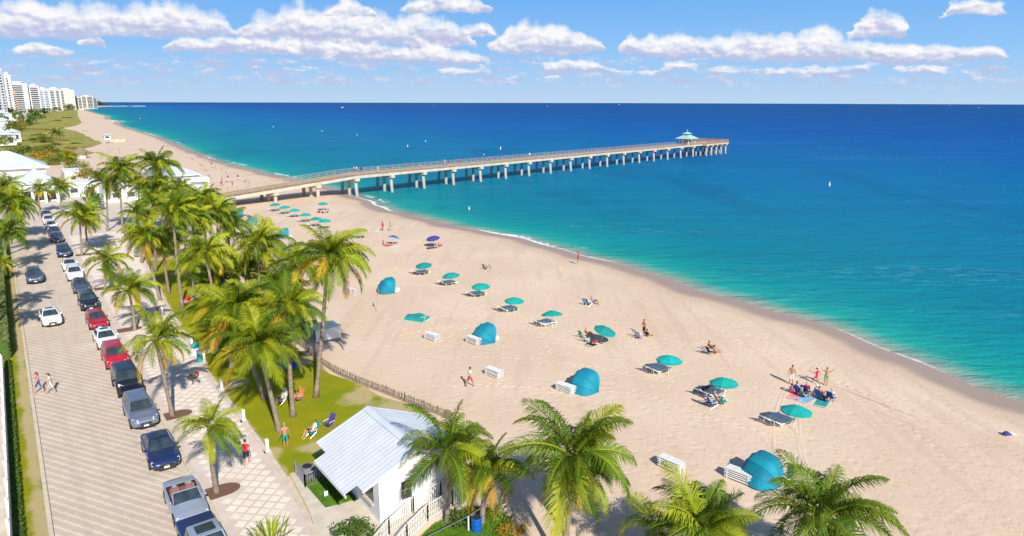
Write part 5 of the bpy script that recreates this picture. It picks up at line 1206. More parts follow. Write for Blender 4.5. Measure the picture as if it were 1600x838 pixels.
# long hair for some figures is a child cap behind the head
def person(label, pose, loc, rz=0.0, top='white', bottom='blue', hair='dark', skin=0, z=0.0, scale=1.0, group=None, shoes=None, hat=None, long_hair=False):
    o = new_obj('person', POSE_MESH[pose], None, (loc[0], loc[1], z), rz); o.scale = (scale,)*3
    sk = SKIN[skin]; ms = [sk, sk if top is None else CLOTH[top], sk if bottom is None else CLOTH[bottom], HAIR[hair], CLOTH[shoes] if shoes else sk, CLOTH['red']]
    for i, m in enumerate(ms): o.material_slots[i].link = 'OBJECT'; o.material_slots[i].material = m
    tag(o, label, 'person', group)
    J = POSES[pose]; h0 = Vector(J['head0']); ax = (h0-Vector(J['neck'])).normalized(); hc = h0 + ax*.10
    if hat:
        H = MB(); H.lathe([(.10,-.02),(.098,.05),(.07,.085),(.01,.095)], 10); H.lathe([(.10,-.022),(.185,-.035),(.185,-.028),(.10,-.012)], 12, cap=False)
        c = H.build('hat', CLOTH[hat], o, tuple(hc+ax*.05)); c.rotation_euler = ax.to_track_quat('Z', 'Y').to_euler()
    if long_hair:
        H = MB(); H.tube([hc+Vector((0,-.05,.05)), hc+Vector((0,-.10,-.08)), hc+Vector((0,-.11,-.26))], [.07,.075,.04], 8); H.build('long_hair', HAIR[hair], o, smooth=True)
    if pose in ('stand', 'stand2', 'walk', 'run', 'wave') and bottom is not None and bottom != 'denim':
        pass
    return o

# ------------------------------------------------------------------ beach furniture prototypes
def make_umbrella():
    t = new_obj('beach_umbrella', None); n = 8; R_, zt, zr = 1.12, 1.92, 1.50
    MB().tube([(0,0,-.3),(0,0,1.98)], .022, 8).build('pole', M['white_plastic'], t)
    mb = MB(); rows = []
    for i in range(5):
        u = i/4; r = R_*u; zc = zt - (zt-zr)*(u**1.35); row = []
        for j in range(n*2):
            a = math.pi*j/n; sag = 1.0 if j % 2 == 0 else (1-.045*u); row.append((max(r, .02)*math.cos(a)*sag, max(r, .02)*math.sin(a)*sag, zc-(.0 if j % 2 == 0 else .03*u)))
        rows.append(row)
    mb.grid(rows, closed=True); vl = MB(); last = rows[-1]; vl.grid([last, [(x*1.0, y*1.0, z-.11) for x, y, z in last]], closed=True)
    c = mb.build('canopy', M['teal'], t); vl.build('valance', M['teal'], c)
    for j in range(n): a = 2*math.pi*j/n; MB().tube([(0,0,zt-.05),(R_*.98*math.cos(a), R_*.98*math.sin(a), zr-.02)], .008, 4).build('rib', M['white_plastic'], t)
    MB().lathe([(.03,zt),(.035,zt+.05),(.01,zt+.11)], 8).build('finial', M['white_plastic'], t)
    return t
def make_lounger():
    t = new_obj('beach_lounger', None); wd = M['white_plastic']
    for sd in (-1, 1): MB().box(sd*.31-.03, sd*.31+.03, -.55, 1.25, .27, .34).build('side_rail', wd, t)
    for sx_ in (-1, 1):
        for yy in (-.45, 1.1): MB().box(sx_*.31-.03, sx_*.31+.03, yy-.03, yy+.03, 0, .268).build('leg', wd, t)
    for k in range(8): MB().box(-.278, .278, -.50+k*.21, -.36+k*.21, .315, .335).build('slat', wd, t)
    bm_ = MB(); A_ = Matrix.Translation((0,-.55,.32)) @ Matrix.Rotation(rad(-32), 4, 'X')
    for sd in (-1, 1): bm_.box(sd*.30-.03, sd*.30+.03, -.75, 0, -.025, .025, M=A_)
    b = bm_.build('backrest', wd, t)
    for k in range(4): m_ = MB(); m_.box(-.268, .268, -.70+k*.175, -.57+k*.175, -.004, .018, M=A_); m_.build('slat', wd, b)
    return t
def make_flat_lounger():                 # folded flat, as stacked
    t = new_obj('stacked_lounger', None); wd = M['white_plastic']
    for sd in (-1, 1): MB().box(sd*.33-.035, sd*.33+.035, -1.0, 1.0, .10, .16).build('side_rail', wd, t)
    for sd in (-1, 1):
        for yy in (-.8, .8): MB().box(sd*.33-.03, sd*.33+.03, yy-.05, yy+.05, 0, .098).build('leg', wd, t)
    for k in range(9): MB().box(-.293, .293, -.98+k*.22, -.80+k*.22, .12, .145).build('slat', wd, t)
    return t
def make_cabana():
    """folding clamshell shelter: five hoops hinged at the ground, canvas panels between them, open to +y"""
    t = new_obj('beach_cabana', None); hw, R_ = 1.12, 1.62; hoops = []
    for k, an in enumerate((100, 76, 52, 28, 3)):
        a = rad(an); pts = []
        for j in range(13):
            u = math.pi*j/12; x = -hw*math.copysign(abs(math.cos(u))**.62, math.cos(u)); r = R_*(math.sin(u)**.55)*(1.0 if k < 4 else 1.02)
            pts.append(Vector((x, -math.cos(a)*r*.98, max(.02, math.sin(a)*r))))
        hoops.append(pts)
    for a, b in zip(hoops, hoops[1:]):
        mid = [(p+q_)*.5 - Vector(((p+q_).x*.01, -.0, .02)) for p, q_ in zip(a, b)]
        mb = MB(); mb.grid([[tuple(p) for p in a], [tuple(p) for p in mid], [tuple(p) for p in b]]); mb.build('canvas_panel', M['teal_shell'], t, smooth=True)
    for h in hoops: MB().tube([p*1.004 for p in h], .016, 5).build('hoop', M['teal_shell'], t)
    MB().box(-.50,-.44,-.4,.9,.0,.34).build('seat_side', M['white_plastic'], t); MB().box(.44,.50,-.4,.9,.0,.34).build('seat_side', M['white_plastic'], t); MB().box(-.438,.438,-.4,.9,.28,.34).build('seat', M['white_plastic'], t)
    return t
def make_chair(cl, name='folding_chair'):
    t = new_obj(name, None); s = MB(); s.add([(-.26,-.20,.30),(.26,-.20,.30),(.26,.26,.34),(-.26,.26,.34)], [(0,1,2,3)]); s.v += [(x, y, z-.02) for x, y, z in s.v[:4]]; s.f += [(7,6,5,4),(0,4,5,1),(1,5,6,2),(2,6,7,3),(3,7,4,0)]; s.m += [0]*5
    s.build('seat', cl, t); b = MB(); b.add([(-.26,-.20,.32),(.26,-.20,.32),(.25,-.52,.92),(-.25,-.52,.92),(-.26,-.225,.31),(.26,-.225,.31),(.25,-.545,.91),(-.25,-.545,.91)], [(0,1,2,3),(7,6,5,4),(2,6,7,3),(0,4,5,1),(1,5,6,2),(3,7,4,0)]); b.build('backrest', cl, t)
    for sd in (-1, 1):
        MB().tube([(sd*.28,.30,.0),(sd*.28,-.22,.36)], .014, 5).build('leg', M['steel'], t); MB().tube([(sd*.28,-.36,.0),(sd*.28,.26,.33)], .014, 5).build('leg', M['steel'], t)
        MB().box(sd*.29-.025, sd*.29+.025, -.30, .22, .50, .53).build('armrest', M['white_plastic'], t); MB().tube([(sd*.28,.16,.34),(sd*.28,.16,.50)], .012, 5).build('arm_post', M['steel'], t)
    return t
PROTO = {}
def put(kind, maker, label, cat, loc, rz=0.0, group=None, z=0.0, name=None, rx=0.0, ry=0.0, scale=None):
    first = kind not in PROTO
    if first: PROTO[kind] = maker()
    o = PROTO[kind] if first else copy_tree(PROTO[kind])
    o.location = (loc[0], loc[1], z); o.rotation_euler = (rx, ry, rz)
    if scale: o.scale = (scale,)*3 if isinstance(scale, (int, float)) else scale
    if name: o.name = name
    for k in ('group', 'label'):
        if k in o: del o[k]
    return tag(o, label, cat, group)
SEA = ROAD_A - math.pi/2                   # local +y towards the sea
# the long row of umbrellas, nearest first; each shades two loungers
ROWU = [(20.40, 45.24),(16.80, 50.23),(13.52, 55.16),(4.24, 67.97),(0.23, 73.05),(-3.70, 79.18),(-7.62, 84.43),(-11.84, 90.02)]
for i, p in enumerate(ROWU):
    put('umb', make_umbrella, 'teal umbrella, %s from the camera in the long row' % ordn[i], 'umbrella', p, .3*i, 'umbrellas in the long row', z=-.02, rx=rad(-3+random.uniform(-6, 6)), ry=rad(2+random.uniform(-6, 6)))
    for sd, w in ((-1, 'left'), (1, 'right')):
        q_ = Vector((p[0], p[1], 0)) + RD(1.35+sd*.42, -.05)
        put('lng', make_lounger, '%s lounger of the pair under the %s umbrella of the long row' % (('near', 'far')[sd > 0], ordn[i]), 'lounger', q_, SEA + random.uniform(-.1, .1), 'loungers under the long row')
u_ = put('umb', make_umbrella, 'teal umbrella tilted over people in low chairs', 'umbrella', (8.70, 63.51), .2, 'umbrellas in the long row', z=-.1, rx=rad(10), ry=rad(14))
FARU = [(-26.09, 115.23),(-36.92, 126.82),(-40.28, 131.68),(-44.14, 137.31),(-47.39, 141.32),(-50.68, 145.12)]
for i, p in enumerate(FARU):
    put('umb', make_umbrella, 'teal umbrella, %s of the slanting row before the pier' % ordn[i], 'umbrella', p, .4*i, 'umbrellas before the pier', rx=rad(-3))
    put('lng', make_lounger, 'lounger shaded by the %s umbrella of the slanting row before the pier' % ordn[i], 'lounger', Vector((*p, 0))+RD(1.4,-.1), SEA, 'loungers before the pier')
put('umb', make_umbrella, 'lone blue-green umbrella closest to the pier', 'umbrella', (-41.04, 147.06), .1, scale=.95)
put('umb', make_umbrella, 'teal umbrella half hidden behind the tallest palm', 'umbrella', (-34.71, 124.85), .1)
put('umb', make_umbrella, 'green-teal umbrella at the grove edge beside a shelter', 'umbrella', (-55.02, 132.93), .4)
# cabanas
CAB = [((15.99, 38.65), 'large teal shelter nearest the camera behind the foreground palms', 1.04), ((6.27, 52.53), 'teal shelter half hidden by the windblown palm', 1.02), ((-2.34, 64.35), 'teal shelter beside a white stack in the middle of the sand', 1.05), ((-15.11, 82.22), 'teal shelter next to the striped flag', 1.08), ((-55.60, 138.32), 'teal shelter at the grove edge near the pier', 1.1), ((-39.35, 116.77), 'teal shelter seen between two palm crowns', 1.0), ((-49.56, 129.39), 'teal shelter glimpsed through the grove fronds', 1.0)]
for i, (p, lb, sc_) in enumerate(CAB): put('cab', make_cabana, lb, 'shelter', p, SEA + (-.12, .15, .0, -.1, .1, .0, .2)[i], 'teal beach shelters', scale=(sc_*1.0, sc_, sc_))
# collapsed teal shelter
cc = thing('collapsed_cabana', 'flattened teal shelter with a white chair leaning on it', 'shelter', (*(-10.29, 70.88), 0), SEA+.5)
mb = MB(); rows = []
for i in range(5):
    rows.append([( -1.15+2.3*j/6, -.75+1.5*i/4, (.60+.10*math.sin(j*1.3+i))*(math.sin(math.pi*(j+.6)/7.2)**.35)*(math.sin(math.pi*(i+.7)/5.4)**.4)) for j in range(7)])
mb.grid(rows); c_ = mb.build('canvas', M['teal'], cc); 
sk = MB(); per = [rows[0][j] for j in range(7)] + [rows[i][6] for i in range(1, 5)] + [rows[4][j] for j in range(5, -1, -1)] + [rows[i][0] for i in range(3, 0, -1)]
sk.grid([per, [(x*1.03, y*1.03, .0) for x, y, z in per]], closed=True); sk.build('skirt', M['teal'], cc)
for sd in (-1, 1): MB().tube([(sd*1.2,-.8,.05),(sd*1.2,.8,.05)], .03, 5).build('frame', M['white_plastic'], cc)
put('wch', lambda: make_chair(M['white_plastic']), 'white chair leaning on the flattened teal shelter', 'chair', (-9.58, 70.22), SEA+2.4, 'folding chairs')
# stacks of white loungers
STK = [((-7.94, 64.31), 'beside the flattened shelter'), ((-1.52, 55.06), 'near the man in white'), ((-3.74, 63.23), 'against the middle shelter'), ((-20.09, 81.29), 'near the tallest palm'), ((4.41, 51.75), 'against the shelter behind the windblown palm'), ((10.32, 39.78), 'standing alone near the foreground palms'), ((14.29, 38.49), 'against the nearest shelter')]
for i, (p, wh) in enumerate(STK):
    rz = ROAD_A + (.25, .2, .15, .1, .2, .12, .2)[i]
    for k in range(5): put('stk', make_flat_lounger, 'white lounger %s of the stack %s' % (('at the bottom', 'second from the bottom', 'in the middle', 'fourth from the bottom', 'on top')[k], wh), 'lounger', Vector((*p, 0)) + RD(random.uniform(-.03, .03), random.uniform(-.04, .04)), rz + random.uniform(-.02, .02), 'stacked white loungers', z=k*.140, name='stacked_lounger', scale=.86)
# teal boogie box beside the nearest shelter
bx_ = thing('standing_board', 'small teal board standing beside the nearest shelter', 'board', (*(17.52, 38.66), 0), SEA); MB().prism([(-.22,-.02),(.22,-.02),(.22,.05),(-.22,.05)], 0, .95).build('board', CLOTH['teal'], bx_); MB().box(-.23,.23,-.025,.055,.955,1.02).build('top_edge', CLOTH['green'], bx_)
# striped flag on a pole
fl = thing('flag', 'red and white striped flag with blue canton hanging from a pole', 'flag', (*(-15.28, 73.64), 0)); MB().tube([(0,0,-.2),(.35,0,3.0)], .025, 6).build('pole', M['steel'], fl)
for k in range(7):
    rows = [[(.33+.05*math.sin(u*5+k*.6)-u*.75*.35, .05*math.sin(u*9), 2.85-k*.11-u*1.15-dz) for u in (0,.2,.4,.6,.8,1.0)] for dz in (0,.11)]
    mb = MB(); mb.grid(rows); mb.build('stripe', CLOTH['red' if k % 2 == 0 else 'white'], fl)
mb = MB(); mb.grid([[(.345+.05*math.sin(u*5)-u*.75*.35, .05*math.sin(u*9)-.03, 2.86-u*1.15-dz) for u in (0,.15,.3,.42)] for dz in (0,.22,.44)]); cn = mb.build('canton', CLOTH['navy'], fl)
for a in range(3):
    for b_ in range(3):
        u = .07+b_*.13; MB().lathe([(.026,0),(.002,.001)], 5, M=Matrix.Translation((.345+.05*math.sin(u*5)-u*.75*.35, .05*math.sin(u*9)-.045, 2.80-u*1.15-a*.14)) @ Matrix.Rotation(rad(90), 4, 'X')).build('star', CLOTH['white'], cn)

# ------------------------------------------------------------------ people on the beach and lawn
TO_CAM = math.pi
def towel(label, p, rz, c, L=1.8, w=.9, group='beach towels', z=.012):
    t = thing('beach_towel', label, 'towel', (p[0], p[1], z), rz, group); mb = MB(); rows = []
    for i in range(7): rows.append([(-w/2+w*j/4, -L/2+L*i/6, .012+.018*noise.noise(Vector((i*.7, j*.9, p[0])))) for j in range(5)])
    mb.grid(rows); mb.build('cloth', CLOTH[c], t); s_ = MB(); s_.box(-w/2, w/2, -L/2+.08, -L/2+.18, .032, .036); s_.build('stripe', CLOTH['white'], t); return t
def chair_at(label, p, rz, c, z=0.0): return put('ch_'+c, lambda: make_chair(CLOTH[c]), label, 'chair', p, rz, 'folding chairs', z=z, name='folding_chair')
person('man in white shirt and red shorts walking on the sand', 'walk', (-3.48, 52.73), -.9, 'white', 'red', 'dark', 1)
person('person in red at the water line', 'stand', (9.70, 97.87), 1.0, 'red', 'brown', 'dark', 1)
person('person standing in orange top beside white chairs', 'stand2', (13.38, 65.63), 2.2, 'orange', 'black', 'dark', 1)
chair_at('white folding chair left of the person in orange', (12.72, 65.23), SEA, 'white'); chair_at('lavender folding chair in front of the person in orange', (12.75, 64.66), SEA+.2, 'lavender')
person('dark-haired person sitting right of the person in orange', 'ground', (13.69, 65.24), SEA, 'black', 'yellow', 'dark', 2)
chair_at('white folding chair of the seated couple near the damp sand', (18.28, 60.59), SEA, 'white'); person('sunbather with orange top in the seated couple near the damp sand', 'sit', (18.85, 61.11), SEA, 'orange', None, 'brown', 1); person('woman in lavender leaning back beside the seated couple chair', 'ground', (19.13, 60.60), SEA-.3, 'lavender', None, 'dark', 1); chair_at('black folding chair among the couple near the damp sand', (18.54, 60.43), SEA, 'black')
chair_at('pale blue chair beside the person in light blue', (8.67, 76.35), SEA, 'sky'); chair_at('blue chair beside the pale blue one', (9.01, 76.10), SEA-.2, 'blue'); person('person in light blue shirt sitting by blue chairs', 'sit', (9.49, 76.36), SEA-.3, 'sky', 'navy', 'blond', 1)
person('person with white cap sitting alone between umbrellas and water', 'sit', (-3.53, 93.77), SEA, 'white', 'grey', 'grey', 0); chair_at('brown chair of the person sitting alone', (-3.69, 93.39), SEA, 'brown')
# purple umbrella group
o = put('umbp', make_umbrella, 'tilted purple umbrella near the water with people below', 'umbrella', (-12.64, 109.00), .3, None, rx=rad(6), ry=rad(-10))
for c in o.children:
    if c.name.startswith('canopy'):
        c.data = c.data.copy(); c.data.materials[0] = CLOTH['purple']
        for g_ in c.children: g_.data = g_.data.copy(); g_.data.materials[0] = CLOTH['purple']
person('sunbather lying left under the purple umbrella', 'lie', (-12.98, 107.50), SEA, 'navy', 'navy', 'dark', 1, z=.03); person('red-skinned sunbather at the right of the purple umbrella', 'ground', (-11.91, 109.01), SEA, None, 'red', 'blond', 1); towel('dark towel under the purple umbrella', (-12.94, 108.00), SEA, 'black')
# blue umbrella group
o = put('umbb', make_umbrella, 'low blue beach umbrella with two sunbathers', 'umbrella', (-19.77, 110.45), .3, None, rx=rad(-8), ry=rad(14), scale=.85)
for c in o.children:
    if c.name.startswith('canopy'):
        c.data = c.data.copy(); c.data.materials[0] = CLOTH['blue']
        for g_ in c.children: g_.data = g_.data.copy(); g_.data.materials[0] = CLOTH['sky']
person('sunbather in purple beside the low blue umbrella', 'ground', (-21.05, 109.92), SEA, 'purple', 'pink', 'dark', 0); person('sunbather lying by the low blue umbrella', 'lie', (-20.22, 109.41), SEA, 'red', 'red', 'blond', 1, z=.03); towel('white towel in front of the low blue umbrella', (-18.99, 108.92), SEA, 'white')
person('left of two distant standing bathers near the pier shallows', 'stand', (-23.68, 123.06), 1, 'red', None, 'dark', 2); person('right of two distant standing bathers near the pier shallows', 'walk', (-22.28, 123.08), 2, None, 'grey', 'dark', 1); towel('white towel by the distant standing bathers', (-24.38, 122.42), SEA, 'white')
# group near umbrellas, right
person('woman standing in white bikini right of centre', 'stand', (23.46, 53.43), 2.6, None, 'white', 'brown', 1, long_hair=True)
person('child in red swimsuit running near the water', 'run', (25.62, 53.58), .6, 'red', 'red', 'dark', 1, scale=.80)
person('boy in green shorts standing with arms out near the water', 'wave', (26.31, 53.32), 2.6, None, 'green', 'dark', 1, scale=.90)
SIT = [(1238,613,'pink','pink','crimson towel group, far left of the front sitters','red'),(1247,614,'lavender','navy','in lavender among the front sitters','purple'),(1254,618,'teal','teal','in teal among the front sitters','teal'),(1260,613,'red','blue','in red behind the front sitters','red'),(1276,615,'white','white','in white hat at the back of the right sitters','beige')]
pts = [(22.85, 51.61),(23.26, 51.49),(23.37, 50.87),(23.94, 51.50),(24.77, 51.38),(24.61, 50.52),(24.80, 50.04),(25.42, 50.28)]
tops = [('pink','red'),('lavender','purple'),('teal','navy'),('red','blue'),('white','beige'),('orange','brown'),('navy','blue'),('white','grey')]
whs = ['in pink, leftmost of the group on the sand below the children','in lavender beside the sitter in pink','in teal in the front of the group on the sand','in red behind the sitter in teal','in white hat at the back of the right-hand sitters','in orange leaning back among the right-hand sitters','in navy at the front of the right-hand sitters','in white, rightmost of the group on the sand']
for i, (p, (a, b)) in enumerate(zip(pts, tops)):
    person('person %s' % whs[i], ('ground','sit')[i % 2], p, SEA+random.uniform(-.5,.5), a, b, ('dark','brown','blond','grey')[i % 4], i % 2, hat='white' if i == 4 else None)
    if i % 2: chair_at('%s folding chair under the person %s' % (b, whs[i]), p, SEA, 'blue' if b not in ('red','teal','white') else b, z=-.02)
towel('pink towel of the group below the children', (22.91, 51.12), SEA+.2, 'pink'); towel('light blue towel of the group below the children', (23.48, 50.51), SEA, 'sky'); towel('teal towel of the right-hand sitters', (24.44, 49.80), SEA+.3, 'teal')
# blue chair pair by second umbrella
chair_at('tall blue folding chair below the second umbrella', (15.37, 49.28), SEA-.6, 'blue'); chair_at('second blue folding chair below the second umbrella', (15.62, 48.93), SEA-.4, 'blue'); person('sunburnt person in the blue chairs below the second umbrella', 'sit', (16.09, 49.51), SEA-.3, 'pink', 'teal', 'blond', 0); person('person in white hat right of the blue chairs', 'ground', (16.52, 49.29), SEA+.4, 'teal', 'white', 'grey', 0, hat='white'); person('person lying in the shade of the second umbrella', 'lie', (15.66, 51.44), SEA, 'navy', 'navy', 'dark', 1, z=.34)
towel('green towel left of the second umbrella shade', (15.12, 51.94), SEA, 'green', 1.2, .6)
# tilted umbrella group
chair_at('green folding chair by the tilted umbrella', (7.13, 64.81), SEA, 'green'); person('orange-tanned person in chair by the tilted umbrella', 'sit', (7.58, 64.81), SEA, 'orange', 'orange', 'blond', 1); chair_at('white folding chair by the tilted umbrella', (7.34, 63.68), SEA, 'white'); person('person in red shorts lying under the tilted umbrella', 'lie', (7.97, 63.14), SEA, 'navy', 'red', 'dark', 1, z=.05); towel('navy towel under the tilted umbrella', (7.97, 63.14), SEA, 'navy')
bg_ = thing('beach_bag', 'small orange bag on the sand near the tallest palm', 'bag', (*(-20.81, 89.22), 0)); MB().lathe([(.22,0),(.27,.18),(.22,.36),(.16,.40)], 8).build('sack', CLOTH['orange'], bg_); MB().tube([(-.14,0,.38),(-.08,0,.58),(.08,0,.58),(.14,0,.38)], .015, 5).build('strap', CLOTH['brown'], bg_)
bg_ = thing('towel_bundle', 'crumpled purple and white bundle near the right frame edge', 'bundle', (*(35.46, 44.73), 0)); mb = MB(); mb.lathe([(.28,0),(.25,.09),(.14,.16),(.03,.19)], 9); mb.v = [(x+.08*noise.noise(Vector((x*5, y*5, z*5))), y+.08*noise.noise(Vector((y*5, x*5, z*7))), z) for x, y, z in mb.v]; mb.build('cloth', CLOTH['purple'], bg_); MB().box(.22,.62,-.2,.2,0,.07).build('white_cloth', CLOTH['white'], bg_)
# lawn
person('shirtless man in teal shorts standing on the lawn', 'stand', (-15.34, 42.24), .5, None, 'teal', 'blond', 1, z=.075, scale=1.05)
person('woman in bright red shirt walking on the pavement', 'walk', (-17.14, 39.96), .2, 'red', 'black', 'dark', 1, z=.12, hat=None, shoes='black')
person('woman in blue jeans and pink top walking on the street', 'walk', (-38.25, 51.35), 2.5, 'pink', 'denim', 'brown', 0, z=.005, long_hair=True)
person('woman in white dress walking on the street', 'walk', (-37.23, 51.24), 2.3, 'white', 'white', 'brown', 0, z=.005, long_hair=True)
chair_at('teal reclining chair on the lawn above the hut roof', (-14.05, 43.98), 2.3, 'teal', .08); person('person in white reclining on the lawn above the hut roof', 'sit', (-14.01, 43.98), 2.3, 'white', 'black', 'brown', 0, z=.08)
chair_at('purple empty folding chair on the lawn above the hut roof', (-13.21, 45.25), 2.6, 'purple', .08)
chair_at('white folding chair left of the straight lawn palm', (-17.97, 49.31), 2.4, 'white', .08); person('person in white and black at the left of the straight lawn palm', 'sit', (-17.92, 49.31), 2.4, 'white', 'black', 'grey', 0, z=.08, hat='beige'); person('person with coral shirt right of the straight lawn palm', 'sit', (-16.78, 49.67), 2.6, 'orange', 'pink', 'blond', 1, z=.08); chair_at('coral folding chair right of the straight lawn palm', (-16.78, 49.67), 2.6, 'orange', .08)
person('person in pink standing by the blue mat in palm shade', 'stand', (-20.82, 57.27), .6, 'pink', None, 'grey', 0, z=.08)
mt = thing('ground_mat', 'big blue mat in the palm shade on the lawn', 'mat', (*(-20.49, 56.97), .08), .3); MB().box(-1.3,1.3,-.75,.75,0,.035).build('mat_sheet', CLOTH['blue'], mt); MB().box(-1.3,-1.1,-.755,.755,.036,.045).build('border', CLOTH['sky'], mt)
put('lawnumb', lambda: make_chair(CLOTH['red']), 'red folding chair beside the slender lawn trunks', 'chair', (-37.54, 75.42), 2.7, 'folding chairs', z=.08, name='folding_chair'); person('person in red seated beside the slender lawn trunks', 'sit', (-37.61, 75.42), 2.7, 'red', 'white', 'grey', 0, z=.08, hat='red')
person('person in lavender seated right of the red chair', 'sit', (-37.10, 77.24), 2.6, 'lavender', 'lavender', 'grey', 0, z=.08); chair_at('lavender chair right of the red chair', (-37.10, 77.24), 2.6, 'lavender', .08)
person('person in dark red crouching on the pavement palm shadow', 'ground', (-26.87, 54.19), 2.2, 'red', 'brown', 'dark', 1, z=.12)
person('dark-haired person sitting on the pavement by the lawn edge', 'ground', (-40.04, 71.31), 2.2, 'white', 'beige', 'dark', 0, z=.12); person('person in lavender sitting beside the pavement edge bollard', 'ground', (-38.90, 71.55), 2.6, 'lavender', 'navy', 'dark', 0, z=.12)
person('person in pink shirt far back on the lawn', 'ground', (-55.36, 100.50), 2.4, 'pink', 'white', 'blond', 0, z=.08); person('person in teal far back on the lawn', 'ground', (-56.52, 100.48), 2.2, 'teal', 'navy', 'dark', 0, z=.08)
person('person in purple under the grove palms', 'stand', (-37.34, 96.92), 2.2, 'purple', 'black', 'dark', 1, z=.05)
person('person in dark clothes under the grove near the red roofless table', 'sit', (-53.09, 102.75), 2.2, 'grey', 'navy', 'dark', 1, z=.08)
# picnic table near the entrance
pt = thing('picnic_table', 'pale picnic table on the lawn below the entrance palms', 'table', (*(-66.29, 111.42), .05), .4); MB().box(-.9,.9,-.38,.38,.72,.77).build('tabletop', M['concrete'], pt)
for sd in (-1, 1): MB().box(-.9,.9,sd*.72-.13,sd*.72+.13,.42,.47).build('bench', M['concrete'], pt); MB().box(sd*.6-.05,sd*.6+.05,-.75,.75,0,.42).build('leg_frame', M['concrete'], pt)
# white canopy tent at the sand edge
tn = thing('canopy_tent', 'white canvas stand with blue shade at the edge of the sand', 'tent', (*(-18.50, 64.04), 0), ROAD_A)
mb = MB(); mb.add([(-1.3,-1.0,1.55),(1.3,-1.0,1.55),(1.3,1.0,1.55),(-1.3,1.0,1.55),(0,0,2.0)], [(0,1,4),(1,2,4),(2,3,4),(3,0,4)]); mb.build('canopy', M['white_plastic'], tn)
for a in (-1, 1):
    for b in (-1, 1): MB().tube([(a*1.25,b*.95,0),(a*1.25,b*.95,1.56)], .03, 6).build('leg', M['white_plastic'], tn)
MB().box(-1.27,1.27,-.99,-.97,.35,1.5).build('side_cloth', M['white_plastic'], tn)
sd_ = thing('shade_sail', 'navy blue shade cloth beside the white stand', 'shade', (*(-20.45, 64.21), 0), ROAD_A); MB().add([(-1.4,-.9,1.3),(1.4,-.9,1.3),(1.4,.9,1.6),(-1.4,.9,1.6),(-1.4,-.9,1.28),(1.4,-.9,1.28),(1.4,.9,1.58),(-1.4,.9,1.58)], [(0,1,2,3),(7,6,5,4),(0,4,5,1),(2,6,7,3)]).build('cloth', CLOTH['navy'], sd_)
for a in (-1, 1):
    MB().tube([(a*1.38,-.88,0),(a*1.38,-.88,1.29)], .025, 5).build('pole', M['steel'], sd_); MB().tube([(a*1.38,.88,0),(a*1.38,.88,1.58)], .025, 5).build('pole', M['steel'], sd_)
# distant sunbathers beyond the pier, too small to tell apart
FARP = [(-114.49, 252.33),(-112.21, 249.83),(-107.12, 244.99),(-103.98, 240.28),(-95.17, 215.17),(-92.41, 209.69),(-96.09, 227.13),(-94.20, 225.10),(-87.90, 211.62),(-83.22, 199.61),(-84.71, 199.58),(-81.66, 191.78),(-129.02, 277.52),(-137.56, 290.33),(-82.02, 204.67),(-77.24, 198.13),(-153.34, 311.82),(-78.55, 181.80),(-77.46, 188.90),(-103.60, 231.23),(-133.63, 301.10),(-182.33, 366.21),(-72.71, 189.00)]
for i, p in enumerate(FARP):
    person('tiny distant sunbather beyond the pier, %s from the left' % ordn[sorted(range(len(FARP)), key=lambda k: FARP[k][0]/FARP[k][1]).index(i)], ('ground','lie','stand','sit')[i % 4], p, SEA+i, ('red','white','navy','pink','sky','black')[i % 6], ('navy','red','white')[i % 3], 'dark', i % 3, z=.03, group='distant sunbathers beyond the pier')
for i, p in enumerate([(-447.70, 727.52),(-438.94, 719.66),(-528.23, 868.50),(-321.79, 522.15),(-326.09, 533.23)]):
    person('speck of a walker in %s on the far beach below the towers, %s' % (('navy','red','black')[i % 3], ('upper left','upper right','topmost','lower left','lower right')[i]), 'stand', p, i, ('navy','red','black')[i % 3], 'navy', 'dark', 1, group='walkers on the far beach')
for i, (p, rz) in enumerate((((-40.23, 143.55),.4), ((-40.91, 143.54),1.2), ((-39.15, 143.57),2.0))): person(('person lying left under the lone umbrella by the pier','person sitting under the lone umbrella by the pier','person at right of the lone umbrella by the pier')[i], ('lie','ground','ground')[i], p, rz, ('navy','red','brown')[i], 'navy', 'dark', 1, z=.02)

# ------------------------------------------------------------------ fishing pier
pa = Vector((-40.1, 175.8, 0)); PD = Vector((.667, .745, 0)).normalized(); PN = Vector((-PD.y, PD.x, 0)); PW = 6.4; DZ = 4.55
pier = thing('fishing_pier', 'long concrete fishing pier with timber rails running out to sea', 'pier', (pa.x, pa.y, 0), math.atan2(PD.y, PD.x))
# local x = along pier, y = 0 near pile line .. PW far side
def dz(x): return DZ if x > 0 else DZ + x*.062 if x > -48 else DZ - 2.97
XS = [-50+2.0*i for i in range(0, 124)]; XE = 195.5
XS = [x for x in XS if x <= XE]
MBd = MB(); MBd.grid([[(x,-.35,dz(x)-.75),(x,-.35,dz(x)-.02),(x,PW+.35,dz(x)-.02),(x,PW+.35,dz(x)-.75)] for x in XS], closed=True); n_ = len(XS)*4; MBd.f += [(0,1,2,3),(n_-1,n_-2,n_-3,n_-4)]; MBd.m += [0,0]; MBd.build('girder', M['pier_conc'], pier)
plk = MB(); plk.box(0,.72,-.42,PW+.42,0,.06); plk = plk.mesh('deck_plank', M['deck_wood'])
k = 0; x = -50.0
while x < XE-.7: o = new_obj('deck_plank', plk, pier, (x, 0, dz(x+.36)-.015)); x += .80; k += 1
pm = MB(); pm.box(-.045,.045,-.045,.045,0,1.12); pm = pm.mesh('rail_post', M['rail_wood'])
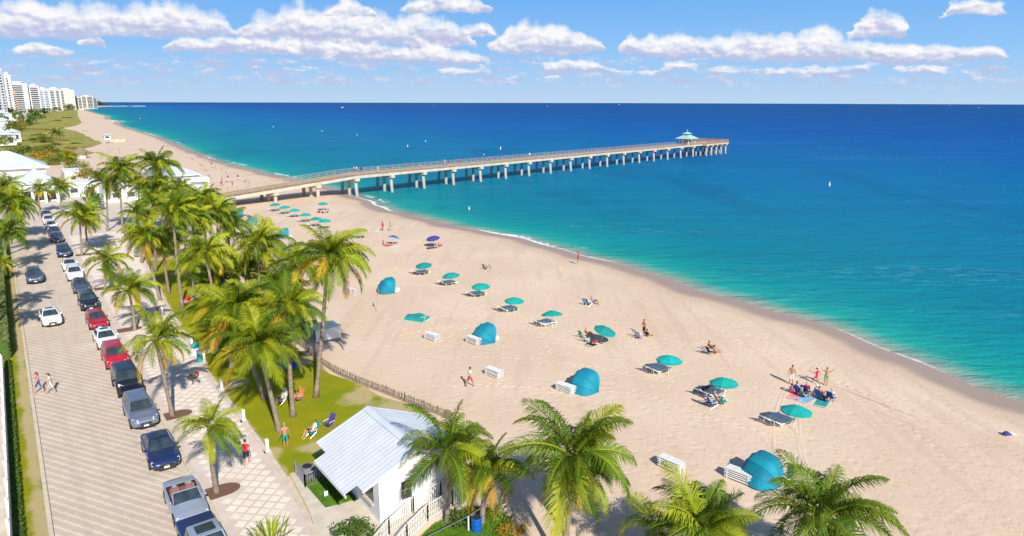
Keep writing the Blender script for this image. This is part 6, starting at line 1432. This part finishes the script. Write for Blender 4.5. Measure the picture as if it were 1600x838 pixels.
for yy in (-.30, PW+.30):
    x = -50.0
    while x <= XE: new_obj('rail_post', pm, pier, (x, yy, dz(x))); x += 2.4
    for zz, hh in ((1.10,.07),(.74,.05),(.38,.05)):
        mb = MB(); mb.grid([[(x,yy-.07,dz(x)+zz),(x,yy+.07,dz(x)+zz),(x,yy+.07,dz(x)+zz+hh),(x,yy-.07,dz(x)+zz+hh)] for x in XS], closed=True); mb.build('rail', M['rail_wood'], pier)
pil = MB(); pil.tube([(0,0,-3.6),(0,0,DZ-1.35)], .42, 12); pil = pil.mesh('pile', M['pile'])
cap = MB(); cap.box(-.6,.6,-.75,PW+.75,DZ-1.42,DZ-.752); cap = cap.mesh('bent_cap', M['pier_conc'])
for i in range(18):
    x = 11.4*i
    if x > XE-2: break
    new_obj('bent_cap', cap, pier, (x, 0, 0))
    for yy, tl in ((.0,-.10),(PW*.5,0.0),(PW,.10)):
        o = new_obj('pile', pil, pier, (x, yy, 0)); o.rotation_euler = (tl, 0, 0)
for x in (-11.4, -22.8, -34.2):
    c = new_obj('bent_cap', cap, pier, (x, 0, dz(x)-DZ))
    for yy in (0, PW*.5, PW): o = new_obj('pile', pil, pier, (x, yy, dz(x)-DZ))
# seaward platform
ex0, ex1, ey0, ey1 = XE, XE+17.0, -2.8, PW+3.2
MB().box(ex0-6,ex1,ey0,ey1,DZ-.72,DZ-.03).build('end_girder', M['pier_conc'], pier)
MB().box(ex0-6.05,ex1+.05,ey0-.05,ey1+.05,DZ-.028,DZ+.07).build('end_deck', M['deck_wood'], pier)
em = MB(); em.box(-.06,.06,-.06,.06,0,1.15); em = em.mesh('end_rail_post', M['end_wood'])
per = [(ex0-6,ey0),(ex1,ey0),(ex1,ey1),(ex0-6,ey1)]
for (a, b) in zip(per, per[1:]):
    L = math.hypot(b[0]-a[0], b[1]-a[1]); n = int(L/1.5)
    for i in range(n+1): new_obj('end_rail_post', em, pier, (a[0]+(b[0]-a[0])*i/n, a[1]+(b[1]-a[1])*i/n, DZ+.07))
    for zz in (.18,.38,.58,.78,.98,1.15): MB().tube([(a[0],a[1],DZ+.07+zz),(b[0],b[1],DZ+.07+zz)], .07, 4).build('end_rail', M['end_wood'], pier)
for x in (ex0-4, ex0+1, ex0+6, ex0+11, ex1-1.2):
    MB().box(x-.5,x+.5,ey0+.1,ey1-.1,DZ-1.4,DZ-.722).build('bent_cap', M['pier_conc'], pier)
    for yy in (ey0+.8, ey0+3.8, PW*.5, ey1-3.6, ey1-.8): o = new_obj('pile', pil, pier, (x, yy, 0)); o.rotation_euler = ((yy-PW*.5)*.014, 0, 0)
# two-tier pavilion near the end
def ploc(x, y, z=0.0): return pa + PD*x + PN*y + Vector((0, 0, z))
RZP = math.atan2(PD.y, PD.x)
pv = thing('pavilion', 'small pavilion with pale teal two-tier roof near the pier end', 'pavilion', ploc(182.0, PW*.5, DZ+.05), RZP)
for a in (-1, 1):
    for b in (-1, 1): MB().box(a*3.2-.18,a*3.2+.18,b*2.6-.18,b*2.6+.18,0,2.9).build('column', M['white'], pv)
MB().box(-1.6,1.6,-1.2,1.2,0,2.6).build('kiosk_wall', M['tan_wall'], pv)
for sx_ in (-1, 1): MB().box(sx_*.8-.5,sx_*.8+.5,-1.215,-1.19,.9,1.9).build('hatch', M['win'], pv)
def hip(parent, name, hx, hy, z0, z1, tx, ty, m):
    mb = MB(); mb.add([(-hx,-hy,z0),(hx,-hy,z0),(hx,hy,z0),(-hx,hy,z0),(-tx,-ty,z1),(tx,-ty,z1),(tx,ty,z1),(-tx,ty,z1)], [(3,2,1,0),(0,1,5,4),(1,2,6,5),(2,3,7,6),(3,0,4,7),(4,5,6,7)]); return mb.build(name, m, parent)
hip(pv, 'lower_roof', 5.0, 4.2, 2.85, 4.6, 1.5, 1.2, M['pav_roof']); MB().box(-1.3,1.3,-1.0,1.0,4.605,5.2).build('lantern', M['tan_wall'], pv); hip(pv, 'upper_roof', 2.2, 1.8, 5.15, 6.2, .12, .12, M['pav_roof']); MB().tube([(0,0,6.2),(0,0,7.6)], [.10,.03], 6).build('finial', M['white'], pv); MB().lathe([(.04,7.2),(.22,7.35),(.04,7.5)], 8).build('finial_ball', M['white'], pv); pv.scale = (.9, .9, .9)
# people on the pier
rr = random.Random(4)
PP = [(4.0,5.2,'white','navy'),(5.0,4.6,'black','black'),(36,5.6,'white','white'),(36.8,4.8,'navy','navy'),(40,3.0,'red','black'),(8.5,2.0,'white','white'),(20,4.2,'pink','navy'),(24,2.5,'sky','white'),(54,4.4,'beige','brown'),(60,3.0,'orange','navy'),(74,4.6,'white','grey'),(90,2.6,'pink','navy'),(112,4.0,'navy','beige'),(135,3.2,'red','black')]
for i, (x, y, a, b) in enumerate(PP): person('person in %s top on the pier deck, %s figure counting from the beach' % (a, ordn[sorted(range(len(PP)), key=lambda k: PP[k][0]).index(i)]), ('walk','stand')[i % 2], ploc(x, y), rr.uniform(0, 6), a, b, 'dark', i % 3, z=DZ+.05, group='people on the pier', scale=1.05)
for i in range(11): person('angler in %s at the pier end rail, %s counting out to sea' % (('red','pink','white','orange','navy','beige')[i % 6], ordn[i]), ('stand','stand2')[i % 2], ploc(ex0+1.0+i*1.4, (ey0+.7, ey1-.8)[i % 2]), rr.uniform(0, 6), ('red','pink','white','orange','navy','beige')[i % 6], 'navy', 'dark', i % 3, z=DZ+.075, group='anglers at the pier end', scale=1.05)
# stalls at the landward end of the pier
for i, (x, y, c) in enumerate(((-41.5, 9.5, 'blue'), (-37.0, 9.6, 'orange'), (-31.5, 9.6, 'purple'), (-44.8, 9.2, 'red'))):
    s_ = thing('towel_rack', ('blue cloths on a drying rack beside the pier foot','orange cloths on a drying rack beside the pier foot','purple cloth over a drying rack beside the pier foot','red cloth on a rack beside the pier foot')[i], 'rack', ploc(x, y, .0), RZP)
    for sd in (-1, 1): MB().tube([(sd*1.3,0,0),(sd*1.3,0,1.6)], .04, 5).build('post', M['rail_wood'], s_)
    MB().tube([(-1.3,0,1.58),(1.3,0,1.58)], .03, 5).build('bar', M['rail_wood'], s_); MB().box(-1.1,1.1,-.04,.04,.55,1.55).build('cloth', CLOTH[c], s_)

# ------------------------------------------------------------------ buildings at the pier entrance
def house(name, label, s, t, W2, L, h, rh, ov, cat='building', ridge=0.0, windows=(), m=None, roofm=None, rz=0.0, wz=(1.0, 2.2)):
    b = thing(name, label, cat, RD(s, t, 0), ROAD_A+rz); MB().box(-W2/2, W2/2, -L/2, L/2, -.1, h).build('wall', m or M['white_wall'], b)
    if rh:
        r_ = hip(b, 'roof', W2/2+ov, L/2+ov, h-.05, h+rh, .05 if W2 <= L else ridge, ridge if W2 <= L else .05, roofm or M['white_roof'])
        MB().box(-W2/2-ov-.04, W2/2+ov+.04, -L/2-ov-.04, L/2+ov+.04, h-.28, h-.055).build('fascia', M['white'], r_)
        hx, hy, tx, ty = W2/2+ov, L/2+ov, .05 if W2 <= L else ridge, ridge if W2 <= L else .05
        for a in (-1, 1):
            for c in (-1, 1): MB().tube([(a*hx, c*hy, h-.03), (a*tx, c*ty, h+rh+.02)], .07, 5).build('hip_cap', M['white_roof'], r_)
    else: MB().box(-W2/2-.1, W2/2+.1, -L/2-.1, L/2+.1, h+.002, h+.45).build('parapet', M['white'], b)
    for (face, u, w, z0, z1) in windows:
        if face == 's': f = MB(); f.box(u-w/2, u+w/2, -L/2-.05, -L/2+.05, z0, z1); f = f.build('window', M['white'], b); MB().box(u-w/2+.06, u+w/2-.06, -L/2-.065, -L/2-.051, z0+.06, z1-.06).build('pane', M['win'], f)
        if face == 'e': f = MB(); f.box(W2/2-.05, W2/2+.05, u-w/2, u+w/2, z0, z1); f = f.build('window', M['white'], b); MB().box(W2/2+.051, W2/2+.065, u-w/2+.06, u+w/2-.06, z0+.06, z1-.06).build('pane', M['win'], f)
    return b
wn = tuple(('s', -6+3*i, 1.2, 1.0, 2.4) for i in range(5))
house('pavilion_building', 'large white hip-roofed building at the left edge above the porch building', 246, 1.4, 17, 14.5, 4.6, 4.4, 1.0, ridge=.6, windows=wn)
pb = house('porch_building', 'white hip-roofed building with columned porch at the end of the street', 198, 6.0, 7.6, 8.4, 4.5, 2.8, .6, ridge=.05, windows=tuple(('e', -2.4+2.4*i, 1.2, 1.0, 2.6) for i in range(3)), wz=(1, 2))
for i in range(4): MB().box(-3.6+2.4*i-.28, -3.6+2.4*i+.28, -7.4, -6.8, 0, 2.9).build('porch_column', M['white'], pb)
MB().box(-4.2, 4.2, -7.7, -4.22, 2.9, 3.2).build('porch_roof', M['white_roof'], pb)
for i in range(3): MB().box(-3.3+2.4*i, -1.5+2.4*i, -4.24, -4.205, .3, 2.6).build('door_opening', M['win'], pb)
house('low_building', 'low white flat-roofed wing beside the porch building', 203, 15.5, 6.5, 9, 3.0, 0, 0, windows=(('s', -2, 1.6, 1.0, 2.2), ('s', 1.5, 1.6, 1.0, 2.2), ('e', 0, 2.0, 1.0, 2.2)))
house('low_building', 'white terrace building with railing behind the porch roof', 238, 17.5, 7, 12, 3.0, 0, 0, windows=(('s', -1.5, 1.4, .8, 2.2), ('s', 1.5, 1.4, .8, 2.2)))
house('flat_roof_shed', 'flat white shed roof seen between the entrance palms', 186, 22, 8, 7, 3.4, 0, 0, windows=(('s', -1.5, 1.6, 1.0, 2.2), ('s', 1.6, 1.6, 1.0, 2.2)))
rs_ = house('restaurant', 'white two-storey restaurant with hip roof at the pier foot', 193, 34.5, 9, 13, 5.2, 2.4, .9, ridge=1.0, windows=(('s', -2.5, 1.0, 3.2, 4.4), ('s', .5, 1.0, 3.2, 4.4), ('s', 3.2, .9, 3.0, 4.6), ('s', -2.5, 1.2, .9, 2.2), ('e', -2, 1.4, 3.2, 4.4), ('e', 2, 1.4, 3.2, 4.4)))
wg = thing('restaurant_annex', 'white boxy annex with sign band right of the restaurant', 'building', RD(186.5, 38.6, 0), ROAD_A); MB().box(-2.6,2.6,-4,4,-.1,4.2).build('wall', M['white_wall'], wg); MB().box(-2.7,2.7,-4.1,4.1,4.202,4.5).build('parapet', M['white'], wg); MB().box(-1.8,1.6,-4.06,-4.005,2.9,3.6).build('sign_band', M['grey_metal'], wg)
# lifeguard tower and beach shed on the far sand
lg_ = thing('lifeguard_tower', 'white lifeguard tower on the sand beyond the pier', 'lifeguard tower', (*(-226.31, 387.31), 0), ROAD_A)
for a in (-1, 1):
    for b in (-1, 1): MB().tube([(a*1.5,b*1.5,0),(a*1.2,b*1.2,1.8)], .12, 5).build('leg', M['white'], lg_)
MB().box(-2.0,2.0,-2.0,2.0,1.8,2.0).build('platform', M['white'], lg_); MB().box(-1.5,1.5,-1.5,1.5,2.0,4.4).build('cabin', M['white_wall'], lg_); hip(lg_, 'roof', 2.2, 2.2, 4.4, 5.1, .4, .4, M['white_roof']); MB().box(-1.0,1.0,-1.53,-1.502,2.8,3.8).build('window', M['win'], lg_)
bs = thing('beach_shed', 'low salmon-coloured shed beside the lifeguard tower', 'shed', (*(-227.97, 399.81), 0), ROAD_A); MB().box(-4.2,4.2,-1.6,1.6,0,2.2).build('wall', M['tan_wall'], bs); MB().box(-4.5,4.5,-1.9,1.9,2.2,2.45).build('roof', mat('salmon_roof', (.68,.42,.30), (.6,.36,.26), 2, .8), bs); MB().box(-1.0,.2,-1.63,-1.602,.1,1.9).build('door', M['white'], bs)
tk_ = thing('tiki_hut', 'thatched open hut at the sand edge behind the bushes', 'hut', (*(-178.58, 285.60), 0), ROAD_A)
for a in (-1, 1):
    for b in (-1, 1): MB().tube([(a*1.9,b*1.9,0),(a*1.9,b*1.9,2.6)], .12, 6).build('post', M['wood'], tk_)
mb = MB(); mb.lathe([(3.3,2.35),(2.2,3.2),(1.0,4.0),(.1,4.5)], 14); mb.v = [(x*(1+.06*noise.noise(Vector((x,y,z)))), y*(1+.06*noise.noise(Vector((y,x,z)))), z) for x, y, z in mb.v]; mb.build('thatch', mat('thatch', (.30,.22,.13), (.22,.16,.10), 5, .95, .05, 20), tk_); MB().box(-1.4,1.4,-1.4,1.4,0,1.1).build('bar_counter', M['white'], tk_)
# volleyball courts
for i, (a, b) in enumerate((((-174.99, 299.67), (-176.86, 310.98)), ((-156.48, 261.87), (-157.45, 273.53)), ((-149.74, 267.80), (-150.83, 276.83)))):
    A3, B3 = Vector((*a, 0)), Vector((*b, 0)); v = thing('volleyball_net', 'volleyball net on the sand, %s' % ('nearest the lifeguard tower', 'nearest the ochre tree', 'nearest the tall dark palm crown')[i], 'volleyball net', A3, 0, 'volleyball nets'); d = B3-A3
    for p in (Vector((0,0,0)), d): MB().tube([p, p+Vector((0,0,2.7))], .07, 6).build('post', M['wood'], v)
    for z in (1.5, 2.5): MB().tube([Vector((0,0,z)), d+Vector((0,0,z))], .03, 4).build('net_cord', M['white'], v)
    for k in range(1, 12): MB().tube([d*k/12+Vector((0,0,1.5)), d*k/12+Vector((0,0,2.5))], .012, 4).build('net_cord', M['dark_grey'], v)

# ------------------------------------------------------------------ beachfront towers
M['tower_white'] = mat('tower_white', (.80,.79,.77), (.70,.69,.68), .05, .8); M['tower_grey'] = mat('tower_grey', (.45,.48,.53), (.38,.41,.46), .05, .8); M['tower_tan'] = mat('tower_tan', (.62,.52,.42), (.55,.46,.38), .05, .8); M['tower_coral'] = mat('tower_coral', (.66,.30,.20), (.58,.26,.18), .05, .8); M['tower_cream'] = mat('tower_cream', (.72,.66,.56), (.66,.60,.52), .05, .8)
def tower(label, s, t0, t1, L, h, wm_, gm, cols, fh=3.2, cap=True, band='tower_white', top=None):
    """t0..t1 across the coast, L along it; cols are the glazed spans of the near end, as fractions of its width"""
    W2 = t1-t0; b = thing('apartment_tower', label, 'tower', RD(s+L/2, (t0+t1)/2, 0), ROAD_A, 'beachfront towers'); MB().box(-W2/2, W2/2, -L/2, L/2, -.5, h).build('shaft', M[wm_], b)
    if cap: MB().box(-W2*.25, W2*.2, -L*.3, L*.3, h+.36, h+max(3, h*.07)).build('roof_block', M[wm_], b)
    MB().box(-W2/2-.4, W2/2+.4, -L/2-.4, L/2+.4, h-1.2, h+.35).build('parapet', M[top or band], b)
    n = int((h-4)/fh)
    for (a, c) in cols:
        xa, xc = -W2/2+W2*a, -W2/2+W2*c
        wi = MB(); wi.box(xa, xc, -.4, 0, 0, fh*.62); wi = wi.mesh('window', M[gm]); sl_ = MB(); sl_.box(xa-.2, xc+.2, -1.7, 0, 0, fh*.30); sl_ = sl_.mesh('balcony', M[band])
        for f in range(n): new_obj('window', wi, b, (0, -L/2, 2.6+fh*f+fh*.33)); new_obj('balcony', sl_, b, (0, -L/2, 2.6+fh*f))
    wi = MB(); wi.box(-.4, 0, -L*.42, L*.42, 0, fh*.5); wi = wi.mesh('window', M[gm])
    for f in range(n): new_obj('window', wi, b, (-W2/2, 0, 2.6+fh*f+fh*.33))
    return b
tower('tall white tower cut by the left frame edge', 1000, -12, 6.5, 30, 62, 'tower_white', 'win', [(.05,.35),(.45,.72)], 3.1)
tower('slim grey and white tower right of the leftmost one', 1010, 7.6, 14.8, 40, 58.5, 'tower_grey', 'win', [(.08,.22),(.62,.80)], 3.1, band='tower_white', cap=False)
tower('white stepped tower with window strip, third from the left', 1150, 18.2, 25.5, 30, 56, 'tower_white', 'win', [(.30,.55)], 3.1)
tower('coral-red block squeezed between white towers', 1350, 25.5, 33, 30, 37, 'tower_coral', 'win', [(.15,.85)], 3.4, band='tower_cream', top='tower_coral')
tower('wide white block with dark balconies behind the coral one', 1500, 29, 55, 40, 52, 'tower_white', 'win', [(.12,.72)], 3.6)
tower('white block with three balcony groups in the middle of the skyline', 1505, 57.5, 72, 40, 48.5, 'tower_white', 'win', [(.10,.86)], 3.6)
tower('blue-glazed slim block in the middle of the skyline', 1700, 80, 96.5, 50, 46, 'tower_white', 'bluewin', [(.05,.40),(.55,.92)], 3.4)
tower('white block right of the blue-glazed one', 1900, 107, 131, 50, 49, 'tower_white', 'win', [(.15,.45),(.60,.85)], 3.6)
tower('tall pale block at the back right of the skyline', 2150, 143, 178, 50, 51, 'tower_cream', 'win', [(.08,.30)], 3.8, band='tower_cream')
tower('low tan apartment block with arched bays below the pale block', 2180, 156, 196, 40, 33, 'tower_cream', 'win', [(.06,.22),(.30,.46),(.54,.70),(.78,.94)], 4.0, band='tower_cream')
tower('low tan apartment block at the right end of the skyline', 2400, 212, 244, 40, 36, 'tower_cream', 'win', [(.08,.40),(.52,.92)], 4.0, band='tower_cream')
tower('narrow slate end block, last of the skyline', 2410, 245.5, 254, 40, 34, 'tower_grey', 'win', [(.2,.8)], 4.0, cap=False, band='tower_grey')
# low white houses among the trees at left
for i, (p, w, h) in enumerate((((-387.15, 529.46), 12, 8), ((-488.68, 668.06), 16, 11), ((-560.95, 793.77), 14, 9), ((-261.45, 357.59), 9, 6), ((-281.18, 391.01), 7, 6))):
    hb = thing('beach_house', 'white house among trees below the towers, %s' % ('farthest left of the upper row','second in the upper row','right in the upper row','left in the lower row','right in the lower row')[i], 'house', (*p, 0), ROAD_A, 'houses among the trees'); MB().box(-w/2, w/2, -w/2, w/2, -.2, h).build('wall', M['white_wall'], hb); hip(hb, 'roof', w/2+.6, w/2+.6, h, h+w*.22, .3, .3, M['white_roof'])
    for k in (-1, 1): f = MB(); f.box(k*w*.25-w*.1, k*w*.25+w*.1, -w/2-.1, -w/2, h*.35, h*.75); f.build('window', M['win'], hb)
    # a hipped roof, two windows in the near wall
jt = MB(); rows = []
for i in range(12): rows.append([tuple(RD(3600+6*math.sin(i), 330+22*i, -1.0)), tuple(RD(3604, 330+22*i, 1.0+.5*math.sin(i*2.1))), tuple(RD(3622, 330+22*i, 1.2)), tuple(RD(3640, 330+22*i, -1.0))])
jt.grid(rows); tag(jt.build('jetty', M['concrete']), 'pale rock jetty on the horizon past the last tower', 'jetty')

# ------------------------------------------------------------------ sea marks and boats
def buoy(label, p, sc_=1.0, group='white buoys'):
    b = thing('buoy', label, 'buoy', (p[0], p[1], SEA_Z), 0, group); MB().lathe([(.25,-.4),(.42,0),(.40,.5),(.22,1.2),(.16,1.9),(.02,2.0)], 10).build('float', M['white_plastic'], b, smooth=True); MB().lathe([(.43,.12),(.43,.32)], 10, cap=False).build('band', CLOTH['orange'], b); b.scale = (sc_*.72,)*3; return b
BU = [((93.24, 200.79),'nearest the right frame edge, alone in open water',.9),((-56.46, 373.43),'just above the pier walkers',.9),((-52.81, 422.13),'right of the pier walkers buoy',.8),((-111.81, 500.41),'above the middle of the pier',.8),((-154.16, 563.11),'above the landward half of the pier',.9),((-226.06, 658.70),'over the pier foot, farther out',1.0),((-9.76, 153.67),'off the beach below the pier',.55),((-58.19, 252.47),'close behind the pier rail',.5),((-6.07, 355.01),'behind the pier, right of the walkers',1.1),((-13.02, 315.88),'close behind the pier, right part',.6)]
for p, wh, sc_ in BU: buoy('white buoy %s' % wh, p, sc_)
for i, (p, L) in enumerate((((-671.18, 2768.60), 16), ((191.32, 3860.41), 12), ((1027.86, 6780.01), 30), ((4768.26, 7656.72), 22), ((2551.34, 3840.80), 12), ((-471.59, 4181.84), 14), ((-508.38, 954.06), 6), ((-461.72, 805.96), 5))):
    b = thing('boat', 'white motor boat on the %s' % ('horizon, second from the left','horizon right of centre','horizon above the pier pavilion','far right horizon','far right water below the horizon','horizon left of centre','water beyond the far beach','surf edge of the far beach')[i], 'boat', (*p, SEA_Z), i*.9, 'distant boats')
    k = L/9.0; h_ = MB(); h_.add([(-3*k,-.9*k,.9*k),(1.5*k,-.9*k,1.0*k),(3.2*k,0,1.3*k),(1.5*k,.9*k,1.0*k),(-3*k,.9*k,.9*k),(-2.8*k,-.6*k,-.2),(1.2*k,-.5*k,-.2),(2.2*k,0,-.2),(1.2*k,.5*k,-.2),(-2.8*k,.6*k,-.2)], [(0,1,2,3,4),(0,5,6,1),(1,6,7,2),(2,7,8,3),(3,8,9,4),(4,9,5,0)]); h_.build('hull', M['white'], b)
    MB().box(-1.2*k, .9*k, -.6*k, .6*k, .95*k, 1.9*k).build('cabin', M['white'], b); MB().box(.5*k, .92*k, -.55*k, .55*k, 1.4*k, 1.75*k).build('windscreen', M['win'], b)
